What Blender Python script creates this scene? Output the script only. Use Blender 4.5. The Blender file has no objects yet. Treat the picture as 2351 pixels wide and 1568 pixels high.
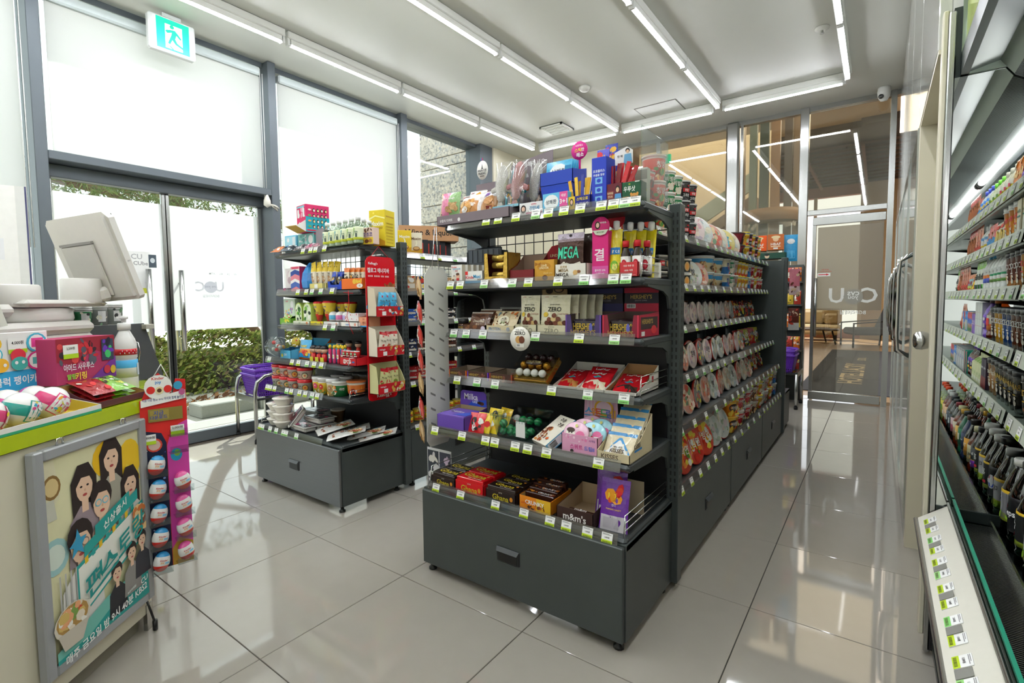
import bpy, bmesh, math, random
from math import sin, cos, pi, radians as RAD
from mathutils import Vector, Matrix, Euler
random.seed(7)
SC = bpy.context.scene
COL = SC.collection
# ------------------------------------------------------------------ camera, sky, sun, exposure
cd = bpy.data.cameras.new('camera'); cam = bpy.data.objects.new('camera', cd); COL.objects.link(cam)
yaw, pit, rol = -.6427, -.0621, -.0106
fw = Vector((sin(yaw)*cos(pit), cos(yaw)*cos(pit), sin(pit))); r0 = Vector((cos(yaw), -sin(yaw), 0)); u0 = r0.cross(fw)
rv = cos(rol)*r0+sin(rol)*u0; uv = -sin(rol)*r0+cos(rol)*u0
cam.matrix_world = Matrix(((rv.x, uv.x, -fw.x, 2.14578), (rv.y, uv.y, -fw.y, -.15966), (rv.z, uv.z, -fw.z, 1.12704), (0, 0, 0, 1)))
cd.sensor_fit = 'HORIZONTAL'; cd.sensor_width = 36; cd.lens = 36*1154.157/2351
cd.shift_x = 23.2/2351; cd.shift_y = -18.9/2351; cd.clip_start = .02
SC.camera = cam
w = bpy.data.worlds.new('sky'); SC.world = w; w.use_nodes = True
wn = w.node_tree.nodes; wn['Background'].inputs[0].default_value = (.93, .97, 1, 1); wn['Background'].inputs[1].default_value = 1.8
sd = bpy.data.lights.new('sun', 'SUN'); sd.energy = 7; sd.angle = .009; sd.color = (1, .95, .88)
sun = bpy.data.objects.new('sun', sd); COL.objects.link(sun)
sun.rotation_euler = Vector((.66*.62, -.75*.62, -.78)).to_track_quat('-Z', 'Y').to_euler()
SC.view_settings.view_transform = 'Standard'; SC.view_settings.look = 'None'
SC.view_settings.gamma = 1; SC.view_settings.use_curve_mapping = False; SC.view_settings.exposure = .32
TUBE_L = 58.0
cy = SC.cycles; cy.max_bounces = 9; cy.diffuse_bounces = 3; cy.glossy_bounces = 4; cy.transparent_max_bounces = 24; cy.transmission_bounces = 4
cy.caustics_reflective = False; cy.caustics_refractive = False; cy.use_denoising = True; cy.sample_clamp_indirect = 4
# ------------------------------------------------------------------ colours and materials
def hx(c):
    if not isinstance(c, str): return tuple(c)
    c = c.lstrip('#')
    if len(c) == 3: c = ''.join(k*2 for k in c)
    return tuple(int(c[i:i+2], 16)/255 for i in (0, 2, 4))
def lin(c): return tuple(v/12.92 if v <= .04045 else ((v+.055)/1.055)**2.4 for v in hx(c))
MATS = {}
def mat(name, col=None, rough=.5, metal=0, spec=.5, bump=0, bscale=60, trans=0, emit=0, coat=0, var=0, alpha=1, stretch=None, sss=0):
    m = bpy.data.materials.new(name); m.use_nodes = True; MATS[name] = m
    t = m.node_tree; N = t.nodes; L = t.links; b = N['Principled BSDF']
    b.inputs['Roughness'].default_value = rough; b.inputs['Metallic'].default_value = metal
    b.inputs['Specular IOR Level'].default_value = spec; b.inputs['Coat Weight'].default_value = coat; b.inputs['Coat Roughness'].default_value = .08
    if col is None:
        a = N.new('ShaderNodeVertexColor'); a.layer_name = 'Col'; src = a.outputs[0]
    else:
        a = N.new('ShaderNodeRGB'); a.outputs[0].default_value = (*lin(col), 1); src = a.outputs[0]
    if bump or var:
        tc = N.new('ShaderNodeTexCoord'); mp = N.new('ShaderNodeMapping'); L.new(tc.outputs['Object'], mp.inputs[0])
        if stretch: mp.inputs['Scale'].default_value = stretch
        no = N.new('ShaderNodeTexNoise'); no.inputs['Scale'].default_value = bscale; no.inputs['Detail'].default_value = 3; L.new(mp.outputs[0], no.inputs['Vector'])
    if var:
        mx = N.new('ShaderNodeMix'); mx.data_type = 'RGBA'; mx.blend_type = 'MULTIPLY'; mx.inputs[0].default_value = 1
        rg = N.new('ShaderNodeMapRange'); rg.inputs[3].default_value = 1-var; rg.inputs[4].default_value = 1+var; L.new(no.outputs[0], rg.inputs[0])
        L.new(src, mx.inputs[6]); L.new(rg.outputs[0], mx.inputs[7]); src = mx.outputs[2]
    L.new(src, b.inputs['Base Color'])
    if bump:
        bp = N.new('ShaderNodeBump'); bp.inputs['Strength'].default_value = bump; bp.inputs['Distance'].default_value = .01; L.new(no.outputs[0], bp.inputs['Height']); L.new(bp.outputs[0], b.inputs['Normal'])
    if emit:
        L.new(src, b.inputs['Emission Color']); b.inputs['Emission Strength'].default_value = emit
    if trans:
        b.inputs['Transmission Weight'].default_value = trans
    if alpha < 1: b.inputs['Alpha'].default_value = alpha
    return m
def glassmat(name, tint='ffffff', refl=.08, rough=.02, haze=0, hazecol='ffffff', fres=True):
    m = bpy.data.materials.new(name); m.use_nodes = True; MATS[name] = m
    t = m.node_tree; N = t.nodes; L = t.links; N.remove(N['Principled BSDF'])
    tr = N.new('ShaderNodeBsdfTransparent'); tr.inputs[0].default_value = (*lin(tint), 1)
    gl = N.new('ShaderNodeBsdfGlossy'); gl.inputs['Roughness'].default_value = rough
    mx = N.new('ShaderNodeMixShader'); 
    if fres:
        lw = N.new('ShaderNodeLayerWeight'); pw = N.new('ShaderNodeMath'); pw.operation = 'POWER'; pw.inputs[1].default_value = 5; L.new(lw.outputs['Facing'], pw.inputs[0])
        mr = N.new('ShaderNodeMapRange'); mr.inputs[3].default_value = refl; mr.inputs[4].default_value = .9; L.new(pw.outputs[0], mr.inputs[0]); L.new(mr.outputs[0], mx.inputs[0])
    else: mx.inputs[0].default_value = refl
    L.new(tr.outputs[0], mx.inputs[1]); L.new(gl.outputs[0], mx.inputs[2]); out = mx.outputs[0]
    if haze:
        d = N.new('ShaderNodeBsdfDiffuse'); d.inputs[0].default_value = (*lin(hazecol), 1)
        tl = N.new('ShaderNodeBsdfTranslucent'); tl.inputs[0].default_value = (*lin(hazecol), 1)
        a = N.new('ShaderNodeMixShader'); a.inputs[0].default_value = .7; L.new(d.outputs[0], a.inputs[1]); L.new(tl.outputs[0], a.inputs[2])
        h = N.new('ShaderNodeMixShader'); h.inputs[0].default_value = haze; L.new(out, h.inputs[1]); L.new(a.outputs[0], h.inputs[2]); out = h.outputs[0]
    L.new(out, N['Material Output'].inputs[0]); return m
mat('card', rough=.55, spec=.35, var=.05, bscale=25)
mat('gloss', rough=.22, coat=.4, var=.04, bscale=40)
mat('film', rough=.2, coat=.5, bump=.35, bscale=55, var=.12)
mat('foil', rough=.25, metal=.75, bump=.4, bscale=70)
mat('plastic', rough=.32, var=.03, bscale=50)
mat('matte', rough=.85, spec=.2, var=.08, bscale=30)
mat('plush', rough=.95, spec=.1, bump=.9, bscale=260, var=.15)
mat('food', rough=.6, bump=.5, bscale=120, var=.25)
mat('steel', 'b9bab8', rough=.22, metal=1, bump=.04, bscale=300, stretch=(1, 1, .04))
mat('chrome', 'd8d8d8', rough=.08, metal=1)
mat('dark_metal', '4b5150', rough=.42, metal=.35, var=.1, bscale=9, bump=.02)
mat('black_metal', '1d1c1f', rough=.5, metal=.2, var=.1, bscale=400)
mat('deck_metal', '43484a', rough=.35, metal=.4, var=.06, bscale=14)
mat('brushed', '76787a', rough=.32, metal=.8, bump=.05, bscale=200, stretch=(.03, 1, 1), var=.06)
mat('mullion', '5f666c', rough=.45, metal=.3, var=.05, bscale=12)
mat('white_paint', 'e8e8e2', rough=.5, var=.02, bscale=6)
mat('cream', 'd9d3bd', rough=.45, var=.04, bscale=7)
mat('ceiling', 'dedfd8', rough=.42, spec=.5, var=.015, bscale=3)
mat('tile', 'a39d94', rough=.045, spec=.75, var=.035, bscale=14)
mat('grout', '3c3a38', rough=.9)
mat('glow', 'f6faff', rough=.4, emit=TUBE_L)
mat('mirror', 'e6ebe8', rough=.01, metal=1)
mat('black', '141414', rough=.5, var=.1, bscale=80)
glassmat('glass', 'f4faf8', .045)
glassmat('lobby_glass', 'e2e0d6', .17)
glassmat('clear', 'f2f6f6', .08, .06)
glassmat('strip', 'eeeeec', .1, .08, .10, 'e4e2de')
glassmat('wrap', 'fafafa', .12, .12)
glassmat('frost', 'f6f6f4', .05, .1, .93, 'fbfbfb')
glassmat('frost_grey', 'dcdad2', .06, .12, .5, 'e6e2d8')
glassmat('bottle', 'dfe9e0', .12, .04)
glassmat('bottle_amber', 'b5713a', .12, .04)
glassmat('bottle_dark', '3a2a20', .14, .04)
glassmat('edge_glass', 'b8e8da', .1, .03)
mat('blind', 'f4f4f2', rough=.9, trans=0)
_b = MATS['blind'].node_tree; _N = _b.nodes
_t = _N.new('ShaderNodeBsdfTranslucent'); _t.inputs[0].default_value = (.93, .93, .92, 1)
_m = _N.new('ShaderNodeMixShader'); _m.inputs[0].default_value = .72
_b.links.new(_N['Principled BSDF'].outputs[0], _m.inputs[1]); _b.links.new(_t.outputs[0], _m.inputs[2]); _b.links.new(_m.outputs[0], _N['Material Output'].inputs[0])
# ------------------------------------------------------------------ text cache
TXT = {}
def txt(s):
    """glyph triangles of a string, height 1, centred"""
    if s not in TXT:
        c = bpy.data.curves.new('lettering', 'FONT'); c.body = s; c.resolution_u = 2; c.offset = .018; c.align_x = 'CENTER'; c.align_y = 'CENTER'
        o = bpy.data.objects.new('lettering', c); me = o.to_mesh()
        V = [(v.co.x, v.co.y) for v in me.vertices]; Fc = [tuple(p.vertices) for p in me.polygons]
        o.to_mesh_clear(); bpy.data.objects.remove(o); bpy.data.curves.remove(c)
        if V:
            x0 = min(v[0] for v in V); x1 = max(v[0] for v in V); y0 = min(v[1] for v in V); y1 = max(v[1] for v in V); h = max(y1-y0, .01)
            V = [((v[0]-(x0+x1)/2)/h, (v[1]-(y0+y1)/2)/h) for v in V]; W = (x1-x0)/h
        else: W = 1
        TXT[s] = (V, Fc, W)
    return TXT[s]
# ------------------------------------------------------------------ mesh builder with a colour per face
class MB:
    def __init__(s, col='ccc'): s.v = []; s.f = []; s.c = []; s.sm = []; s.col = col
    def add(s, V, F, col=None, smooth=False):
        n = len(s.v); s.v += [tuple(v) for v in V]; c = hx(col or s.col)
        for f in F: s.f.append(tuple(i+n for i in f)); s.c.append(c); s.sm.append(smooth)
        return s
    def box(s, x0, x1, y0, y1, z0, z1, col=None, b=0):
        if b <= 0:
            V = [(x, y, z) for z in (z0, z1) for y in (y0, y1) for x in (x0, x1)]
            return s.add(V, [(0, 2, 3, 1), (4, 5, 7, 6), (0, 1, 5, 4), (2, 6, 7, 3), (0, 4, 6, 2), (1, 3, 7, 5)], col)
        V = []; F = []
        def ring(z, i): return [(x0+b-i, y0+i-0, z), (x1-b+i, y0+i, z)]
        P = lambda k, z: [(x0+b, y0+k, z), (x1-b, y0+k, z), (x1-k, y0+b, z), (x1-k, y1-b, z), (x1-b, y1-k, z), (x0+b, y1-k, z), (x0+k, y1-b, z), (x0+k, y0+b, z)]
        def cap(z): return [(x0+b, y0+b, z), (x1-b, y0+b, z), (x1-b, y0+b, z), (x1-b, y1-b, z), (x1-b, y1-b, z), (x0+b, y1-b, z), (x0+b, y1-b, z), (x0+b, y0+b, z)]
        L = [cap(z0), P(0, z0+b), P(0, z1-b), cap(z1)]
        for l in L: V += l
        for i in range(3):
            for j in range(8):
                a, c2 = i*8+j, i*8+(j+1) % 8
                F.append((a, c2, c2+8, a+8))
        F += [(7, 5, 3, 1), (24, 26, 28, 30)]
        return s.add(V, F, col)
    def quad(s, *p, col=None): return s.add(p, [tuple(range(len(p)))], col)
    def slab(s, P, d, col=None):
        """polygon P (3-D points) thickened by the vector d"""
        n = len(P); d = Vector(d); V = [Vector(p) for p in P]; V += [p+d for p in V]
        return s.add(V, [tuple(range(n))[::-1], tuple(range(n, 2*n))]+[(i, (i+1) % n, (i+1) % n+n, i+n) for i in range(n)], col)
    def lathe(s, prof, n=20, cols=None, cx=0, cy=0, z=0, smooth=True, sx=1, sy=1, fl=None):
        """prof: [(radius, height)]; cols: one colour or one per segment; fl: flutes (count, depth)"""
        V = []
        for r, h in prof:
            for k in range(n):
                a = 2*pi*k/n; rr = r*(1+(fl[1]*cos(fl[0]*a) if fl and r > .004 else 0)); V.append((cx+rr*cos(a)*sx, cy+rr*sin(a)*sy, z+h))
        for i in range(len(prof)-1):
            c = cols[i] if isinstance(cols, (list, tuple)) and not isinstance(cols[0], (int, float)) else cols
            base = len(s.v) if i == 0 else base
            if i == 0: s.v += V
            for k in range(n):
                a, b2 = base+i*n+k, base+i*n+(k+1) % n
                s.f.append((a, b2, b2+n, a+n)); s.c.append(hx(c or s.col)); s.sm.append(smooth)
        c = cols if not isinstance(cols, (list, tuple)) or isinstance(cols[0], (int, float)) else cols[0]
        s.f.append(tuple(base+k for k in range(n))[::-1]); s.c.append(hx(c or s.col)); s.sm.append(False)
        c = cols if not isinstance(cols, (list, tuple)) or isinstance(cols[0], (int, float)) else cols[-1]
        s.f.append(tuple(base+(len(prof)-1)*n+k for k in range(n))); s.c.append(hx(c or s.col)); s.sm.append(False)
        return s
    def tube(s, path, r, n=8, col=None):
        P = [Vector(p) for p in path]; base = len(s.v)
        up = None
        for i, p in enumerate(P):
            t = ((P[i+1]-p) if i < len(P)-1 else (p-P[i-1])); 
            if 0 < i < len(P)-1: t = (P[i+1]-p).normalized()+(p-P[i-1]).normalized()
            t = t.normalized()
            if up is None: up = t.orthogonal().normalized()
            up = (up-t*up.dot(t)).normalized(); q = t.cross(up)
            for k in range(n): a = 2*pi*k/n; s.v.append(tuple(p+up*(r*cos(a))+q*(r*sin(a))))
        c = hx(col or s.col)
        for i in range(len(P)-1):
            for k in range(n):
                a, b2 = base+i*n+k, base+i*n+(k+1) % n
                s.f.append((a, b2, b2+n, a+n)); s.c.append(c); s.sm.append(True)
        s.f.append(tuple(base+k for k in range(n))[::-1]); s.f.append(tuple(base+(len(P)-1)*n+k for k in range(n))); s.c += [c, c]; s.sm += [False, False]
        return s
    def grid(s, fn, nu, nv, colfn, smooth=True):
        base = len(s.v)
        for j in range(nv+1):
            for i in range(nu+1): s.v.append(tuple(fn(i/nu, j/nv)))
        for j in range(nv):
            for i in range(nu):
                a = base+j*(nu+1)+i; s.f.append((a, a+1, a+nu+2, a+nu+1)); s.c.append(hx(colfn((i+.5)/nu, (j+.5)/nv) if callable(colfn) else colfn)); s.sm.append(smooth)
        return s
    # flat print on a surface S(u,v,k)
    def print(s, S, asp, items, k0=1):
        """S(u,v,k): point of the surface lifted by layer k; asp: width over height; items: short tuples"""
        k = k0
        for it in items:
            o = it[0]; c = it[-1]
            if o == 'r':
                u0, v0, u1, v1 = it[1:5]; n = max(1, int(abs(u1-u0)*7)); m = max(1, int(abs(v1-v0)*5))
                s.grid(lambda a, b: S(u0+(u1-u0)*a, v0+(v1-v0)*b, k), n, m, c, False)
            elif o == 'e':
                u, v, ru, rv_ = it[1:5]; n = 14
                P = [S(u, v, k)]+[S(u+ru*cos(2*pi*i/n), v+rv_*sin(2*pi*i/n), k) for i in range(n)]
                s.add(P, [(0, 1+i, 1+(i+1) % n) for i in range(n)], c)
            elif o == 'p':
                s.add([S(u, v, k) for u, v in it[1]], [tuple(range(len(it[1])))], c)
            elif o == 't':
                V, Fc, W = txt(it[1]); u, v, h = it[2:5]; mw = it[5] if len(it) > 6 else .9
                sc = h; wu = W*h/asp
                q = min(1, mw/wu) if wu > 0 else 1
                s.add([S(u+x*sc*q/asp, v+y*sc, k) for x, y in V], Fc, c)
            elif o == 'b':
                u0, v0, u1, v1 = it[1:5]; rd = random.Random(int(u0*999+v0*77))
                x = u0
                while x < u1:
                    wd = rd.choice((.012, .02, .035))*(u1-u0)*2; xe = min(u1, x+wd); s.quad(S(x, v0, k), S(xe, v0, k), S(xe, v1, k), S(x, v1, k), col=c); x = xe+rd.choice((.012, .02))*(u1-u0)*2
            elif o == 'n':
                n, sd_, u0, v0, u1, v1, cols, sz = it[1:9]; rd = random.Random(sd_)
                for _ in range(n):
                    u, v = rd.uniform(u0, u1), rd.uniform(v0, v1); a = rd.uniform(0, pi); rr = sz*rd.uniform(.5, 1.2); e = rd.uniform(.4, 1)
                    P = []
                    for i in range(7):
                        t = 2*pi*i/7; px, py = rr*cos(t), rr*e*sin(t)
                        P.append(S(min(max(u+(px*cos(a)-py*sin(a))/asp, .01), .99), min(max(v+px*sin(a)+py*cos(a), .01), .99), k))
                    s.add(P, [tuple(range(7))], rd.choice(cols)); k += .06
            k += .5
        return s
    def build(s, name, m, parent=None, kind=None):
        me = bpy.data.meshes.new(name); me.from_pydata(s.v, [], s.f)
        at = me.color_attributes.new('Col', 'BYTE_COLOR', 'CORNER'); buf = []
        for f, c in zip(s.f, s.c): buf += [c[0], c[1], c[2], 1]*len(f)
        at.data.foreach_set('color_srgb', buf)
        me.polygons.foreach_set('use_smooth', s.sm)
        me.materials.append(MATS[m] if isinstance(m, str) else m)
        o = bpy.data.objects.new(name, me); COL.objects.link(o)
        if parent: o.parent = parent
        if kind: o['kind'] = kind
        return o
def tag(o, label, cat, group=None):
    o['label'] = label; o['category'] = cat
    if group: o['group'] = group
    return o
def place(o, x, y, z, rz=0, rx=0, ry=0):
    o.location = (x, y, z); o.rotation_euler = (rx, ry, rz); return o
def empty(name, label, cat, loc=(0, 0, 0), rz=0, group=None):
    o = bpy.data.objects.new(name, None); COL.objects.link(o); o.location = loc; o.rotation_euler = (0, 0, rz); return tag(o, label, cat, group)
def struct(o): o['kind'] = 'structure'; return o
def kids(o): return [c for c in bpy.data.objects if c.parent == o]
TREE = {}
def dup(root, loc=None, rz=None, label=None, group=None, rot=None):
    if root.name not in TREE: TREE[root.name] = [(c, [g for g in kids(c)]) for c in kids(root)]
    r = root.copy(); COL.objects.link(r)
    if loc is not None: r.location = loc
    if rz is not None: r.rotation_euler = (0, 0, rz)
    if rot is not None: r.rotation_euler = rot
    if label: r['label'] = label
    if group: r['group'] = group
    for c, gs in TREE[root.name]:
        c2 = c.copy(); COL.objects.link(c2); c2.parent = r
        for g in gs: g2 = g.copy(); COL.objects.link(g2); g2.parent = c2
    return r
ORD = ['first', 'second', 'third', 'fourth', 'fifth', 'sixth', 'seventh', 'eighth', 'ninth', 'tenth', 'eleventh', 'twelfth', 'thirteenth', 'fourteenth', 'fifteenth', 'sixteenth', 'seventeenth', 'eighteenth', 'nineteenth', 'twentieth', 'twenty-first', 'twenty-second', 'twenty-third', 'twenty-fourth', 'twenty-fifth', 'twenty-sixth', 'twenty-seventh', 'twenty-eighth']
def flat(W, H, y=0, e=.0005):   # front face (towards -y) of width W, height H, standing on z=0
    return lambda u, v, k: ((u-.5)*W, y-e*k, v*H)
def topf(W, D, z, e=.0005):     # top face, u along x, v from front to back
    return lambda u, v, k: ((u-.5)*W, (v-.5)*D, z+e*k)
def sidef(D, H, x, e=.0005):    # right side face (+x), u from front to back
    return lambda u, v, k: (x+e*k, (u-.5)*D, v*H)
# ------------------------------------------------------------------ the room
H = 3.2
fl = struct(MB('3c3a38').box(-2.42, 3.1, -2.6, 6.6, -.08, -.006).build('floor', 'grout'))
tm = None
for i in range(-4, 6):
    for j in range(-4, 11):
        if tm is None:
            o = MB('a39d94').box(.0015, .5985, .0015, .5985, -.02, 0, b=.0012).build('tile', 'tile', fl); tm = o.data
        else:
            o = bpy.data.objects.new('tile', tm); COL.objects.link(o); o.parent = fl
        o.location = (i*.6, j*.6, 0)
ce = struct(MB().box(-2.4, 3.1, -2.6, 6.5, H, H+.1).build('ceiling', 'ceiling'))
o = MB().box(-.03, .4, 5.2, 5.62, H-.004, H+.001, 'dcdcd4').build('access_panel', 'ceiling', ce)
o = MB('8a8a84').box(-.04, -.03, 5.19, 5.63, H-.003, H).box(.4, .41, 5.19, 5.63, H-.003, H).box(-.04, .41, 5.19, 5.2, H-.003, H).box(-.04, .41, 5.62, 5.63, H-.003, H).build('panel_trim', 'matte', ce)
struct(MB().box(-2.5, 3.2, -2.7, -2.6, 0, H+.1).build('wall_front', 'white_paint'))
# window wall: mullions, header, threshold, glazing
wl = struct(MB().box(-2.36, -2.16, -2.6, 6.5, 3.16, 3.3).build('wall_left', 'mullion'))
MUL = [(-1.2, -1.13), (.66, .725), (2.19, 2.262), (3.69, 3.78), (5.06, 5.31)]
for a, b in MUL: MB().box(-2.34, -2.08, a, b, 0, 3.2, b=.004).build('mullion', 'mullion', wl)
MB().box(-2.3, -2.08, .725, 2.19, 2.065, 2.12, b=.004).build('transom', 'mullion', wl)
MB().box(-2.3, -2.22, .725, 2.19, 1.98, 2.065, b=.004).build('door_header', 'mullion', wl)
MB('555a5c').box(-2.3, -2.2, 2.262, 3.69, .02, .12).box(-2.3, -2.2, 3.78, 5.06, .02, .12).box(-2.3, -2.2, -1.13, .66, .02, .12).build('sill', 'mullion', wl)
MB('6a6258').box(-2.42, -2.27, .725, 2.19, .0, .012).box(-2.42, -2.23, -2.6, 5.3, -.02, .006).build('threshold', 'matte', wl)
struct(MB().box(-2.34, -2.06, 5.31, 6.5, 0, 3.2).build('wall_corner', 'cream'))
def window(n, y0, y1, z0, z1, x=-2.27):
    o = struct(MB().box(x-.006, x+.006, y0, y1, z0, z1).build('window_%d' % n, 'glass')); return o
window(1, -1.13, .66, .12, 3.16); window(2, .725, 2.19, 2.12, 3.16); window(3, 2.262, 3.69, .12, 3.16); window(4, 3.78, 5.06, .12, 3.16)
# frosted sliding doors with the mirrored shop film
def slide(n, y0, y1, hy):
    d = struct(MB().box(-2.284, -2.272, y0, y1, .1, 1.98).build('door_%d' % n, 'glass'))
    MB('5d6265').box(-2.3, -2.255, y0, y1, .015, .1).build('bottom_rail', 'mullion', d)
    for ya in ((y0, y0+.035), (y1-.035, y1)): MB('b5b3a8').box(-2.29, -2.262, ya[0], ya[1], .1, 1.98, b=.004).build('stile', 'steel', d)
    for x in (-2.225, -2.335):
        h = MB().tube([(x, hy, .77), (x, hy, 1.40)], .018, 12); 
        for z in (.88, 1.3): h.tube([(x, hy, z), (-2.28, hy, z)], .008, 6)
        h.build('handle', 'steel', d)
    return d
d1 = slide(1, .735, 1.44, 1.285); d2 = slide(2, 1.425, 2.185, 1.505)
MB('fff').box(-2.2715, -2.2705, .77, 1.405, .93, 1.9).build('frosted_film', 'frost', d1)
MB('fff').box(-2.2715, -2.2705, 1.46, 2.15, .93, 1.9).build('frosted_film', 'frost', d2)
S = lambda u, v, k: (-2.2685+.0004*k, .77+u*.635, .93+v*.97)
m = MB().print(S, .655, [('r', .62, .3, .86, .62, 'f3f3f0'), ('t', 'CU', .72, .58, .04, .3, 'b4b4b4'), ('t', 'au CUbe', .72, .53, .03, '9a9a9a'), ('t', '사', .66, .43, .04, 'd23b3b'), ('r', .68, .3, .86, .34, 'e0e34a'), ('r', .84, .5, .92, .6, '4a5560'), ('e', .88, .555, .025, .02, 'cfd6da'), ('t', '않습니다. ※', .62, .06, .022, .5, '7fb0d8')])
m.build('notice', 'card', d1)
S2 = lambda u, v, k: (-2.2685+.0004*k, 1.46+(1-u)*.69, .93+v*.97)
m = MB().print(S2, .71, [('t', 'C', .72, .36, .085, 'e4e6ea'), ('t', 'U', .5, .36, .085, 'e4e6ea'), ('e', .6, .355, .075, .05, 'dfe2e8'), ('t', 'cvs you', .6, .355, .022, 'b9bcc6'), ('t', 'BGF리테일', .6, .28, .028, 'd0d3d8'), ('t', 'W  ·  24  ·  4G  ·  ATM', .45, .47, .018, .8, 'c4c6cc')])
m.build('door_lettering', 'card', d2)
# roller blinds
def blind(y0, y1, z0, lab, chain):
    e = empty('roller_blind', lab, 'blind', (-2.13, (y0+y1)/2, z0), 0, None); W = y1-y0
    MB('f1f2f0').box(-.002, .002, -W/2, W/2, .0, 3.06-z0).build('cloth', 'blind', e)
    MB('c9d2d2').box(-.03, .035, -W/2, W/2, 3.06-z0, 3.13-z0, b=.012).build('cassette', 'plastic', e)
    MB('d6dad8').box(-.01, .01, -W/2, W/2, -.015, .01, b=.004).build('bottom_bar', 'plastic', e)
    c = MB('e6e6e2')
    for dy in (0, .02): c.tube([(.03, W/2+.012-dy, 3.08-z0), (.03, W/2+.014-dy, chain-z0)], .003, 5)
    c.build('bead_chain', 'plastic', e); return e
b = blind(.76, 2.14, 2.1, 'white roller blind drawn down over the doorway transom window', 2.02)
k = MB('eae6da')
k.lathe([(.004, 0), (.03, .02), (.028, .06), (.012, .1), (.004, .12)], 10, 'eae6da', 0, 0, 0)
for i in range(5): a = i*1.3; k.tube([(.0, .02, .03), (.03*cos(a), .05+.02*sin(a), .02), (.035*cos(a), .08, .0+.02*sin(a)), (0, .06, .03)], .007, 6)
o = k.build('cord_bundle', 'matte'); tag(place(o, -2.09, 2.15, 1.96), 'knotted bundle of white blind cord hanging from the transom beam', 'cord')
blind(2.3, 3.66, .9, 'tall white roller blind between the two thick grey mullions', 1.2)
blind(-1.1, .62, 1.2, 'white roller blind beside the till screens, nearest the counter', 1.5)
# exit sign
e = empty('exit_sign', 'green running-man exit sign hung under the ceiling before the blind', 'sign', (-1.97, 1.42, 2.92))
e.rotation_euler = (0, 0, RAD(90))
MB('eceeee').box(-.15, .15, -.03, .03, 0, .245, b=.012).build('case', 'plastic', e)
MB('d8dcdb').box(-.06, .06, -.02, .02, .245, .27).build('bracket', 'plastic', e)
mat('exit_glow', None, .3, emit=1.1)
S = lambda u, v, k: ((u-.5)*.21, -.0305-.0006*k, .018+v*.21)
m = MB().print(S, 1, [('r', 0, 0, 1, 1, '12b58a'), ('r', .26, .06, .78, .84, 'f4f6c4'), ('e', .47, .78, .07, .065, '12a880'),
    ('p', [(.42, .68), (.56, .7), (.66, .6), (.76, .48), (.71, .44), (.6, .55), (.56, .42), (.62, .3), (.86, .18), (.86, .12), (.56, .24), (.47, .36), (.4, .2), (.38, .2), (.33, .22), (.44, .5), (.46, .6), (.32, .54), (.26, .6), (.3, .64)], '12a880'), ('p', [(.36, .14), (.42, .14), (.56, .02), (.5, .02)], '12a880')])
m.build('pictogram', 'exit_glow', e)
# tube lights in four runs and a cross run
mat('tube_end', 'e9e9e6', .4)
def tube_light(lab, loc, rz, L=1.12):
    e = empty('tube_light', lab, 'light', loc, rz, None)
    MB('e6e6e2').box(-L/2, L/2, -.03, .03, .045, .1, b=.006).box(-L/2+.02, L/2-.02, -.02, .02, .008, .05).build('rail', 'white_paint', e)
    t = MB('fff').tube([(-L/2+.03, 0, .012), (L/2-.03, 0, .012)], .016, 10).build('tube', 'glow', e)
    for sx in (-1, 1): MB('e9e9e6').box(sx*(L/2-.015)-.014, sx*(L/2-.015)+.014, -.02, .02, -.006, .055, b=.004).build('lamp_holder', 'tube_end', e)
    return e
RN = ['window-side run', 'second run from the windows', 'third run from the windows', 'run nearest the cooler wall']
for r, x in enumerate((-1.52, -.36, .755, 1.865)):
    for i in range(6): tube_light('bare white ceiling tube in the %s, %s from the far end' % (RN[r], ORD[i]), (x, 4.905-1.15*i, 3.098), pi/2, 1.13)
for i, (a, b) in enumerate(((-1.49, -.385), (-.335, .70), (.78, 1.85))): tube_light('bare ceiling tube in the cross run, %s' % ('over the far window corner', 'over the ceiling hatch', 'nearest the dome camera')[i], ((a+b)/2, 5.56, 3.098), 0, b-a)
# ceiling fittings
e = empty('ceiling_vent', 'square white air vent grille set into the ceiling', 'vent', (-1.0, 5.18, H-.02))
MB('cfcfc8').box(-.15, .15, -.15, .15, .012, .02).box(-.15, .15, -.15, -.13, 0, .02).box(-.15, .15, .13, .15, 0, .02).box(-.15, -.13, -.15, .15, 0, .02).box(.13, .15, -.15, .15, 0, .02).build('frame', 'white_paint', e)
for i in range(6): MB('b4b4ae').box(-.125, .125, -.11+i*.04, -.09+i*.04, .0, .012).build('slat', 'white_paint', e)
o = MB().lathe([(.055, .03), (.055, .018), (.045, .0), (.03, -.012), (.0, -.014)], 20, 'e4e4de').build('smoke_detector', 'plastic'); tag(place(o, -.2, 4.35, H-.03), 'round white smoke detector between the middle light runs', 'detector')
o = MB().lathe([(.05, .02), (.05, .01), (.03, .004), (.02, -.002)], 18, 'e4e4de').lathe([(.008, 0), (.008, -.02), (.016, -.022), (.016, -.026)], 8, 'b0b0ac').build('sprinkler', 'plastic'); tag(place(o, 1.74, 4.52, H-.02), 'small flush sprinkler head with steel tip by the last light run', 'sprinkler')
e = empty('dome_camera', 'white dome security camera on the far wall top corner', 'camera', (2.13, 6.2, H-.09))
MB('e8e8e4').lathe([(.052, .09), (.052, .07), (.055, .05), (.05, .0), (.03, -.035), (.0, -.042)], 18).build('body', 'plastic', e)
MB('1a1a1c').lathe([(.022, 0), (.022, .012), (.014, .016), (0, .017)], 14).build('lens', 'gloss', e).matrix_local = Matrix.Translation((-.02, -.045, -.005)) @ Euler((RAD(100), 0, RAD(-20))).to_matrix().to_4x4()
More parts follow.
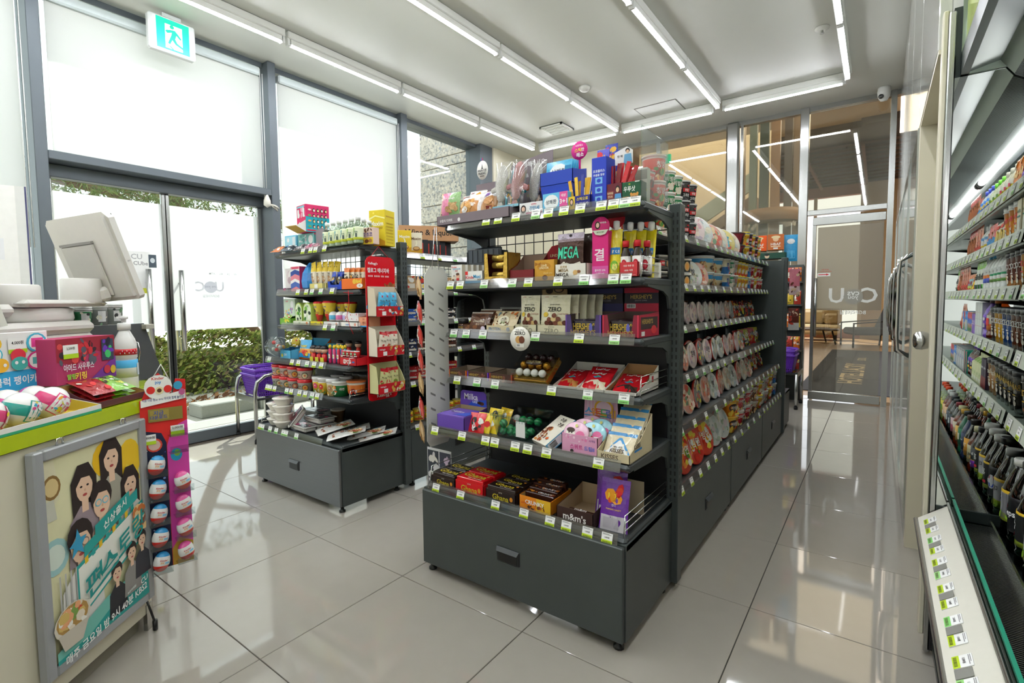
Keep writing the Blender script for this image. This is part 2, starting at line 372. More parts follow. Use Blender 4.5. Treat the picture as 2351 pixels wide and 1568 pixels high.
# back wall: glazed front to the hotel lobby
wb = struct(MB().box(-2.1, 2.3, 6.34, 6.42, 3.15, 3.3).build('wall_back', 'steel'))
MB('b7b3a6').box(-.2, -.15, 6.33, 6.4, 0, 3.15).build('mullion', 'steel', wb)
MB().box(.645, .79, 6.3, 6.42, 0, 3.2, b=.02).build('column', 'steel', wb)
MB('b9b5a8').box(.80, .83, 6.34, 6.4, 0, 3.15).build('mullion', 'steel', wb)
MB('b9b5a8').box(1.405, 1.49, 6.32, 6.42, 0, 3.2, b=.004).build('mullion', 'steel', wb)
MB('b9b5a8').box(2.19, 2.24, 6.32, 6.42, 0, 3.2).build('mullion', 'steel', wb)
MB().box(1.49, 2.19, 6.33, 6.41, 2.035, 2.09, b=.004).build('transom', 'steel', wb)
struct(MB().box(-2.06, -.85, 6.3, 6.42, 0, 3.2).build('wall_end', 'cream'))
MB('bdb9ac').box(-.85, -.8, 6.3, 6.42, 0, 3.15).build('mullion', 'steel', wb)
for n, (a, b, z0, z1) in enumerate(((-.8, -.2, .0, 3.15), (-.15, .645, 0, 3.15), (.83, 1.405, 0, 3.15), (1.49, 2.19, 2.09, 3.15))):
    struct(MB().box(a, b, 6.366, 6.374, z0, z1).build('window_%d' % (5+n), 'lobby_glass'))
d3 = struct(MB().box(1.575, 2.17, 6.364, 6.376, .1, 1.93).build('door_3', 'lobby_glass'))
MB().box(1.545, 2.185, 6.345, 6.395, 1.925, 2.01, b=.004).build('top_rail', 'steel', d3)
MB().box(1.54, 2.185, 6.345, 6.395, .01, .098, b=.004).build('bottom_rail', 'steel', d3)
MB().box(1.545, 1.577, 6.35, 6.39, .1, 1.925).build('stile', 'steel', d3)
h = MB(); 
h.tube([(1.59, 6.31, .71), (1.59, 6.31, 1.35)], .016, 12)
for z in (.8, 1.25): h.tube([(1.59, 6.31, z), (1.59, 6.37, z)], .007, 6)
h.build('handle', 'steel', d3)
MB().box(1.595, 2.17, 6.361, 6.3625, 1.0, 1.9).build('frosted_film', 'frost_grey', d3)
S = lambda u, v, k: (2.17-u*.575, 6.3595-.0005*k, .93+v*.97)
m = MB().print(S, .593, [('t', 'C', .18, .235, .165, 'f3f2ea'), ('t', 'U', .68, .235, .165, 'f3f2ea'), ('e', .42, .22, .15, .085, 'a8a498'), ('t', 'cvs', .42, .255, .045, 'f3f2ea'), ('t', 'you', .42, .205, .045, 'f3f2ea'), ('t', 'BGF리테일', .42, .05, .05, 'f3f2ea')])
m.build('film_lettering', 'card', d3)
S = lambda u, v, k: (1.6+u*.14, 6.3595-.0005*k, 1.36+v*.09)
m = MB().print(S, 1.5, [('r', 0, .1, .85, .5, 'f6f6f2'), ('r', .06, .26, .6, .36, 'd3222a'), ('p', [(.58, .18), (.78, .31), (.58, .44)], 'd3222a'), ('t', '구매 주세요', .5, .9, .14, 'c04040'), ('t', 'CLOSE THE DOOR', .55, .68, .1, 'c04040')])
m.build('arrow_sticker', 'card', d3)
# right wall: glossy cladding, door recess, glass cooler doors
wr = struct(MB('c9c9c2').box(2.3, 2.4, 1.9, 6.45, 1.9, H).build('wall_right', 'white_paint'))
mat('cladding', 'd2d3ce', .06, coat=.6, spec=.7)
for i in range(5): MB('d2d3ce').box(2.268, 2.3, 1.9+.9*i+.006, 1.9+.9*(i+1), 1.875, H, b=.003).build('panel', 'cladding', wr)
struct(MB().box(2.27, 2.325, 2.70, 2.78, 0, 1.875).build('trim_1', 'cream'))
struct(MB().box(2.27, 2.36, 1.9, 2.70, 1.862, 1.875).build('trim_2', 'cream'))
d4 = struct(MB('ddd8c6').box(2.325, 2.36, 1.9, 2.7, .01, 1.86).build('door_4', 'cream'))
kb = MB().lathe([(.03, 0), (.03, .006), (.012, .012), (.012, .035), (.026, .045), (.031, .06), (.029, .075), (.02, .083), (0, .085)], 20).build('knob', 'steel', d4)
kb.matrix_local = Matrix.Translation((2.325, 2.0, .985)) @ Euler((0, -pi/2, 0)).to_matrix().to_4x4()
mat('cooler_glass', '59635f', .03, spec=.6, coat=1)
mat('cooler_trim', 'c6cac8', .15, metal=1)
cb = struct(MB('8c908d').box(2.27, 2.6, 2.78, 6.32, 0, .1).build('baseboard_right', 'steel'))
for i in range(4):
    y0 = 2.79+.88*i; d = empty('cooler_door', 'tall glass cooler door, %s from the cream door jamb' % ORD[i], 'door', (2.27, y0, .1))
    MB().box(.0, .03, .03, .84, .03, 1.75).build('glass_pane', 'cooler_glass', d)
    f = MB(); f.box(-.006, .03, 0, .03, 0, 1.78).box(-.006, .03, .84, .87, 0, 1.78).box(-.006, .03, .03, .84, 0, .03).box(-.006, .03, .03, .84, 1.75, 1.78); f.build('door_frame', 'cooler_trim', d)
    h = MB().tube([(-.0, .06, .75), (-.05, .06, .78), (-.055, .06, .86), (-.055, .06, 1.12), (-.05, .06, 1.2), (0, .06, 1.23)], .011, 10).build('handle', 'chrome', d)
# ------------------------------------------------------------------ outside the windows
mat('pavement', 'c3bdb2', .85, var=.12, bscale=5, bump=.1)
mat('kerb_stone', '9a9a94', .8, var=.2, bscale=90)
mat('granite', None, .45, var=0)
g = struct(MB().box(-30, -2.42, -12, 20, -.2, -.05).build('ground', 'pavement'))
mat('granite_speckle', 'b5aca3', .4)
n = MATS['granite_speckle'].node_tree; v = n.nodes.new('ShaderNodeTexVoronoi'); v.inputs['Scale'].default_value = 38; rp = n.nodes.new('ShaderNodeValToRGB')
tc = n.nodes.new('ShaderNodeTexCoord'); n.links.new(tc.outputs['Object'], v.inputs['Vector'])
for k_, (e_, c) in enumerate(zip((.05, .35, .6, .95), ('6d6f75', 'b9aea2', 'd4c8ba', '8b8d93'))):
    el = rp.color_ramp.elements.new(e_) if k_ > 1 else rp.color_ramp.elements[k_]; el.position = e_; el.color = (*lin(c), 1)
n.links.new(v.outputs['Color'], rp.inputs[0]); n.links.new(rp.outputs[0], n.nodes['Principled BSDF'].inputs['Base Color'])
gp = empty('granite_pillar', 'big speckled granite pillar outside the clear window', 'pillar', (-2.86, 5.6, -.05))
zz = [0, .55, 1.1, 1.5, 1.95, 2.35, 2.584, 3.111, 3.249, 4.0, 5.2]
for a, b in zip(zz, zz[1:]): MB().box(-.49, .49, -.4, .4, a+.005, b-.005, b=.004).build('stone', 'granite_speckle', gp)
bb = empty('far_building', 'pale office building soffit seen past the granite pillar', 'building', (-9, 17, -.05))
MB('dedcd8').box(-3, 4, 0, 6, 5.6, 9).box(-3, 4, -.02, 0, 6.6, 6.65, '8a8e92').build('upper_floors', 'matte', bb); MB('9db3c6').box(-3, 4, -.05, -.02, 7.2, 8.2).build('window_band', 'gloss', bb); MB('eceae6').box(-2.6, 3.6, .5, 5, 0, 5.6).build('ground_floor', 'matte', bb)
ke = struct(MB('a09c94').box(-4.1, -3.75, -6, 2.05, -.05, .0).build('kerb', 'kerb_stone'))
for i in range(9): MB('a8a49c').box(-3.72+.02*i, -3.42+.02*i, 2.08+.62*i, 2.08+.62*i+.6, -.05, .09, b=.01).build('stone', 'kerb_stone', ke)
MB('8f8c86').box(-6, -3.74, 2.1, 8, -.05, .03).build('planting_bed', 'pavement', g)
MB('a3a09a').box(-3.3, -3.0, -6, 8, -.05, -.046).build('drain_strip', 'kerb_stone', g)
yt = MB('d9c55a')
for j in range(30):
    yt.box(-2.75, -2.46, -.2+j*.3, .098+j*.3, -.05, -.042)
    for a in range(3):
        for b_ in range(3): yt.lathe([(.03, 0), (.026, .008), (0, .009)], 6, 'e3cf62', -2.70+.1*a, -.15+j*.3+.1*b_, -.042)
yt.build('tactile_paving', 'matte', g, 'stuff')
rd = random.Random(3)
def leaves(n, pos, size, cols, seed=1):
    rd = random.Random(seed); m = MB()
    for _ in range(n):
        p = Vector(pos(rd)); a = Vector((rd.gauss(0, 1), rd.gauss(0, 1), rd.gauss(0, 1))).normalized(); b = a.orthogonal().normalized(); c = a.cross(b); s = size*rd.uniform(.6, 1.4)
        m.add([p+b*s, p+c*s*.45, p-b*s, p-c*s*.45], [(0, 1, 2, 3)], rd.choice(cols))
    return m
def hpos(y0, y1, x0, x1, h):
    def f(r):
        y = r.uniform(y0, y1); t = r.random(); z = h*(1-(1-t)**2.2) + .05*sin(y*5)+.03*sin(y*13); return ((r.uniform(x0, x1) if r.random() < .4 else x1-.12*r.random()**2)+.05*sin(y*7), y, -.05+z)
    return f
m0 = MB('6a6a40').box(-5.15, -4.75, -3, 8, -.04, .55, b=.08)
m = leaves(24000, hpos(-3, 8, -5.2, -4.45, .82), .035, ('8d9c4a', 'a9b05a', '74863c', 'c0bf70', '66763a', '94805a'), 4)
m0.add(m.v, [], None); m0.f += [tuple(i+len(m0.v)-len(m.v) for i in f) for f in m.f]; m0.c += m.c; m0.sm += m.sm; o = m0.build('hedge', 'matte', None, 'stuff'); tag(o, 'low clipped green hedge running along the pavement outside the doors', 'hedge')
tw = MB('6b5644')
for i in range(160):
    y = rd.uniform(-2, 7.5); x = rd.uniform(-5, -4.5); tw.tube([(x, y, -.05), (x+rd.uniform(-.1, .1), y+rd.uniform(-.2, .2), .2), (x+rd.uniform(-.2, .2), y+rd.uniform(-.3, .3), .5)], .008, 4)
tw.build('twigs', 'matte', o, 'stuff')
m = leaves(900, lambda r: (r.uniform(-4.3, -3.75), r.uniform(1.5, 8), .035+.02*r.random()), .04, ('8d6242', 'a77a52', '6f4b35', 'b08d66'), 9)
m.build('fallen_leaves', 'matte', None, 'stuff')
pt = empty('pine_tree', 'leaning pine tree standing behind the hedge', 'tree', (-6.1, 4.2, -.05))
MB('6a5240').tube([(.05, .15, 0), (.15, -.1, .5), (.3, -.45, .9), (.2, -.9, 1.5), (.0, -1.1, 2.2), (.1, -1.4, 3.0)], .11, 9).tube([(.1, -1.0, 2.0), (.4, .2, 2.5), (.5, 1.2, 2.7)], .05, 6).tube([(.1, -1.2, 2.3), (.5, -2.2, 2.6), (.6, -3.2, 2.7)], .05, 6).build('trunk', 'matte', pt)
def ppos(r):
    c = rc[r.randrange(len(rc))]; return (c[0]+r.gauss(0, .22), c[1]+r.gauss(0, .28), c[2]+r.gauss(0, .11))
rc = [(.4+rd.uniform(-.5, .5), rd.uniform(-3.6, 1.6), rd.uniform(2.45, 3.0)) for _ in range(34)]
def pine(n):
    m = MB()
    for _ in range(n):
        p = Vector(ppos(rd)); q = Vector((rd.gauss(0, 1), rd.gauss(0, 1), rd.gauss(0, 1))).normalized()
        for k in range(5):
            d = (q+Vector((rd.gauss(0, .6), rd.gauss(0, .6), rd.gauss(0, .6)))).normalized()*.1; e = d.orthogonal().normalized()*.007
            m.add([p-e, p+e, p+d], [(0, 1, 2)], rd.choice(('6f8245', '8a9a5c', '56693a', '7a6a48')))
    return m
pine(3200).build('foliage', 'matte', pt)
# ------------------------------------------------------------------ hotel lobby beyond the back glazing
mat('wood_floor', 'b79a78', .35, var=.15, bscale=4, stretch=(8, 1, 1))
mat('carpet', '4b515c', .95, var=.2, bscale=40)
lf = struct(MB().box(-2.4, 4, 6.6, 18, -.05, -.001).build('lobby_floor', 'wood_floor'))
MB().box(-2.4, 4, 6.42, 6.62, -.02, .002).build('sill_strip', 'steel', lf)
cp = MB().box(1.36, 2.75, 7.0, 13.0, 0, .01).build('entrance_mat', 'carpet'); tag(cp, 'long slate entrance mat lettered for the hotel beyond the back door', 'mat')
S = lambda u, v, k: (2.03-v*.33, 7.55+u*4.0, .0105+.0005*k)
MB().print(S, 4/.33, [('t', 'HOTEL LACKY', .38, .5, .85, .75, 'd8c9a8'), ('t', 'SEOUL', .9, .3, .4, .18, 'c4b698')]).build('mat_lettering', 'matte', cp)
lc = struct(MB('cfc2ad').box(-2.4, 4, 6.42, 17, 4.42, 4.5).build('lobby_ceiling', 'matte'))
dk = MB('4a423c')
for i in range(6): dk.box(-2.4+1.05*i, -1.35+1.05*i, 11.2+.45*((5-i) % 9)*.35, 17, 4.3, 4.42)
dk.build('dark_ceiling', 'matte', lc)
for i in range(1, 6): MB('8a6a58').box(-2.4+1.05*i-.03, -2.4+1.05*i+.03, 12.6, 17, 4.22, 4.3).build('beam', 'matte', lc)
for j in range(11): MB('6a564a').box(-2.4, 4, 12.6+.42*j-.012, 12.6+.42*j+.012, 4.25, 4.29).build('slat', 'matte', lc)
struct(MB('c2ad8d').box(1.75, 4, 17, 17.2, 0, 4.5).box(-2.4, 1.75, 17, 17.2, 4.0, 4.5, 'a8796a').box(-2.4, 1.75, 17, 17.2, 0, .25, 'a8796a').build('lobby_wall', 'matte'))
struct(MB('b99d8a').box(-2.5, -2.4, 6.5, 17, 0, 4.5).box(4, 4.1, 6.4, 17, 0, 4.5, 'cdbb9c').build('lobby_wall_side', 'matte'))
for x in (-2.1, -.8, .62, 1.72): struct(MB('d5cbb8').box(x-.04, x+.04, 16.95, 17.05, .25, 4.0).build('trim_3', 'matte'))
pa = bpy.data.lights.new('lobby_lamp', 'AREA'); pa.shape = 'RECTANGLE'; pa.size = 5; pa.size_y = 4; pa.energy = 210; pa.color = (1, .87, .7)
po = bpy.data.objects.new('lobby_lamp', pa); COL.objects.link(po); po.location = (.5, 10, 4.2)
# elevator shaft and stair glass
ev = empty('glass_lift_shaft', 'bronze framed glass lift shaft with a curved band in the lobby', 'lift', (.75, 8.1, 0))
for i, (x, c, wd) in enumerate(((-.45, '6f7a6a', .05), (-.3, 'b08a62', .035), (-.16, '8f9a86', .05), (-.02, '55604f', .06), (.12, 'b98d60', .06), (.28, '6a5a48', .05), (.38, 'a88a66', .04))):
    MB(c).box(x-wd, x+wd, .05*i, .05*i+.08, 0, 4.41).build('shaft_column', 'plastic', ev)
MB('b98a5c').lathe([(.34, 2.25), (.35, 2.25), (.35, 2.42), (.34, 2.42)], 28, cx=.1, cy=.1).build('copper_band', 'plastic', ev)
MB('c9d6ce').lathe([(.345, 1.75), (.345, 2.25)], 28, cx=.1, cy=.1).build('curved_glass', 'clear', ev)
sg = empty('lobby_stair', 'pale glass-sided stair rising behind the tinted panes', 'stairs', (-.6, 9.0, 0))
MB('b9c8b8').slab([(-1.4, 0, 1.4), (1.0, 0, 2.9), (1.0, 0, 3.2), (-1.4, 0, 1.7)], (0, .06, 0)).build('glass_side', 'plastic', sg)
MB('8a7662').slab([(-1.4, .3, 1.2), (1.0, .3, 2.7), (1.0, .3, 2.9), (-1.4, .3, 1.4)], (0, .9, 0)).build('stair_flight', 'matte', sg)
MB('d9cfb8').box(-1.4, 1.1, 1.3, 1.5, 0, 4.4).build('stair_wall', 'matte', sg)
gx = MB('12b58a').box(-.05, .05, -.02, .02, 0, .12).build('lobby_exit_sign', 'exit_glow'); tag(place(gx, -.35, 7.2, 3.1), 'small green exit light in the lobby behind the tinted pane', 'sign')
# lobby seats
def armchair():
    e = empty('lounge_armchair', 'dark grey lounge armchair with a metal frame in the lobby', 'chair', (1.95, 14.3, 0), RAD(20))
    MB('4c4f52').box(-.38, .3, -.36, .36, .28, .44, b=.04).build('seat', 'matte', e)
    MB('45484c').slab([(.22, -.36, .3), (.36, -.36, .3), (.62, -.36, .95), (.48, -.36, .98)], (0, .72, 0)).build('backrest', 'matte', e)
    for s in (-1, 1): MB('2b2b2c').tube([(-.4, s*.4, 0), (-.4, s*.4, .55), (.45, s*.4, .62), (.4, s*.4, 0)], .022, 6).build('arm_frame', 'black_metal', e)
armchair()
e = empty('lounge_sofa', 'cream leather sofa with a loose cushion in the lobby', 'sofa', (.35, 16.2, 0))
MB('d9c7a2').box(-1, 1, -.4, .4, .15, .42, b=.06).build('seat', 'matte', e); MB('cdbb97').box(-1, 1, .25, .45, .42, .85, b=.06).build('backrest', 'matte', e)
MB('e2d2b0').box(-.95, -.2, .1, .28, .43, .8, b=.05).build('back_cushion', 'matte', e); MB('e2d2b0').box(-.15, .6, .1, .28, .43, .8, b=.05).build('back_cushion', 'matte', e); MB('c4b08c').box(.62, .95, -.1, .1, .43, .72, b=.05).build('loose_cushion', 'matte', e)
for sx in (-.9, .9): MB('3a3330').box(sx-.03, sx+.03, -.35, -.29, 0, .15).build('leg', 'black_metal', e)
for k, (x, y) in enumerate(((.95, 14.6), (.7, 15.3))):
    e = empty('low_table', ('low dark coffee table before the cream sofa', 'slim side bench between the sofa and the armchair')[k], 'table', (x, y, 0))
    MB('5a4a3c').box(-.45, .45, -.2, .2, .34, .38, b=.01).build('table_top', 'plastic', e)
    for s in (-1, 1): MB('2b2b2c').tube([(s*.38, 0, 0), (s*.3, 0, .34)], .02, 6).build('leg', 'black_metal', e)
# ------------------------------------------------------------------ price tags shared by every shelf
TAGS = []
for i, (pr, c) in enumerate((('2,000원', 'c3dd2c'), ('1,500원', 'c3dd2c'), ('2,800원', '8fdc7a'), ('1,000원', 'c3dd2c'), ('3,500원', 'c3dd2c'), ('1,800원', 'a5e08a'))):
    S = lambda u, v, k: ((u-.5)*.038, -.0006-.0003*k, v*.034)
    m = MB('fafaf8').box(-.019, .019, -.0006, .0006, 0, .034)
    m.print(S, 1.1, [('r', 0, 0, 1, .36, c), ('b', .12, .06, .88, .24, '46521c'), ('t', pr, .5, .58, .17, .7, '303030'), ('r', .1, .82, .9, .86, '8a8a8a'), ('r', .1, .9, .7, .94, '9a9a9a')])
    o = m.build('price_tag', 'card'); TAGS.append(o.data); bpy.data.objects.remove(o)
def add_tags(parent, xs, y, z, tilt, seed=0, rz=0, sc=1):
    rd = random.Random(seed)
    for x in xs:
        o = bpy.data.objects.new('price_tag', TAGS[rd.randrange(len(TAGS))]); COL.objects.link(o); o.parent = parent
        o.location = (x, y, z); o.rotation_euler = (tilt, 0, rz); o.scale = (sc, 1, sc)
def post_mesh(m, x, y, h, s=.045):
    m.box(x-s/2, x+s/2, y, y+.05, .03, h, '56605e', b=.003)
def slots(m, x, y, h, side, z0=.1, s=.045):
    z = z0
    while z < h-.03:
        if side:
            xs = x+side*(s/2+.0006)
            for dy in (.012, .031): m.quad((xs, y+dy, z), (xs, y+dy+.007, z), (xs, y+dy+.007, z+.016), (xs, y+dy, z+.016), col='0c0d0e')
        ys = y-.0006
        for dx in (-.009, .007): m.quad((x+dx, ys, z), (x+dx+.006, ys, z), (x+dx+.006, ys, z+.016), (x+dx, ys, z+.016), col='0c0d0e')
        z += .028
STRIP = RAD(-20)
def shelf(root, W, D, z, depth, tags, seed, fence=(0, 0), strip_x=(-.43, .42), paint='deck_metal'):
    y0 = D-depth
    s = MB('474d4f').box(-W/2, W/2, y0+.012, D-.005, z-.028, z, b=.006).box(-W/2, W/2, y0, y0+.03, z-.024, z-.001, '596063', b=.009).build('shelf', paint, root)
    for sx in (-1, 1):
        x = sx*(W/2-.006); MB('5c6563').slab([(x-.004, D, z-.11), (x-.004, D, z-.02), (x-.004, y0+.05, z-.02), (x-.004, y0+.05, z-.03), (x-.004, D-.10, z-.045), (x-.004, D-.045, z-.065), (x-.004, D-.03, z-.11)], (.008, 0, 0)).build('bracket', 'dark_metal', s)
    a, b = strip_x
    st = MB('dadad6').slab([(a, y0-.014, z-.022), (b, y0-.014, z-.022), (b, y0-.003, z+.016), (a, y0-.003, z+.016)], (0, .0015, 0)).build('price_strip', 'strip', s)
    add_tags(s, tags, y0-.0155, z-.021, -math.atan2(.011, .038), seed)
    for i, sx in enumerate((-1, 1)):
        if fence[i]:
            f = MB('b9bcbc'); x = sx*(W/2-.012)
            for q in (.02, .045, .07)[:fence[i]]: f.tube([(x, y0+.01, z), (x, y0+.02, z+q), (x, D-.02, z+q+.0), (x, D-.015, z)], .0022, 6)
            f.build('wire_fence', 'chrome', s)
    return s
def gondola(name, label, loc, rz, W, D, shelves, top=1.48, base=.352, front='dark_metal', posts=(-1, 1), grid=None, handle=True, back=True, side_slots=1, inset=0):
    e = empty(name, label, 'shelving', loc, rz)
    b = MB('4a5150').box(-W/2, -W/2+.02, .015, D, .035, base).box(W/2-.02, W/2, .015, D, .035, base).box(-W/2, W/2, .02, D, base-.02, base-.002, '3c4143').build('base', 'dark_metal', e)
    p = MB('515856').box(-W/2+.004, W/2-.004, -.002, .015, .035, base-.004, b=.003).build('front_panel', front, e)
    if handle:
        h = MB('15171a'); zc = .19
        h.box(-.052, .052, -.006, .001, zc-.027, zc+.03, '1a1c1f', b=.004).box(-.042, .042, -.0075, -.005, zc-.02, zc+.012, '060607').slab([(-.05, -.006, zc+.03), (.05, -.006, zc+.03), (.046, -.016, zc+.016), (-.046, -.016, zc+.016)], (0, .004, 0), '4a4d50').build('drawer_pull', 'plastic', p)
    for x in (-W/2+.03, W/2-.03):
        for y in (.03, D-.03): MB('151515').lathe([(.018, 0), (.018, .008), (.01, .012), (.01, .036)], 10, cx=x, cy=y).build('levelling_foot', 'plastic', e)
    for sx in posts:
        m = MB(); post_mesh(m, sx*(W/2-inset), D-inset*2.3, top); po_ = m.build('upright', 'dark_metal', e)
        s = MB(); slots(s, sx*(W/2-inset), D-inset*2.3, top, sx*side_slots, base+.02); s.build('slots', 'black', po_, 'stuff')
    if back: MB('17151a').box(-W/2+.02, W/2-.02, D-.012, D-.004, base, (grid[0] if grid else top-.03)).build('back_panel', 'black_metal', e)
    if grid:
        g = MB('17181a'); z0, z1 = grid; x = -W/2+.03
        while x < W/2-.02: g.tube([(x, D-.01, z0), (x, D-.01, z1)], .0022, 5); x += .05
        z = z0+.01
        while z <= z1: g.tube([(-W/2+.02, D-.012, z), (W/2-.02, D-.012, z)], .0022, 5); z += .055
        g.build('wire_grid', 'black_metal', e)
    for i, sh_ in enumerate(shelves): shelf(e, W-.01, D, *sh_[:2], sh_[2], i+int(abs(loc[0]*10)), *sh_[3:])
    # the deck on the base carries a strip too
    return e
def px(lo, hi, n): return [lo+(hi-lo)*i/(n-1) for i in range(n)]
CX, CF = 1.08, 1.29
front_cap = gondola('end_shelf', 'charcoal end shelving unit with chocolate and sweets, nearest the camera', (CX, CF, 0), 0, .9, .455, [
    (.366, .43, [-.38, -.245, -.07, .06, .17, .235, .315, .385], (3, 3), (-.43, .42)),
    (.60, .41, [-.40, -.25, -.13, -.085, .01, .065, .145, .345], (0, 0), (-.44, .42)),
    (.80, .30, [-.37, -.26, -.165, .10, .25, .385], (0, 3), (-.43, .42)),
    (1.0, .30, [-.385, -.315, -.225, .03, .215, .35], (0, 0)),
    (1.205, .30, [-.40, -.345, -.215, -.075, -.0, .13, .235, .345, .39], (0, 3), (-.43, .41)),
    (1.455, .30, [-.2, -.14, -.055, .035, .09, .155, .22, .30, .345, .385, .42], (0, 0), (-.41, .43))], top=1.485, grid=(1.215, 1.44))
o = MB('eef2f2').box(1.508, 1.512, 1.46, 1.72, 1.458, 1.70, b=.003).build('acrylic_divider', 'clear'); tag(o, 'clear acrylic divider standing at the end of the topmost chocolate shelf', 'divider')
left_cap = gondola('end_shelf', 'charcoal end shelving unit with toys, candy and rice bowls near the doors', (-.56, 1.42, 0), 0, .87, .445, [
    (.366, .43, [-.39, -.36, -.27, -.20, -.12, -.09, .02], (2, 0), (-.42, .27)),
    (.605, .37, [-.40, -.36, -.31, -.17, -.12, -.03, .03, .1, .15], (0, 2), (-.42, .2)),
    (.785, .37, [-.36, -.1, -.03, .06, .13, .2], (0, 2), (-.41, .24)),
    (.995, .285, [.12, .2], (0, 0), (-.36, .24)),
    (1.205, .285, [-.15, -.06, 0, .09, .2], (0, 0), (-.4, .24)),
    (1.45, .285, [-.08, 0, .05, .14], (0, 0), (-.34, .1))], top=1.485, front='brushed', grid=(1.215, 1.43))
# aisle side of the middle run: three bays of noodles, then the far end unit
AS = [(.366, .43), (.60, .42), (.785, .37), (.995, .32), (1.19, .32), (1.415, .32)]
BY = [(1.795, 2.69), (2.70, 3.59), (3.60, 4.44)]
bays = []
for i, (a, b) in enumerate(BY):
    W = b-a; hw = W/2
    bays.append(gondola('noodle_shelf', 'noodle shelving bay on the aisle, %s from the end unit' % ORD[i], (1.535, (a+b)/2, 0), pi/2, W, .44, [(z, d, [px(-hw+.06, hw-.06, 7), px(-hw+.08, hw-.1, 5)][(i+j) % 2], (0, 0), (-hw+.005, hw-.005)) for j, (z, d) in enumerate(AS)], top=1.45, posts=((-1,) if i else ()), side_slots=0, inset=.024))
far_cap = gondola('end_shelf', 'far end shelving unit beyond the noodle bays', (1.09, 4.96, 0), pi, .88, .445, [(.8, .3, []), (1.2, .3, [])], top=1.46, handle=False, base=.33, grid=(1.21, 1.42))
MB('49504f').box(1.10, 1.53, 4.448, 4.456, .04, 1.44).build('end_panel', 'dark_metal').parent = far_cap
for o in [c for c in bpy.data.objects if c.name == 'end_panel']: o.matrix_parent_inverse = Matrix.LocRotScale((1.09, 4.96, 0), Euler((0, 0, pi)), None).inverted()
# inner aisle side of the left run
lb = []
for i, (a, b) in enumerate(((1.92, 2.82), (2.83, 3.73), (3.74, 4.62))):
    W = b-a; lb.append(gondola('snack_shelf', 'shelving bay behind the left end unit, %s in its row' % ORD[i], (-.115, (a+b)/2, 0), pi/2, W, .44, [(z, d, px(-W/2+.06, W/2-.06, 6), (0, 0), (-W/2+.01, W/2-.01)) for z, d in ((.366, .43), (.63, .40), (.81, .37), (1.005, .34), (1.2, .34), (1.43, .34))], top=1.47, posts=(-1,), grid=(1.21, 1.42), side_slots=0, inset=.024))
# ------------------------------------------------------------------ goods: builders.  Local frame: x along the shelf, y from the front (0) to the back, z up
def fin(o, lab, cat, loc, rz=0, rx=0, ry=0, grp=None):
    tag(o, lab, cat, grp); return place(o, loc[0], loc[1], loc[2]+.0008, rz, rx, ry)
def prt(parent, specs, m='card', name='print'):
    """specs: [(S, aspect, items)] printed as one flat part"""
    p = MB()
    for S, a, it in specs:
        if it: p.print(S, a, it)
    return p.build(name, m, parent) if p.v else None
def box(name, lab, cat, W, D, H, col, loc, front=(), right=(), top=(), left=(), rz=0, rx=0, ry=0, m='card', b=.0012, grp=None, win=None):
    o = MB(col).box(-W/2, W/2, 0, D, 0, H, b=b).build(name, m)
    prt(o, [(flat(W, H), W/H, front), (lambda u, v, k: (W/2+.0005*k, u*D, v*H), D/H, right), (lambda u, v, k: (-W/2-.0005*k, D-u*D, v*H), D/H, left), (lambda u, v, k: ((u-.5)*W, v*D, H+.0005*k), W/D, top)], m)
    if win: # a clear plastic window let into the front
        MB('eef2f4').box((win[0]-.5)*W, (win[2]-.5)*W, -.002, -.0014, win[1]*H, win[3]*H).build('window', 'clear', o)
    return fin(o, lab, cat, loc, rz, rx, ry, grp)
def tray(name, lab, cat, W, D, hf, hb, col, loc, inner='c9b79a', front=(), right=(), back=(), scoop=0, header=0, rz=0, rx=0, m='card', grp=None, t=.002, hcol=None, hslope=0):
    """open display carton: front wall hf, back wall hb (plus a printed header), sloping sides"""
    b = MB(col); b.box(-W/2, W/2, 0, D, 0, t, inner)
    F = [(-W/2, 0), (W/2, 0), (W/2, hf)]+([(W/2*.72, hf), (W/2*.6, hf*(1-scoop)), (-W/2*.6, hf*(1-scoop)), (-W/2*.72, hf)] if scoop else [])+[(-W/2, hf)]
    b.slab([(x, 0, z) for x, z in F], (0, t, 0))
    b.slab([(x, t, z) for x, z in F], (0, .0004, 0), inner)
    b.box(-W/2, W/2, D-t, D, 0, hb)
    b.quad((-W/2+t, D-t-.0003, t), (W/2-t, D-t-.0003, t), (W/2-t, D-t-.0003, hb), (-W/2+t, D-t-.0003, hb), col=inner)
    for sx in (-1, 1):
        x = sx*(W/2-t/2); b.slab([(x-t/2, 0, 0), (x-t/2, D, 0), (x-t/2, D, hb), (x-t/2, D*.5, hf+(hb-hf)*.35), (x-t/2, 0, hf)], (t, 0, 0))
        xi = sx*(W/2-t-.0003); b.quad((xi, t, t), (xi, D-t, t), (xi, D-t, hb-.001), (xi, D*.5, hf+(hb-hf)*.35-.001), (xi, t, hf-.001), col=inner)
    o = b.build(name, m)
    if header:
        hd = MB(hcol or col).slab([(-W/2, D-t, hb), (W/2, D-t, hb), (W/2*.96, D-t+hslope, hb+header*.85), (W/2*.8, D-t+hslope, hb+header), (-W/2*.8, D-t+hslope, hb+header), (-W/2*.96, D-t+hslope, hb+header*.85)], (0, t, 0)).build('header_card', m, o)
        prt(hd, [(lambda u, v, k: ((u-.5)*W, D-t-.0006*k+hslope*v, hb+v*header), W/header, back)], m)
    prt(o, [(flat(W, hf), W/hf, front), (lambda u, v, k: (W/2+.0005*k, u*D, v*hf), D/hf, right)], m)
    return fin(o, lab, cat, loc, rz, rx, 0, grp)
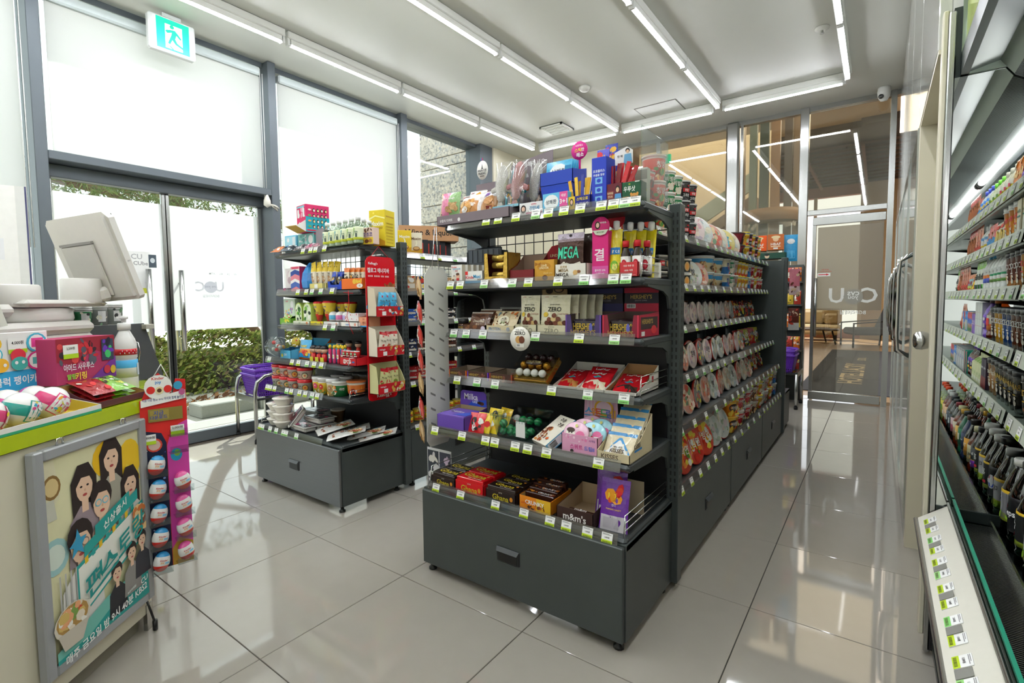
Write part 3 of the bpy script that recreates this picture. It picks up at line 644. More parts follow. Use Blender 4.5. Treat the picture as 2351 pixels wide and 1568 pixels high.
def pillow(W, H, T, kind='pillow', waist=.05):
    def f(u, v, s):
        uu = max(0, sin(pi*u))**.55
        if kind == 'pillow': pv = max(0, sin(pi*min(1, max(0, (v-.05)/.9))))**.6
        else: pv = min(1, (1-v)*1.25)**.9*(.55+.45*min(1, v*5)) 
        x = (u-.5)*W*(1-waist*sin(pi*v)); y = s*(T/2*uu*pv)+(.002*sin(u*23+v*7) if .1 < v < .9 else 0)*uu
        return (x, y+T/2, v*H)
    return f
def pouch(name, lab, cat, W, H, T, cols, loc, front=(), rz=0, rx=0, ry=0, m='film', kind='pillow', grp=None, seal=None, spout=None, nu=10, nv=12, pm='card'):
    """cols: one colour, or [(v, colour)] bands from the bottom, or f(u, v)"""
    P = pillow(W, H, T, kind)
    cf = cols if callable(cols) else ((lambda u, v: [c for q, c in cols if v >= q][-1]) if isinstance(cols, list) else (lambda u, v: cols))
    b = MB()
    b.grid(lambda u, v: P(u, v, -1), nu, nv, lambda u, v: (seal if seal and (v > .94 or (kind == 'pillow' and v < .06)) else cf(u, v)))
    b.grid(lambda u, v: P(1-u, v, 1), nu, nv, lambda u, v: cf(1-u, v))
    if kind != 'pillow': b.add([P(i/8, 0, -1) for i in range(9)]+[P(1-i/8, 0, 1) for i in range(1, 8)], [tuple(range(16))[::-1]], cf(.5, 0))
    o = b.build(name, m)
    def S(u, v, k): p = P(u, v, -1); return (p[0], p[1]-.0012-.0006*k, p[2])
    prt(o, [(S, W/H, front)], pm)
    if spout: MB(spout).lathe([(.008, 0), (.008, .008), (.011, .01), (.011, .03), (.009, .032)], 12, cy=T/2, z=H-.003, fl=(12, .04)).build('spout_cap', 'plastic', o)
    return fin(o, lab, cat, loc, rz, rx, ry, grp)
def cup(name, lab, cat, rb, rt, H, cols, loc, lid='f2f2ee', front=(), span=2.2, rep=1, rz=0, rx=0, m='gloss', grp=None, lidprint=(), liph=.004, lidm='plastic', rim=None, n=22, dome=0):
    """cols: colour or [(v, colour)] bands"""
    bands = cols if isinstance(cols, list) else [(0, cols)]
    vs = [0]+[v for v, _ in bands[1:]]+[1]; prof = [(rb+(rt-rb)*v, v*H) for v in vs]; cc = [c for _, c in bands]
    b = MB().lathe([(rb*.92, .0)]+prof+[(rt+.0025, H), (rt+.0025, H+.003)], n, [cc[0]]+cc+[rim or lid, rim or lid], cy=rt)
    o = b.build(name, m)
    L = MB(lid).lathe([(rt+.001, H+.003), (rt+.002, H+.003+liph), (rt-.004, H+.004+liph+dome), (0, H+.004+liph+dome)], n, cy=rt).build('lid', lidm, o)
    if lidprint: prt(L, [(lambda u, v, k: ((u-.5)*2*rt, rt+(v-.5)*2*rt, H+.0045+liph+.0004*k), 1, lidprint)])
    sp = []
    for q in range(rep):
        off = q*2*pi/rep
        sp.append(((lambda off: lambda u, v, k: ((rb+(rt-rb)*v+.0012+.0005*k)*cos(-pi/2+off+(u-.5)*span), rt+(rb+(rt-rb)*v+.0012+.0005*k)*sin(-pi/2+off+(u-.5)*span), v*H))(off), span*rt/H, front))
    prt(o, sp)
    return fin(o, lab, cat, loc, rz, rx, 0, grp)
def bowl(name, lab, cat, R, H, col, loc, rx, rz, lidcols=(), lid='ece8e4', rim=None, grp=None, sideprint=(), m='gloss', lidm='film', rb=None):
    """instant noodle bowl; its lid looks along local z. loc: rim contact point"""
    rb = rb or R*.72
    o = MB(col).lathe([(rb*.9, 0), (rb, .003), (R*.97, H-.006), (R, H-.005), (R, H)], 26, [col, col, col, rim or lid, rim or lid]).build(name, m)
    L = MB(lid).lathe([(R+.001, H), (R+.0015, H+.002), (R*.97, H+.004), (0, H+.0045)], 26, [rim or lid, rim or lid, lid, lid]).build('lid', lidm, o)
    prt(L, [(lambda u, v, k: ((u-.5)*2*R, (v-.5)*2*R, H+.005+.0005*k), 1, lidcols)], 'film', 'lid_print')
    if sideprint: prt(o, [(lambda u, v, k: ((rb+(R*.97-rb)*v+.001+.0005*k)*cos((u-.5)*2.2-pi/2), (rb+(R*.97-rb)*v+.001+.0005*k)*sin((u-.5)*2.2-pi/2), .004+v*(H-.012)), 2.2*R/H, sideprint)])
    tag(o, lab, cat, grp)
    # lift so that the lowest rim points touch the shelf
    low = min(H*cos(rx)-R*sin(rx), -rb*sin(rx), (H-.005)*cos(rx)-R*sin(rx))
    return place(o, loc[0], loc[1], loc[2]-low+.001, rz, rx)
def bottle(name, lab, cat, prof, col, loc, m='bottle', cap=(.014, .016, 'f2f2ee'), label=None, liquid=None, rz=0, grp=None, n=18, square=0):
    """prof: [(r, z)]; label: (z0, z1, r, colour or bands, print items, span)"""
    R = max(r for r, _ in prof); Hh = prof[-1][1]
    o = MB(col).lathe(prof, n, cy=R).build(name, m)
    c = MB(cap[2]).lathe([(cap[0], -.002), (cap[0], cap[1]*.85), (cap[0]*.9, cap[1])], 16, cy=R, z=Hh, fl=(16, .03)).build('cap', 'plastic', o)
    if liquid:
        pr = [(max(.002, r-.0015), z+.001) for r, z in prof if z < Hh*.82]
        MB(liquid).lathe(pr, n, cy=R).build('liquid', 'gloss', o)
    if label:
        z0, z1, r, lc, it, sp = label; bands = lc if isinstance(lc, list) else [(0, lc)]
        vs = [0]+[v for v, _ in bands[1:]]+[1]
        rr = r if callable(r) else (lambda v: r)
        lb_ = MB().lathe([(rr(v)+.0006, z0+(z1-z0)*v) for v in vs], n, [c_ for _, c_ in bands], cy=R).build('label_band', 'card', o)
        prt(lb_, [((lambda u, v, k: ((rr(v)+.0014+.0005*k)*cos(-pi/2+(u-.5)*sp), R+(rr(v)+.0014+.0005*k)*sin(-pi/2+(u-.5)*sp), z0+(z1-z0)*v)), sp*rr(.5)/(z1-z0), it)])
    return fin(o, lab, cat, loc, rz, 0, 0, grp)
def photo(*a): return a
def busy(n, seed, cols, sz=.12, box_=(.05, .05, .95, .95)): return ('n', n, seed, *box_, cols, sz, 'fff')
# ------------------------------------------------------------------ goods on the near end unit (x .65..1.50), shelf by shelf
# lowest deck
z = .366; BK = '2a1d1a'
def slab_choc(nm, lab, x0, x1, y, zz, col, txtcol='c9b52c', H=.045, D=.15, n=2, rz=0, lift=0, tip='Milk Chocolate'):
    W = x1-x0; t = tray('chocolate_carton', lab, 'chocolate', W, D, H*.8, H, col, ((x0+x1)/2, y, zz), inner='c9a98a', front=[('t', 'Ghana', .5, .42, .55, .8, txtcol), ('t', 'LOTTE', .5, .88, .1, 'e8e0d0'), ('e', .86, .5, .05, .22, 'd98a2a')], rz=rz)
    for i in range(n):
        d = D/n; b = MB(col).box(-W/2+.004, W/2-.004, .004+i*d, i*d+d-.003, .003, H+.004, b=.002).build('chocolate_bar_box', 'gloss', t)
        prt(b, [(lambda u, v, k: ((u-.5)*W*.95, .006+i*d+v*(d-.006), H+.0045+.0004*k), W/d, [('t', 'Ghana', .5, .56, .5, .8, txtcol), ('t', tip, .62, .16, .13, .5, 'e0d8d0'), ('e', .88, .78, .04, .12, 'd98a2a')])])
    return t
slab_choc('a', 'dark brown chocolate bar carton at the outer end of the lowest deck', .655, .785, 1.325, z, BK)
slab_choc('b', 'red chocolate bar carton beside the dark one on the lowest deck', .79, .935, 1.325, z, 'd8141f', H=.055)
slab_choc('c', 'dark brown chocolate carton between the red carton and the orange wafer box', .945, 1.085, 1.33, z, BK, H=.05, n=3, D=.16)
t = tray('wafer_carton', 'orange and yellow crunchy chocolate carton holding stacked bars', 'chocolate', .135, .15, .05, .055, 'e98a1e', (1.17, 1.33, z), inner='d9b070', front=[('r', .55, .0, 1, 1, 'e9b92a'), ('n', 9, 5, .3, .05, .9, .5, ('4a2a1a', '7a4022', 'c06a20'), .14, 'f'), ('t', 'CRUNKY', .5, .62, .3, .6, 'fdfdfa'), ('t', 'LOTTE', .16, .5, .12, 'c81e1e')])
for i in range(4):
    b = MB('3a1d14').box(-.062, .062, .03+.028*i, .055+.028*i, .003, .056+.008*i, b=.002).build('wafer_bar', 'gloss', t)
    prt(b, [(lambda u, v, k: ((u-.5)*.12, .031+.028*i+v*.023, .0565+.008*i+.0004*k), 5, [('n', 10, i, .02, .1, .98, .9, ('c06a20', 'd98a2a', '7a3018'), .3, 'f'), ('t', 'CRUNKY', .66, .5, .55, .5, 'fafafa')])])
t = tray('open_carton', 'half empty brown carton with two blue and brown candy bars inside', 'chocolate', .14, .19, .05, .08, '3a2420', (1.335, 1.325, z), inner='bfa584', front=[('t', "m&m's", .5, .45, .5, .7, 'f4f0ec')])
for i, c in enumerate(('2f86c8', '4a2a20')):
    b = MB(c).box(-.055, .055, .012+.03*i, .038+.03*i, .003, .022+.006*i, b=.006).build('candy_bar', 'film', t)
    prt(b, [(lambda u, v, k: ((u-.5)*.1, .014+.03*i+v*.022, .0225+.006*i+.0005*k), 4.5, [('t', 'm&m', .45, .5, .7, .6, 'f6f4f0')])])
PP = lambda sd_: [('r', .05, .0, .95, .30, 'd9d4dc'), ('n', 7, sd_, .3, .6, .7, .8, ('d8202a', 'f0a01e', 'e04828'), .13, 'f'), ('t', 'POP', .5, .68, .1, 'f8e23a'), ('t', '캔디', .5, .5, .05, 'e8dcf4'), ('t', 'POPPING CANDY', .5, .42, .03, 'f4c64a'), ('r', .15, .05, .7, .26, 'c4bec8')]
for i, (x, y, rz, lean) in enumerate(((1.40, 1.455, 25, -14), (1.427, 1.41, 16, -12), (1.463, 1.345, 8, -12))):
    pouch('candy_bag', 'purple popping candy bag leaning at the fence end, %s' % ('hindmost', 'middle one', 'frontmost')[i], 'candy', .10, .17, .018, '6f2aa6', (x, y, z), PP(i), rz=RAD(rz*.5), rx=RAD(lean), seal='7d3cb4', grp='purple popping candy bags')
MB('c4b394').slab([(1.35, 1.53, z), (1.5, 1.53, z), (1.5, 1.53, z+.12), (1.35, 1.53, z+.12)], (0, .003, 0)).build('backing_card', 'card')
tag(bpy.data.objects['backing_card'], 'plain cardboard backing behind the purple candy bags', 'cardboard')
# second shelf
z = .601
t = tray('chocolate_carton', 'violet chocolate biscuit display with a raised header card', 'chocolate', .15, .15, .058, .075, '6b4bb0', (.745, 1.35, z), inner='b5a07c', right=[('t', '밀카', .5, .5, .4, 'f4f0fa')], back=[('p', [(.3, .02), (.98, .02), (.98, .5), (.45, .3)], '2f5ad0'), ('t', 'Milka', .42, .6, .42, .7, 'fbf9ff'), ('t', 'OREO', .6, .28, .16, 'f4f4fa'), ('e', .82, .22, .09, .12, '5a3420'), ('e', .74, .26, .08, .1, '3a2216')], header=.065, hcol='6b4bb0')
b = MB('7a5cc0').box(-.07, .07, .004, .13, .03, .062, b=.002).build('biscuit_box', 'card', t)
prt(b, [(flat(.14, .062, .004), 2.2, [('t', 'Milka', .45, .55, .5, .7, 'fbf9ff'), ('e', .78, .3, .1, .22, '5a3420')]), (lambda u, v, k: ((u-.5)*.14, .004+v*.126, .0625+.0004*k), 1.1, [('t', 'Milka', .4, .5, .2, .6, 'd9cff0'), ('p', [(.5, .1), (1, .1), (1, .9), (.8, .6)], '4a62d0')])])
for i, (x, y, c, c2) in enumerate(((.855, 1.37, 'd9222a', 'f6f2ea'), (.875, 1.385, 'f0cf22', 'd8302a'), (.905, 1.40, 'f2d42c', 'e9b01e'), (.93, 1.43, 'e8c21c', 'c89014'))):
    pouch('snack_bag', ('red and white', 'yellow', 'bright yellow', 'mustard yellow')[i]+' small toy candy bag squeezed beside the clear tub', 'candy', .075, .085+.02*(i > 1), .02, c, (x, y, z), [('n', 8, 20+i, .15, .2, .85, .8, (c2, 'f4f4f0', '3a3a3a', 'e8b020'), .16, 'f')], rx=RAD(-25), rz=RAD(10-8*i))
# clear tub of green candy balls
e = empty('candy_tub', 'clear square plastic tub of green candy balls', 'tub', (1.025, 1.385, z+.001))
W, D, Hh = .15, .16, .085
tb = MB('eef4f2'); 
for sx in (-1, 1): tb.slab([(sx*.07, .005, .002), (sx*.07, D-.005, .002), (sx*.082, D+.005, Hh), (sx*.082, -.005, Hh)], (sx*.0015, 0, 0))
for y0, y1 in ((.005, -.005), (D-.005, D+.005)): tb.slab([(-.07, y0, .002), (.07, y0, .002), (.082, y1, Hh), (-.082, y1, Hh)], (0, .0015, 0))
tb.box(-.07, .07, .005, D-.005, 0, .002); tb.build('tub_wall', 'clear', e)
rm = MB('dfe6e4'); rm.box(-.09, .09, -.012, -.004, Hh-.004, Hh+.004).box(-.09, .09, D+.004, D+.012, Hh-.004, Hh+.004).box(-.09, -.082, -.012, D+.012, Hh-.004, Hh+.004).box(.082, .09, -.012, D+.012, Hh-.004, Hh+.004)
for i in range(14): rm.box(-.088+.0125*i, -.084+.0125*i, -.0135, -.012, Hh-.018, Hh+.002)
rm.build('tub_rim', 'clear', e)
MB('f4f4f0').box(.028, .07, -.0035, -.003, .012, .072).build('product_label', 'card', e)
rd = random.Random(5); GB = []
for i in range(13):
    x, y, zz = ((i % 4)-1.5)*.034+rd.uniform(-.003, .003), .025+(i//4 % 3)*.045, .0185+(.03 if i > 7 else 0)
    m = MB('2f9a5a').lathe([(.017*sin(pi*k/8)+.0002, -.017*cos(pi*k/8)) for k in range(9)], 12, [('38a866', '1f7a48')[k % 2] for k in range(8)])
    if i == 8: m = MB('f4f2ee').lathe([(.018*sin(pi*k/8)+.0002, -.018*cos(pi*k/8)) for k in range(9)], 12, ['c8342c']*4+['f6f4f0']*4)
    g = m.build('candy_ball', 'gloss'); tag(place(g, 1.025+x, 1.385+y, z+zz), 'red and white candy ball in the tub' if i == 8 else 'green candy ball in the clear square tub', 'candy', None if i == 8 else 'green candy balls'); g.rotation_euler = (rd.uniform(0, 3), rd.uniform(0, 3), 0) if i != 8 else (0, .4, 0)
b = box('biscuit_box', 'cream and blue nut snack box lying slanted beside the tub', 'snack', .10, .035, .15, 'e9e3d4', (1.165, 1.365, z+.012), front=[('n', 26, 3, .03, .05, .5, .55, ('7a3a1c', 'a8562a', '5a2814', 'c88a4a'), .06, 'f'), ('t', '구운', .5, .86, .12, '2a1c18'), ('t', '구운', .62, .70, .12, '2a1c18'), ('e', .7, .2, .08, .04, 'd8602a')], right=[('r', 0, 0, 1, 1, '4fb0dc'), ('r', .1, .05, .9, .5, 'f2f4f4'), ('b', .2, .1, .8, .3, '202020'), ('r', .1, .6, .9, .92, '2f86c0')], rx=RAD(-58), rz=RAD(-28))
t = tray('candy_display', 'pink striped jelly candy display box with a rainbow header', 'candy', .138, .17, .065, .078, 'e6a6c8', (1.335, 1.36, z), inner='c9b79a', front=[('n', 10, 8, .05, .6, .95, .95, ('f6d0e2', 'e884b4'), .08, 'f'), ('t', '스위트', .42, .36, .26, .5, 'd84a98'), ('t', '드림II', .78, .36, .24, .34, '3a6ac8'), ('t', '12개입', .86, .8, .12, '6a4a8a'), ('e', .3, .12, .05, .1, '3a3030')], right=[('n', 10, 4, .1, .1, .9, .8, ('f2e04a', 'e86aa8', '6ac0e0', '5a4038'), .2, 'f')],
         back=[('r', .1+.1*i, .02, .15+.1*i, .98, 'f4d4e4') if i < 8 else ('r', 0, 0, 0.01, .01, 'f4d4e4') for i in range(9)]+[('e', .6, .62, .28, .34, 'f2b83c'), ('e', .6, .62, .22, .27, 'f4d4e4'), ('t', '스', .16, .4, .36, '4aa0d8'), ('t', '위', .32, .4, .36, 'f0a028'), ('t', '트', .46, .4, .34, 'e05a48'), ('t', '드', .62, .4, .34, '48a868'), ('t', '림', .76, .4, .36, '4a68c8'), ('t', 'II', .88, .4, .34, 'e8b03a')], header=.088, hcol='eebcd6')
for i in range(5):
    m = MB(('f0c2da', 'a6dcec')[i % 2]).lathe([(.046, 0), (.05, .004), (.046, .008), (0, .009)], 24, sy=.8).build('jelly_pack', 'gloss', t)
    m.matrix_local = Matrix.Translation((-.02 if i % 2 == 0 else .03, .02+.03*i, .065)) @ Euler((RAD(68), 0, 0)).to_matrix().to_4x4()
    prt(m, [(lambda u, v, k: ((u-.5)*.09, (v-.5)*.072, .0095+.0003*k), 1.25, [('e', .28, .45, .2, .24, 'fbf6ee'), ('e', .28, .62, .18, .12, '4a3a34'), ('e', .7, .4, .2, .22, 'e878a8'), ('r', .58, .26, .82, .34, 'fafafa'), ('e', .22, .5, .03, .05, '3a3030'), ('e', .34, .5, .03, .05, '3a3030'), ('e', .5, .84, .06, .08, 'e0e08a'), ('e', .5, .3, .04, .06, 'd03a3a')])])
t = tray('chocolate_display', 'pale checked carton of blue and white chocolate pouches', 'chocolate', .115, .20, .03, .13, 'd6c8a4', (1.466, 1.345, z), inner='cdbf9c', front=[('t', 'KISSES', .4, .5, .55, .7, '6a5a4a')], right=[('n', 30, 6, .02, .05, .98, .95, ('cdbd96', 'ddd0ae'), .12, 'f'), ('t', 'KISSES', .3, 1.6, .5, .5, '3a2a24'), ('r', .18, 1.0, .5, 1.25, '3a8ad0')])
for i in range(5):
    P = pillow(.105, .10, .02, 'stand'); c2 = MB()
    c2.grid(lambda u, v: P(u, v, -1), 8, 8, lambda u, v: '3f8ecb' if v > .82 else 'dccfae'); c2.grid(lambda u, v: P(1-u, v, 1), 8, 8, 'cdbf9c')
    pk = c2.build('chocolate_pouch', 'film', t); pk.matrix_local = Matrix.Translation((0, .012+.034*i, .008+.022*i)) @ Euler((RAD(-40), 0, 0)).to_matrix().to_4x4()
    if i == 0: prt(pk, [(lambda u, v, k: (P(u, v, -1)[0], P(u, v, -1)[1]-.0015-.0005*k, P(u, v, -1)[2]), 1.15, [('p', [(.08, .06), (.92, .06), (.96, .2), (.55, .78), (.45, .78), (.04, .2)], '4a9ad8'), ('p', [(.14, .1), (.86, .1), (.88, .2), (.53, .68), (.47, .68), (.12, .2)], 'f4f4f2'), ('t', "HERSHEY'S", .5, .42, .06, '3a2a24'), ('t', 'KISSES', .5, .28, .15, .66, '3a2420')])])
# third shelf
z = .801
for i, (x0, x1, c, s_) in enumerate(((.645, .745, 'd9681e', 'orange'), (.75, .865, '6a3ab0', 'purple'), (.87, .985, 'a84a30', 'brick red'))):
    W = x1-x0; tray('chocolate_tray', 'flat brown nugget tray with %s ends on the third shelf' % s_, 'chocolate', W, .12, .034, .04, '4a3028', ((x0+x1)/2, 1.455, z), inner='8a7a6a', front=[('r', 0, 0, .05, 1, c), ('r', .95, 0, 1, 1, c), ('t', "HERSHEY'S", .34, .6, .3, .5, 'b99a4a'), ('n', 7, 30+i, .6, .1, .94, .75, ('7a4a3a', '5a3026', '8a5a48'), .25, 'f')], right=[('r', 0, 0, 1, 1, c)])
e = empty('praline_box', 'clear-lidded praline box propped up with gold, dark and white pralines', 'chocolate', (1.075, 1.46, z+.001)); e.rotation_euler = (RAD(38), 0, 0)
W, D = .15, .135
MB('b58a3a').box(-W/2, W/2, 0, D, 0, .03, b=.003).build('box_base', 'foil', e)
MB('8a6428').box(-W/2+.004, W/2-.004, .004, D-.004, .03, .031).build('gold_tray', 'foil', e)
for j in range(3):
    for i in range(4):
        c = ('efe9df', 'c58a2a', '3a1c1c')[j]; p_ = MB(c).lathe([(.0155*sin(pi*k/7)+.0002, -.0155*cos(pi*k/7)) for k in range(8)], 10, cx=-.052+.035*i, cy=.026+.042*j, z=.044).build('praline', 'foil' if j == 1 else 'film', e)
MB('3a1e18').lathe([(.04, 0), (.04, .004), (0, .0045)], 20, sy=.36, cx=0, cy=.068, z=.058).build('name_plate', 'gloss', e)
prt(e, [(lambda u, v, k: ((u-.5)*.07, .058+v*.02, .0627+.0004*k), 3.5, [('t', 'COLLECTION', .5, .5, .6, .9, 'd8c48a')])])
MB('f0f4f4').box(-W/2, W/2, 0, D, .0305, .066, b=.003).build('clear_lid', 'clear', e)
for i, (x0, x1, ww, yy) in enumerate(((1.165, 1.265, 0, 1.47), (1.268, 1.375, 1, 1.465))):
    tray('wafer_carton', ('white carton behind the plain red wafer packs', 'white carton behind the white chocolate wafer packs')[i], 'chocolate', x1-x0, .19, .01, .08, 'e6e2da', ((x0+x1)/2, yy, z), inner='d9d5cc')
t = tray('wafer_carton', 'brown-lined carton of dark chocolate wafer packs at the fence end', 'chocolate', .12, .21, .012, .085, 'e8e4dc', (1.44, 1.46, z), inner='a87c50', right=[('r', .55, 2, .95, 5, 'f4f0ea'), ('r', .66, 2.6, .74, 4.4, 'c8303a')])
LK = lambda c: [('t', 'Loacker', .5, .82, .12, .55, 'fbfbf8'), ('e', .5, .62, .16, .05, '3a8fc8'), ('p', [(.38, .6), (.5, .7), (.62, .6)], '4aa05a'), ('p', [(0, .0), (1, .0), (1, .2), (.6, .46), (.35, .42), (0, .3)], c), ('r', .62, .06, .92, .4, {'2a1a16': '4a281c', 'efe4cf': 'e0cfae', 'c98a4a': 'b06a30'}[c])]
for i, (x, y, w_, c, d) in enumerate(((1.205, 1.485, .10, 'c98a4a', 'hazelnut'), (1.32, 1.475, .105, 'efe4cf', 'white chocolate'), (1.44, 1.475, .105, '2a1a16', 'dark chocolate'))):
    for k_ in range(2):
        pouch('wafer_pack', 'red %s wafer pack lying in its white carton, %s from the front' % (d, ORD[k_]), 'wafer', w_, .11, .02, 'd5202b', (x, y+.03*k_, z+.006+.012*k_), LK(c) if k_ == 0 else [('t', 'Loacker', .5, .82, .12, .55, 'fbfbf8')], rx=RAD(-66 if i != 1 else -55), seal='c11a24', grp=None)
# fourth shelf
z = 1.001
o = MB('3a2a22').lathe([(.02, 0), (.022, .004), (.022, .034)], 20, ['4a2f20', '5a3a26'], cy=.022).build('chocolate_jar', 'gloss'); MB('1b1b1c').lathe([(.023, .034), (.023, .052), (.02, .054)], 20, cy=.022).build('lid', 'plastic', o)
prt(o, [(lambda u, v, k: ((.0225+.0004*k)*cos(-pi/2+(u-.5)*1.8), .022+(.0225+.0004*k)*sin(-pi/2+(u-.5)*1.8), .006+v*.026), 1.5, [('r', .05, .1, .95, .8, '2a1c16'), ('t', '초코볼', .5, .45, .4, 'd8b060')])]); fin(o, 'tiny black-lidded chocolate jar at the outer end of the fourth shelf', 'chocolate', (.70, 1.47, z))
t = tray('snack_tray', 'brown card tray with chocolate snack bags on the fourth shelf', 'snack', .13, .13, .03, .07, '5a3a2a', (.785, 1.465, z), inner='6a4a38', front=[('n', 8, 2, .05, .1, .6, .9, ('c88a4a', '8a5a3a'), .3, 'f'), ('e', .85, .5, .09, .36, 'e4d8ea')])
for i in range(2): pouch('snack_bag', 'brown dripping-chocolate snack bag, %s in the brown tray' % ('front one', 'rear one')[i], 'snack', .115, .085, .02, [(0, '6a4634'), (.8, '8a6450'), (.9, 'd8d0c8')], (.785+.012*i, 1.475+.045*i, z+.012+.012*i), [('p', [(0, .8), (.2, .7), (.3, .78), (.5, .64), (.7, .76), (1, .66), (1, .9), (0, .92)], '4a2c20'), ('t', 'ChocoBall', .5, .45, .14, .6, 'e8d8c4'), ('t', '초코', .5, .28, .1, 'd8b890')], rx=RAD(-28))
t = tray('snack_tray', 'cream tray holding a beige illustrated chocolate ball bag', 'snack', .15, .13, .03, .06, 'd9caa4', (.915, 1.465, z), inner='cdbd98', front=[('t', 'PROTEIN', .35, .5, .5, .4, '6a86a8'), ('e', .8, .5, .06, .3, '9aa0a8')])
pouch('snack_bag', 'beige bag printed with brown chocolate balls in the cream tray', 'snack', .13, .095, .02, 'e2cfa8', (.915, 1.475, z+.012), [('n', 34, 11, .05, .1, .95, .92, ('7a4a2a', '5a3420', 'a8683a', '4a90b8', 'd87a3a', 'f4ead0'), .07, 'f'), ('e', .5, .45, .22, .24, 'f4ecd4'), ('t', '초코', .5, .52, .14, '4a3a2a'), ('t', '볼볼', .5, .36, .12, '6a7a3a')], rx=RAD(-32))
pouch('snack_bag', 'dark brown snack bag standing behind the beige bag', 'snack', .12, .105, .02, '3f312c', (.885, 1.57, z), [('t', 'dark', .4, .8, .1, 'c8b8a8')], rx=RAD(-8), seal='8a8a88')
MB('b99f72').slab([(1.0, 1.66, z), (1.12, 1.66, z), (1.12, 1.66, z+.19), (1.0, 1.66, z+.19)], (0, .003, 0)).build('mascot_card', 'card'); o = bpy.data.objects['mascot_card']; tag(o, 'kraft backing card with a round badge behind the chocolate ball pouches', 'cardboard')
prt(o, [(lambda u, v, k: (1.0+.12*u, 1.66-.0005*k, z+.19*v), .63, [('e', .3, .9, .15, .07, '3a2c24'), ('e', .68, .92, .2, .07, '3a2c24'), ('e', .68, .92, .15, .05, 'c9b083')])])
def ZERO(sc=1): return [('t', 'LOTTE', .2, .94, .03, 'b8302c'), ('r', .42, .93, .56, .945, '8a8270'), ('t', '설탕제로·당류제로', .5, .70, .045, .62, '3a3a32'), ('t', 'ZERO', .5, .56, .14, .58, '262622'), ('e', .2, .40, .085, .075, 'd8b83a'), ('t', 'Crunch Chocolate', .8, .42, .05, .34, '8a4a3a')]+[('e', .5+dx, .10+dy, .085, .075, c) for dx, dy, c in ((-.24, .04, '6a3a28'), (-.1, .02, '5a2e20'), (.06, .04, '7a4632'), (.22, .03, 'd6b67a'), (.36, .05, '5a2e20'), (-.16, .15, '74402c'), (0, .16, 'd9bd84'), (.16, .16, '6a3a28'), (.02, .27, '74402c'))]
def zero(lab, x, y, W, pr=1): return pouch('chocolate_pouch', lab, 'chocolate', W, .125, .024, 'd9d3b4', (x, y, z+.028), ZERO() if pr else [('t', 'ZERO', .5, .56, .14, .58, '262622')], kind='stand', rx=RAD(-3), seal='e2dcc0', waist=0) if 0 else pouch('chocolate_pouch', lab, 'chocolate', W, .125, .024, 'd9d3b4', (x, y, z+.026), ZERO() if pr else [('t', 'ZERO', .5, .56, .14, .58, '262622')], kind='stand', rx=RAD(-3), seal='e2dcc0')
zero('smaller cream pouch of chocolate balls standing in the cream trays', 1.045, 1.485, .092)
for i in range(5): zero('larger cream chocolate ball pouch, %s in its row' % ORD[i], 1.16+.017*i, 1.485+.033*i, .132, i < 2)
for i, x in enumerate((1.047, 1.163)): tray('pouch_tray', ('narrow', 'wide')[i]+' cream card tray under the chocolate ball pouches', 'carton', (.10, .125)[i], .18, .036, .045, 'd6cfb0', (x, 1.462, z), inner='c6be9e', front=[('t', 'ZERO', .5, .4, .5, '8a8672'), ('t', '설탕제로', .5, .82, .2, 'a09a84')])
def hersh(x, W, lab, back, c2, tr, rt):
    t = tray('chocolate_display', lab, 'chocolate', W, .19, .076, .085, tr, (x, 1.455, z), inner='5a4a44', scoop=.75, front=[('t', "HERSHEY'S", .5, .18, .26, .7, 'a88c46'), ('r', 0, 0, .04, 1, c2), ('r', .96, 0, 1, 1, c2)], back=[('r', 0, .0, 1, .34, back), ('r', 0, .78, 1, 1, back), ('t', "HERSHEY'S", .5, .62, .18, .62, 'b99a50'), ('t', 'EXOTIC DARK', .5, .46, .06, '8a8088'), ('r', .08, .14, .34, .32, 'e8e8e6'), ('b', .1, .16, .32, .3, '222')], header=.088, hcol='2a2430', right=rt)
    for i in range(3): pk = MB('231a2a' if tr[0] == '4' else '241519').box(-W*.36, W*.36, .014+.045*i, .05+.045*i, .004, .06, b=.006).build('chocolate_bar', 'film', t); prt(pk, [(flat(W*.7, .056, .0135+.045*i), W*.7/.056, [('t', "HERSHEY'S", .5, .62, .42, .96, 'c9a83c'), ('t', 'EXOTIC DARK', .5, .22, .12, 'e8e4dc'), ('e', .74, .5, .07, .34, '6a6ac0'), ('e', .84, .12, .06, .14, 'c8303a')])])
hersh(1.30, .142, 'navy and purple dark chocolate display box with bars', '2c2a58', '6a4a9a', '4a3a6a', ())
hersh(1.442, .132, 'crimson dark chocolate display box with bars at the shelf end', 'a8203a', 'c8304a', '8a2036', [('r', 0, 0, 1, 1, 'a8203a'), ('r', .08, .35, .92, .9, '3a2a2c'), ('t', "HERSHEY'S", .4, .7, .22, .6, 'b99a50'), ('e', .72, .3, .14, .2, 'c8303a'), ('r', .1, .06, .26, .26, 'e8e8e6')])
o = MB('eeeae0').lathe([(.047, 0), (.047, .0015), (0, .002)], 30).build('shelf_wobbler', 'card'); prt(o, [(lambda u, v, k: ((u-.5)*.09, (v-.5)*.09, .0025+.0004*k), 1, [('t', 'ZERO', .5, .74, .16, '2a2a2a'), ('t', '설탕제로 · 당류제로', .5, .88, .05, '5a5a52'), ('e', .42, .46, .15, .16, 'c89a5a'), ('e', .6, .46, .15, .16, '6a3a26'), ('r', .3, .14, .72, .3, 'd8d4cc'), ('r', .36, .18, .5, .26, '8a8a88')])]); MB('e8ecec').box(-.006, .006, .04, .075, .0, .001).build('clear_stem', 'clear', o)
tag(place(o, 1.045, 1.428, .985, 0, pi/2), 'round white wobbler sign hanging below the fourth shelf strip', 'sign')
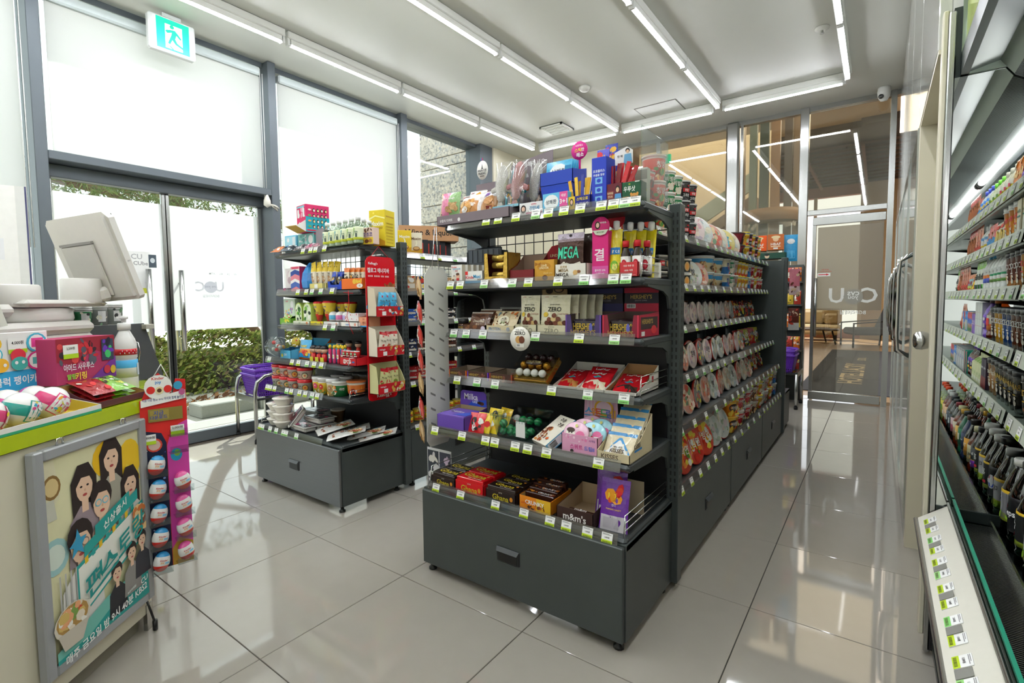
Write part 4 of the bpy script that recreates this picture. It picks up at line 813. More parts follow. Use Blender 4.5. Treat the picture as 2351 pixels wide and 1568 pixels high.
# fifth shelf
z = 1.206
KD = [('r', 0, .72, 1, 1, 'f4f2ee'), ('t', 'Kinder', .3, .88, .1, 'c8282c'), ('t', 'CHOCOLATE', .5, .78, .08, .7, '2a9ac8'), ('t', '초코', .5, .68, .08, .7, 'c8282c'), ('e', .62, .42, .18, .14, 'e8b898'), ('e', .62, .51, .16, .07, '5a3a2a'), ('r', .5, .16, .76, .3, 'c83a3a'), ('n', 5, 3, .1, .2, .4, .4, ('f0e0c8', '7a4a2a'), .1, 'f'), ('t', 'Kinder', .4, .08, .1, 'c8282c')]
for i in range(5): box('chocolate_box', 'slim white children chocolate box, %s from the front in its row' % ORD[i], 'chocolate', .062, .02, .082, 'f1eee8', (.685+.012*i, 1.47+.023*i, z), KD if i == 0 else [], right=[('r', 0, 0, 1, 1, 'e6ddca')], grp=None)
tray('chocolate_tray', 'small white and red chocolate bar tray beside the slim boxes', 'chocolate', .095, .11, .05, .055, 'f2f0ec', (.79, 1.46, z), inner='8a7a6a', front=[('r', 0, .7, .16, 1, 'd8302c'), ('t', 'Kinder', .3, .5, .26, 'c8282c'), ('t', 'Maxi', .68, .55, .3, '2f9ad0'), ('r', 0, 0, 1, .2, '3aa0d8'), ('t', 'mini', .84, .3, .2, '6a4a2a')])
t = tray('praline_display', 'tall gold praline box with a scooped front showing gold bars', 'chocolate', .12, .09, .118, .12, 'c9a54a', (.905, 1.46, z), inner='6a3a30', scoop=.8, m='foil', front=[('t', 'GOLD', .5, .12, .1, '8a6420')])
for k_, zz in enumerate((.03, .07, .1)): MB('d6b458').tube([(-.032, .03, zz), (.032, .03, zz)], .014, 10).build('gold_bar', 'foil', t)
t = tray('praline_display', 'open maroon praline carton with a small red pack inside', 'chocolate', .115, .10, .045, .11, '7a1c20', (1.025, 1.47, z), inner='8a7262', right=[('t', 'Lindor', .5, .5, .3, 'e0c070')])
b = MB('c81e28').box(-.045, .045, .006, .05, .004, .045, b=.006).build('praline_bag', 'film', t); prt(b, [(flat(.09, .045, .005), 2, [('e', .5, .55, .32, .36, 'b8141e'), ('t', 'Lindt', .5, .66, .26, 'f0dca0'), ('t', 'LINDOR', .5, .38, .2, 'f0dca0'), ('e', .16, .15, .1, .12, '3a1a14'), ('e', .42, .12, .1, .12, 'c88a4a')])])
o = MB('b3202c').slab([(1.03, 1.60, z), (1.145, 1.60, z), (1.14, 1.61, z+.11), (1.11, 1.615, z+.15), (1.075, 1.615, z+.145), (1.04, 1.61, z+.1)], (0, .004, 0)).build('header_card', 'card'); tag(o, 'red curved backing card for pralines behind the gold gift box', 'cardboard'); prt(o, [(lambda u, v, k: (1.03+.115*u, 1.5985+.012*v-.0006*k, z+.14*v), .8, [('t', 'LINDOR', .62, .76, .08, .5, 'e8cfa0'), ('t', 'MILK', .6, .42, .07, 'e8cfa0'), ('t', 'Lindor truffles', .55, .58, .08, .7, 'f4e4c8')])])
b = box('praline_gift_box', 'golden yellow praline gift box with a red bow print', 'chocolate', .088, .04, .078, 'd29b35', (1.125, 1.475, z), [('e', .5, .68, .34, .2, 'c08424'), ('t', 'Lindt', .5, .74, .12, 'f4e6b8'), ('t', 'LINDOR', .5, .61, .11, 'f4e6b8'), ('p', [(.05, .9), (.2, .82), (.35, .9), (.35, .72), (.2, .8), (.05, .72)], 'a86a1c'), ('t', 'thank you', .7, .35, .12, .5, 'e8c878'), ('e', .55, .14, .14, .12, '5a2a18')], rz=0)
tray('pouch_tray', 'white card tray printed with a caramel chocolate under the silver pouch', 'carton', .128, .12, .056, .06, 'ece8de', (1.245, 1.462, z), inner='cdb48a', front=[('t', '초코바', .28, .82, .18, 'a8843a'), ('t', 'MEGA', .28, .6, .2, .5, '8a6a2a'), ('n', 3, 4, .55, .35, .95, .8, ('6a3a20', '8a5a34', 'd8b070'), .28, 'f'), ('t', 'MEGA', .25, .3, .26, '3a2a20')])
for i in range(2): pouch('chocolate_pouch', ('silver and brown chocolate pouch with green lettering', 'plain brown chocolate pouch behind the silver one')[i], 'chocolate', .112, .125, .022, [(0, '4a3630'), (.72, '8a7a80'), (.86, 'b9aec0')] if i == 0 else '43302a', (1.225+.045*i, 1.485+.05*i, z+.048), [('t', 'MEGA', .45, .42, .36, .82, '4fd8b0'), ('e', .5, .93, .05, .04, '3a3238'), ('p', [(.02, .0), (.98, .0), (.9, .14), (.6, .06), (.3, .16)], 'e8e2d4'), ('t', 'CHOC', .2, .88, .05, 'e8e0ea')] if i == 0 else [], kind='stand', rx=RAD(-4), m='foil' if i == 0 else 'film')
b = box('jelly_stick_box', 'tall pink jelly stick box with a round portrait sign', 'health food', .062, .05, .165, 'd8247c', (1.357, 1.475, z), [('t', '결', .45, .5, .26, .7, 'f8e8f0'), ('p', [(0, 0), (1, 0), (1, .26), (0, .26)], 'e05aa8'), ('t', '콜라겐 25%', .5, .17, .05, .8, 'f8e8f4'), ('t', '(1,500 mg)', .5, .10, .045, .7, 'f8e8f4')], right=[('r', 0, 0, 1, 1, 'c01c6c')])
o2 = MB('d8337c').lathe([(.034, 0), (.034, .002), (0, .0025)], 26).build('round_sign', 'card', b); o2.matrix_local = Matrix.Translation((.003, -.001, .18)) @ Euler((RAD(90), 0, 0)).to_matrix().to_4x4()
prt(o2, [(lambda u, v, k: ((u-.5)*.062, (v-.5)*.062, .003+.0004*k), 1, [('p', [(.02, .3), (.98, .3), (.8, .06), (.5, 0), (.2, .06)], 'd8dcc8'), ('e', .32, .58, .16, .22, '3a2622'), ('e', .33, .58, .1, .14, 'ecc8b0'), ('t', '하루한결~', .68, .7, .1, .5, 'f6eef2'), ('t', '콜라겐 젤리', .5, .18, .09, '5a7a4a')])])
MB('b81a2c').lathe([(.034, 0), (.034, .002), (0, .0025)], 24).build('round_sign', 'card', b).matrix_local = Matrix.Translation((.02, .09, .215)) @ Euler((RAD(90), 0, 0)).to_matrix().to_4x4()
for i, (x, y) in enumerate(((1.408, 1.475), (1.43, 1.535), (1.457, 1.555), (1.485, 1.575))):
    pouch('drink_pouch', 'yellow lemon drink pouch with a white spout, %s' % ('standing foremost', 'second of four', 'third of four', 'hindmost of four')[i], 'drink', .046, .172, .03, lambda u, v: 'e3d01c' if v > .3 else 'e9dc2e', (x, y, z), [('r', .1, .48, .9, .62, '2a7ac0'), ('t', 'lemon', .5, .55, .09, .7, 'fafaf4'), ('e', .5, .25, .3, .1, '7ab83a'), ('e', .55, .22, .2, .07, 'f4ec8a'), ('e', .5, .04, .2, .03, 'b06a8a')], kind='stand', rx=RAD(-6), rz=RAD(8-6*i), spout='eef0ee', grp=None)
for i, (x, y) in enumerate(((1.442, 1.50), (1.484, 1.50), (1.463, 1.545), (1.50, 1.545), (1.442, 1.59))):
    bottle('pomegranate_bottle', 'red-capped dark pomegranate drink bottle, %s' % ('front row inner', 'front row outer', 'second row inner', 'second row outer', 'single one at the back')[i], 'drink', [(.015, 0), (.0165, .004), (.0165, .078), (.009, .096), (.0085, .104)], '2a1c1e', (x, y-.017, z+.002), m='gloss', cap=(.011, .02, 'cf1f2a'), label=(.008, .07, .0168, 'f0ecea', [('e', .5, .55, .24, .28, 'b81e30'), ('e', .5, .55, .16, .18, 'e05060'), ('t', '석류', .5, .2, .16, '8a1c28')], 2.4), n=14)
tray('drink_carton', 'red and white half carton in front of the pomegranate bottles', 'carton', .066, .012, .05, .05, 'cf3a40', (1.468, 1.462, z), inner='e8e4de', front=[('t', '석류 하루 한 ', .5, .75, .14, .8, 'f6e4e0'), ('t', '100% 석류', .5, .45, .14, .8, 'f6e4e0'), ('r', .1, .1, .9, .16, 'e88a8a')])
box('tissue_pack', 'small white carton tilted inside the wire fence at the shelf end', 'carton', .05, .03, .055, 'f2f0ec', (1.497, 1.62, z), [('t', '100', .3, .8, .14, '5a5a58')], right=[('t', '300 mg', .5, .72, .16, .8, '5a6a78'), ('r', .1, .2, .9, .5, 'dedede')], rz=RAD(20))
o = MB('26303a').box(-.1, .1, .0, .012, 0, .165, b=.006)
for i in range(6): o.box(-.085+.03*i, -.065+.03*i, -.002, 0, .1, .155, '37434f')
for i in range(2): o.box(-.06+.07*i, -.03+.07*i, -.003, 0, .03, .06, '3c4854')
o.box(-.1, -.09, .0, .05, 0, .15).box(.09, .1, 0, .05, 0, .15)
tag(place(o.build('plastic_panel', 'plastic'), .715, 1.62, z+.001), 'dark blue ribbed plastic panel behind the slim chocolate boxes', 'panel')
# topmost shelf
z = 1.456
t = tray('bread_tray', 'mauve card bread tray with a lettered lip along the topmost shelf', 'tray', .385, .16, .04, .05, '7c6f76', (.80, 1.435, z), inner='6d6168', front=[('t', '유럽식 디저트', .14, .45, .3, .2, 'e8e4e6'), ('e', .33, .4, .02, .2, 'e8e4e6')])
MB('7c6f76').slab([(-.19, .02, .05), (-.19, .15, .05), (-.19, .15, .14), (-.19, .1, .11)], (.002, 0, 0)).build('side_wing', 'card', t)
b = MB('7c6f76').slab([(-.10, .158, .05), (.19, .158, .05), (.19, .158, .19), (-.10, .158, .19)], (0, .003, 0)).build('back_board', 'card', t)
hb = MB('84777d').slab([(.055, .150, .05), (.30, .150, .05), (.30, .150, .27), (.10, .150, .24)], (0, .003, 0)).build('header_card', 'card', t); prt(hb, [(lambda u, v, k: (.055+.24*u, .1495-.0005*k, .05+.22*v), 1.1, [('t', '구매해주세요.', .62, .82, .1, .6, 'ece8ea'), ('t', '&', .52, .62, .07, 'd8d2d6')])])
o2 = MB('eeeae6').lathe([(.037, 0), (.037, .002), (0, .0025)], 26, sx=.82, sy=1.1).build('oval_sign', 'card', t); o2.matrix_local = Matrix.Translation((-.055, .148, .245)) @ Euler((RAD(90), 0, 0)).to_matrix().to_4x4()
prt(o2, [(lambda u, v, k: ((u-.5)*.06, (v-.5)*.08, .003+.0004*k), .75, [('p', [(.45, .6), (.5, .86), (.55, .6), (.6, .56), (.4, .56)], '4a4a4e'), ('t', 'PAIN DE', .5, .48, .12, .8, '2e2c30'), ('t', 'FRANC', .5, .32, .14, .7, '2e2c30'), ('r', .3, .16, .7, .2, '5a4a42'), ('p', [(.42, 1.02), (.58, 1.02), (.58, 1.14), (.42, 1.14)], '3a6ac0'), ('p', [(.5, 1.02), (.58, 1.02), (.58, 1.14), (.5, 1.14)], 'c83a4a')])])
pouch('biscuit_bag', 'pink and green sand biscuit bag at the outer corner of the topmost shelf', 'biscuit', .105, .105, .035, lambda u, v: ('cfae86' if u < .12 else ('de7ca2' if u < .48 else '86ae6e')), (.652, 1.452, z+.045), [('t', 'PETIT SAND', .42, .7, .1, .8, 'f8f4ee'), ('n', 12, 5, .45, .05, .95, .5, ('b98f60', 'd8b484', 'c8a070'), .14, 'f'), ('t', '샌드', .28, .4, .05, '6a4a3a')], rx=RAD(-10), rz=RAD(6))
def bread(lab, x, y, W, Hh, c, film, prn, rz=0, zz=.045):
    o = pouch('bread_bag', lab, 'bread', W, Hh, .05, lambda u, v: film if v > .62 or u < .08 or u > .92 else c, (x, y, z+zz), prn, rx=RAD(-26), rz=RAD(rz)); return o
bread('clear bread bag with a red top showing sugared rolls', .752, 1.455, .115, .105, 'c98a4e', 'e4dcd8', [('r', .05, .84, .4, .95, 'c8323a'), ('n', 14, 7, .15, .1, .85, .6, ('d9a25e', 'b9703a', 'e8c08a', 'eadfd6'), .13, 'f'), ('e', .35, .2, .14, .12, 'efe9e4')], 4)
bread('clear bag with one large round brown bun and a purple crest', .858, 1.455, .125, .11, 'c08a58', 'dfe0e4', [('p', [(.1, .9), (.9, .98), (.9, .92), (.1, .84)], '58b4e4'), ('e', .28, .74, .14, .1, '7a4a9a'), ('e', .55, .34, .32, .26, 'b47c46'), ('e', .5, .4, .2, .14, 'c89460'), ('r', .42, .06, .78, .2, '8a3a30'), ('t', '바', .6, .13, .08, 'f6efe4')], -6)
bread('white bread bag with a red badge and yellow ribbon behind', .715, 1.53, .10, .10, 'd8c8b0', 'efece6', [('r', .25, .72, .5, .94, 'd0302c'), ('e', .75, .55, .12, .22, 'd8a038'), ('t', '초코', .5, .18, .1, '3a2c24')], 0, .085)
bread('clear bread bag with purple and red print behind the round bun', .80, 1.54, .11, .09, 'c9b0a0', 'e6e0e2', [('n', 12, 9, .2, .2, .9, .8, ('8a5a8a', 'c84a4a', 'f0e8e4', '6a4a3a'), .12, 'f')], 0, .085)
# plush key rings in clear bags
mat('toyfilm', None, .15, coat=.6)
def plush(lab, x, y, h, parts, rz=0, lean=-4, zz=.055):
    e = empty('plush_keyring', lab, 'plush toy', (x, y, z+zz), RAD(rz)); e.rotation_euler = (RAD(lean), RAD(rz), 0)
    for nm, prof, c, (dx, dz), ang, sy in parts:
        MB(c).lathe(prof, 12, sy=sy).build(nm, 'plush', e).matrix_local = Matrix.Translation((dx, 0, dz)) @ Euler((0, ang, 0)).to_matrix().to_4x4()
    P = pillow(.075, h, .045); b = MB('eef2f4'); b.grid(lambda u, v: P(u, v, -1), 6, 9, 'eef2f4'); b.grid(lambda u, v: P(1-u, v, 1), 6, 9, 'eef2f4')
    o = b.build('clear_bag', 'wrap', e); o.location = (0, -.022, -.01); return e
FISH = [(.004, -.075), (.016, -.06), (.024, -.03), (.027, 0), (.024, .035), (.018, .06), (.012, .072), (.002, .078)]
def fish(c, c2): return [('body', FISH, c, (0, .085), 0, .7), ('tail_fin', [(.002, 0), (.012, -.012), (.02, -.03), (.004, -.034)], c, (0, .02), 0, .4), ('side_fin', [(.002, 0), (.012, .01), (.01, .03), (.002, .034)], c2, (-.02, .07), -1.9, .4), ('side_fin', [(.002, 0), (.012, .01), (.01, .03), (.002, .034)], c2, (.02, .07), 1.9, .4)]
plush('white plush key ring in a clear bag, tallest beside the oval sign', .92, 1.475, .185, fish('ece9e2', 'd8d4cc'), 4)
plush('pale pink fish plush key ring in a clear bag', .995, 1.47, .18, fish('cf9fa0', 'c48f92'), 8)
plush('turquoise plush key ring in a clear bag behind the white one', .955, 1.535, .19, fish('3aa9b8', '2a8a9a'), 0, -2)
plush('white and orange plush key ring in a clear bag behind the pink one', 1.035, 1.535, .185, fish('e3dfda', 'd87a4a'), 10, -2)
tray('toy_tray', 'low pale blue tray under the plush key rings', 'tray', .13, .09, .012, .016, '8fc4d8', (.955, 1.462, z+.04), inner='6a5f64')
for i, (x, y, c, s_) in enumerate(((.935, 1.452, '2aa6c0', 'turquoise'), (.955, 1.456, 'd8a02a', 'amber'), (.915, 1.456, 'c8b8a8', 'beige'))): tag(place(MB(c).tube([(-.01, 0, 0), (-.012, 0, .03), (0, 0, .045), (.012, 0, .03), (.01, 0, 0)], .0045, 7).build('toy_figure', 'plastic'), x, y+.03, z+.053), s_+' bendy toy clip standing in the pale blue tray', 'toy')
# hangover cures, sticks and jellies
o = MB('5a4a58').slab([(1.02, 1.545, z), (1.14, 1.545, z), (1.135, 1.55, z+.10), (1.10, 1.55, z+.125), (1.055, 1.55, z+.125), (1.02, 1.55, z+.085)], (0, .003, 0)).build('portrait_card', 'card'); tag(o, 'cut-out card of a smiling woman behind the white drink box', 'sign')
prt(o, [(lambda u, v, k: (1.02+.118*u, 1.5445-.0005*k, z+.122*v), .97, [('p', [(.02, .05), (.98, .05), (.98, .55), (.02, .55)], '3a86b8'), ('e', .27, .66, .17, .26, '3a2824'), ('e', .28, .68, .1, .14, 'e8c0a8'), ('p', [(.08, .1), (.5, .1), (.42, .42), (.14, .42)], '7aa6d8'), ('e', .72, .85, .18, .1, 'b8305a'), ('t', '숙취해소', .72, .85, .07, 'f6e8ee'), ('t', '간만세', .72, .62, .18, .48, 'f6f6fa'), ('r', .45, .42, .98, .48, 'c83060')])])
box('hangover_drink_box', 'white slanted hangover drink box with a woman portrait', 'health drink', .105, .05, .046, 'eceaec', (1.075, 1.462, z+.002), [('e', .18, .5, .12, .34, '3a2a26'), ('e', .18, .5, .075, .2, 'e8c0a8'), ('t', '속취해소', .64, .82, .14, 'c8344a'), ('t', '간만세', .66, .5, .34, .5, '2f8ab8'), ('r', .3, .06, .98, .2, 'c44a78')])
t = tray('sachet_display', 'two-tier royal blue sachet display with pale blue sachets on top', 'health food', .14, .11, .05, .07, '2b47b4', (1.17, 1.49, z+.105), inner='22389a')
for i in range(5):
    s_ = MB('46b3e0').box(-.055, .055, .012+.016*i, .016+.016*i, .008, .095+.004*i, b=.001).build('sachet', 'film', t); s_.rotation_euler = (RAD(-8), 0, 0)
    if i == 0: prt(s_, [(flat(.11, .08, .0115), 1.4, [('e', .5, .62, .36, .42, 'f2f6f8'), ('t', '상쾌환', .5, .66, .28, .7, '2a3a4a'), ('r', .74, .6, .98, .9, '2a86b8')])])
st = MB('2b47b4').slab([(-.06, .02, -.105), (.06, .02, -.105), (.068, .0, 0), (-.068, 0, 0)], (0, .08, 0)).build('display_stem', 'card', t)
box('hangover_pill_box', 'pale blue and white hangover pill carton with a three plus one offer', 'health food', .105, .045, .066, '62bce6', (1.185, 1.458, z+.002), [('r', .0, 0, .66, 1, '6ec2ea'), ('e', .34, .5, .3, .42, 'f4f8fa'), ('t', '상쾌환', .34, .52, .24, .56, '1e2e4a'), ('r', .68, 0, 1, 1, 'e45aa0'), ('t', '대상', .84, .8, .16, 'f8f0f4'), ('t', '3+1', .84, .48, .26, .3, 'fafafa'), ('r', .7, .1, .98, .2, 'c83a80')])
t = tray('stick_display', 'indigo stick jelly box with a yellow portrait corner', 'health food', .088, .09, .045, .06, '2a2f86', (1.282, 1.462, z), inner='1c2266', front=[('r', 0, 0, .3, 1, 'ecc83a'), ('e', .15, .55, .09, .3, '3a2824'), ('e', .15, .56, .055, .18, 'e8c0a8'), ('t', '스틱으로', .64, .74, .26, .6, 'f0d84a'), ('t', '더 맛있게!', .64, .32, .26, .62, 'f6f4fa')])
for i in range(9): j = i % 5; q = MB(('e0a81e', 'efc23a', '2a3a9a')[i % 3]).box(-.006, .006, 0, .003, 0, .105+.008*(i % 3)).build('jelly_stick', 'film', t); q.location = (-.032+.016*j, .018+.03*(i//5), .006); q.rotation_euler = (RAD(-4), RAD(6*(j-2)), 0)
o2 = MB('d6248a').lathe([(.034, 0), (.034, .002), (0, .0025)], 24).build('round_sign', 'card', t); o2.matrix_local = Matrix.Translation((-.052, .10, .235)) @ Euler((RAD(90), 0, 0)).to_matrix().to_4x4()
MB('d6248a').box(-.056, -.048, .101, .103, .05, .21).build('sign_stem', 'card', t)
prt(o2, [(lambda u, v, k: ((u-.5)*.064, (v-.5)*.064, .003+.0004*k), 1, [('t', '숙취해소', .5, .78, .13, 'f8e0f0'), ('t', '스틱', .42, .52, .24, 'f2d83a'), ('t', '한', .74, .52, .2, 'f6f0f4'), ('t', '해소', .56, .24, .26, 'f8f4f8')])])
b = box('propolis_box', 'tall royal blue box with three pale square icons', 'health food', .056, .07, .17, '2f46c0', (1.352, 1.475, z), [('t', '프로폴리스', .5, .72, .06, .8, 'e4ecfa'), ('t', '추출물 함유', .5, .64, .05, .8, 'e4ecfa')]+[q for k_, v in enumerate((.46, .27, .08)) for q in (('r', .26, v, .74, v+.13, '7ab8ec'), ('e', .5, v+.065, .14, .04, '2f46c0'))], right=[('r', 0, 0, 1, 1, '2438a4')])
for i, (x, y, h, c, s_) in enumerate(((1.315, 1.57, .235, '5a56c8', 'violet'), (1.345, 1.575, .25, '2a3aa8', 'deep blue'), (1.372, 1.58, .225, '4a5ac0', 'blue and silver'))): pouch('snack_bag', s_+' upright snack bag behind the tall blue box', 'snack', .05, h-.06, .02, c, (x, y, z+.055), [('n', 9, 40+i, .1, .3, .9, .9, ('d83a4a', 'f0b84a', 'e8e8f4', '8a8ae0'), .1, 'f')], kind='stand', rx=RAD(-3))
for i, (x, y, h, c, s_) in enumerate(((1.315, 1.565, .055, '2a3a8a', 'navy'), (1.36, 1.57, .055, '3a4a9a', 'slate blue'))): box('carton', s_+' plain carton under the upright snack bags', 'carton', .044, .06, h, c, (x, y, z))
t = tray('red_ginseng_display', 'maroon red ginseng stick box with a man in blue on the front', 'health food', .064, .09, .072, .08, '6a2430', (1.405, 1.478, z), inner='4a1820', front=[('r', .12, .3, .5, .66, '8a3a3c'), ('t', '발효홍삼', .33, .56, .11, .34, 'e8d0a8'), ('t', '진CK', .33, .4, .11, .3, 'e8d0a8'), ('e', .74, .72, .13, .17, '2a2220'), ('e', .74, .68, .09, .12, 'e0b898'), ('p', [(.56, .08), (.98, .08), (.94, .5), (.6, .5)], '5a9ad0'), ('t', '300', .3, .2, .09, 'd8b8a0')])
for i in range(7): q = MB(('b0242c', '8a1c2a', 'd8303a')[i % 3]).box(-.0075, .0075, 0, .003, 0, .13+.006*(i % 3)).build('ginseng_stick', 'film', t); q.location = (-.022+.012*(i % 4), .03+.02*(i//4), .012); q.rotation_euler = (RAD(-3), RAD(-2+9*(i % 4)), 0)
hc = MB('ece8e4').slab([(-.034, .085, .155), (.034, .085, .155), (.034, .085, .2), (.012, .085, .215), (-.034, .085, .2)], (0, .002, 0)).build('header_card', 'card', t); prt(hc, [(lambda u, v, k: ((u-.5)*.068, .0845-.0005*k, .155+.058*v), 1.15, [('t', '한 해', .3, .5, .16, .5, '4a4a4a'), ('e', .72, .8, .12, .14, '2a2220'), ('e', .72, .74, .08, .1, 'e0b898'), ('p', [(.5, .02), (.98, .02), (.92, .58), (.56, .58)], '6aa4cc')])])
MB('ece8e4').box(-.004, .004, .086, .088, .07, .16).build('header_stem', 'card', t)
for i in range(2): box('mint_sachet_box', ('slim mint green sachet box behind the maroon one', 'tall pale can-like carton with a yellow balloon print')[i], 'health food', (.02, .045)[i], .03, (.125, .135)[i], ('7ec4b0', 'e4dfd0')[i], ((1.378, 1.57)[i*0] if i == 0 else 1.465, (1.555, 1.575)[i], z), [()] and ([('t', '드림', .5, .6, .08, .8, 'f0f6f4')] if i == 0 else [('r', 0, .7, 1, .95, '8a8478'), ('e', .62, .42, .36, .1, 'e8d82a'), ('t', '맛있어~', .62, .42, .06, .6, '3a3a2a')]))
box('liver_shot_box', 'dark green tonic box with a cartoon bear on the front', 'health food', .068, .05, .07, '1f5638', (1.468, 1.478, z), [('t', '샷!', .42, .88, .09, .6, 'c8e03a'), ('t', '우루샷', .42, .66, .26, .6, 'f4f6f0'), ('e', .68, .22, .22, .22, 'd89a4a'), ('e', .52, .4, .06, .07, 'd89a4a'), ('e', .84, .4, .06, .07, 'd89a4a'), ('e', .68, .14, .1, .08, 'f0d8b0'), ('e', .6, .26, .025, .03, '1c1c1c'), ('e', .77, .26, .025, .03, '1c1c1c'), ('r', .1, .06, .4, .3, 'c88a44'), ('r', .72, .94, .96, .98, 'e8f0e8')], right=[('r', 0, 0, 1, 1, '184a2e')])
# white slotted hanging strip with red snack packs behind it
e = empty('hanging_strip', 'white slotted metal hanging strip at the window end of the near unit', 'display rack', (.602, 1.355, .50))
b = MB('e4e2dc').slab([(0, 0, .03), (0, .02, 0), (0, .13, .0), (0, .145, .02), (0, .145, .74), (0, .12, .78), (0, .03, .78), (0, 0, .74)], (.0016, 0, 0)).build('plate', 'white_paint', e)
s = MB('8c8a86')
for i in range(10):
    for q in (0, 1): s.quad((.0022, .025+.06*q, .1+.066*i-.03*q), (.0022, .055+.06*q, .085+.066*i-.03*q), (.0022, .055+.06*q, .094+.066*i-.03*q), (.0022, .025+.06*q, .109+.066*i-.03*q))
s.build('slots', 'matte', e, 'stuff')
MB('c8c8c8').tube([(0, .05, .77), (.01, .06, .95)], .002, 5).tube([(0, .09, .77), (.01, .07, .95)], .002, 5).build('hook_wire', 'chrome', e)
for i in range(7):
    zz = 1.19-.105*i; red = i not in (0, 4, 6)
    pouch('snack_pack', ('red and white hanging chip pack, %s from the top of the strip' if red else 'tan hanging nut pack, %s from the top of the strip') % ORD[i], 'snack', .085, .10, .02, (lambda u, v: 'f2efe8' if abs(u-.5+.3*(v-.5)) < .16 else 'd8261f') if red else (lambda u, v: 'd9b27a' if v > .3 else 'c99a60'), (.545, 1.375, zz-.05), [('t', '오', .5, .5, .3, 'f4f0ea')] if red else [('n', 8, i, .2, .1, .8, .5, ('a8743a', 'e0c08a'), .14, 'f')], rz=RAD(-38), rx=RAD(6))
stk = MB('dfe0e2').box(-.075, .075, 0, .002, 0, .27).build('sticker_card', 'card'); tag(place(stk, .56, 1.47, .19), 'clear backing cards of silver animal stickers hanging low by the near unit', 'stickers')
prt(stk, [(flat(.15, .27), .55, [('r', .02, .02, .48, .96, '3e424c'), ('r', .52, .02, .98, .96, '474a58')]+[('n', 4, 3*i+j, .08+.5*i, .06+.22*j, .42+.5*i, .24+.22*j, (('e6e2dc', 'd8d6d8'), ('cbb6d0', 'd6c2d8'))[i], .07, 'f') for i in (0, 1) for j in range(4)])])
# ------------------------------------------------------------------ goods on the left end unit (x -.99..-.13)
# deck: rice bowls, meal trays, seasoned rice pouches
z = .367
def ricebowl(lab, x, y, zz, R=.062):
    o = MB('efece2').lathe([(R*.62, 0), (R*.66, .004), (R*.92, .036), (R, .04), (R, .044)], 24, fl=(24, .012)).build('rice_bowl', 'plastic')
    MB('e6ded4').lathe([(R*.97, .044), (R*.97, .046), (0, .0465)], 24).build('lid', 'film', o).location = (0, 0, 0)
    prt(o, [(lambda u, v, k: ((u-.5)*R*1.7, (v-.5)*R*1.7, .047+.0004*k), 1, [('e', .5, .5, .36, .36, 'efe9e2'), ('r', .25, .3, .6, .5, 'c98a8a'), ('n', 5, 2, .4, .4, .8, .8, ('d8a0a0', 'b8a890'), .1, 'f')])]); tag(o, lab, 'rice bowl'); place(o, x, y, zz)
for s_, (x, y, n, nm) in enumerate(((-.885, 1.505, 3, 'the doorward stack'), (-.775, 1.485, 4, 'the inner stack'))):
    for k in range(n): ricebowl('white ready rice bowl, %s from the bottom of %s' % (ORD[k], nm), x, y, z+.002+.0475*k)
def meal(lab, x, y, zz, c, rz=0, rx=0, W=.16, D=.11):
    o = MB('c9c6c0').box(-W/2, W/2, 0, D, 0, .03, b=.008).box(-W/2-.006, W/2+.006, -.006, D+.006, .028, .032, 'd8d6d0').build('meal_tray', 'plastic')
    f = MB('57545a').box(-W/2+.004, W/2-.004, .004, D-.004, .032, .034, b=.001).build('film_lid', 'film', o); prt(f, [(lambda u, v, k: ((u-.5)*W*.92, .006+v*(D-.012), .0345+.0004*k), 1.5, c)], 'film')
    return fin(o, lab, 'ready meal', (x, y, zz), rz, rx)
ML = lambda c: [('r', 0, 0, .4, 1, c), ('n', 12, 4, .3, .1, .98, .9, ('d8d2cc', '8a8480', '3a3438', 'c84a6a'), .16, 'f'), ('t', '순', .2, .5, .2, 'f4eeee')]
for k in range(2): meal('dark meal tray with printed film, %s one of the flat pair' % ('lower', 'upper')[k], -.59, 1.56, z+.002+.036*k, ML('4a4448'), rz=RAD(-8+6*k))
meal('grey meal tray with pink print lying flat by the strip', -.60, 1.475, z+.002, ML('d82a6a'), rz=RAD(-4), W=.15, D=.075)
meal('meal tray with pink and red film leaning against the bowl stack', -.70, 1.50, z+.006, ML('d8305a'), rz=RAD(-28), rx=RAD(52), W=.10, D=.13)
for k in range(2): meal('pale meal tray at the back of the deck, %s' % ('lower one', 'upper one')[k], -.76, 1.66, z+.002+.036*k, [('r', .6, .2, .9, .8, 'd88a9a'), ('r', .1, .3, .5, .7, 'f4f0ee')], W=.19, D=.12)
c = cup('meal_cup', 'kraft paper meal cup standing behind the dark trays', 'ready meal', .035, .045, .075, 'a88660', (-.62, 1.72, z+.002), 'e4dccc')
RC = [('t', '고깃집', .3, .62, .09, .5, '2a2a2a'), ('t', '볶음밥', .34, .5, .09, .5, '2a2a2a'), ('r', .16, .34, .5, .42, '7a4020'), ('t', 'ready to cook', .33, .38, .03, 'f4efe6'), ('p', [(.2, .22), (.6, .12), (.9, .16), (.9, .22), (.6, .18), (.2, .27)], '8a4a28'), ('e', .72, .74, .26, .17, 'ece2cc'), ('n', 26, 8, .5, .6, .96, .88, ('c8a060', 'd8c08a', '5a7a3a', '9a6a3a', 'b0483a'), .07, 'f'), ('t', '한 식', .26, .76, .06, '5ab0c0')]
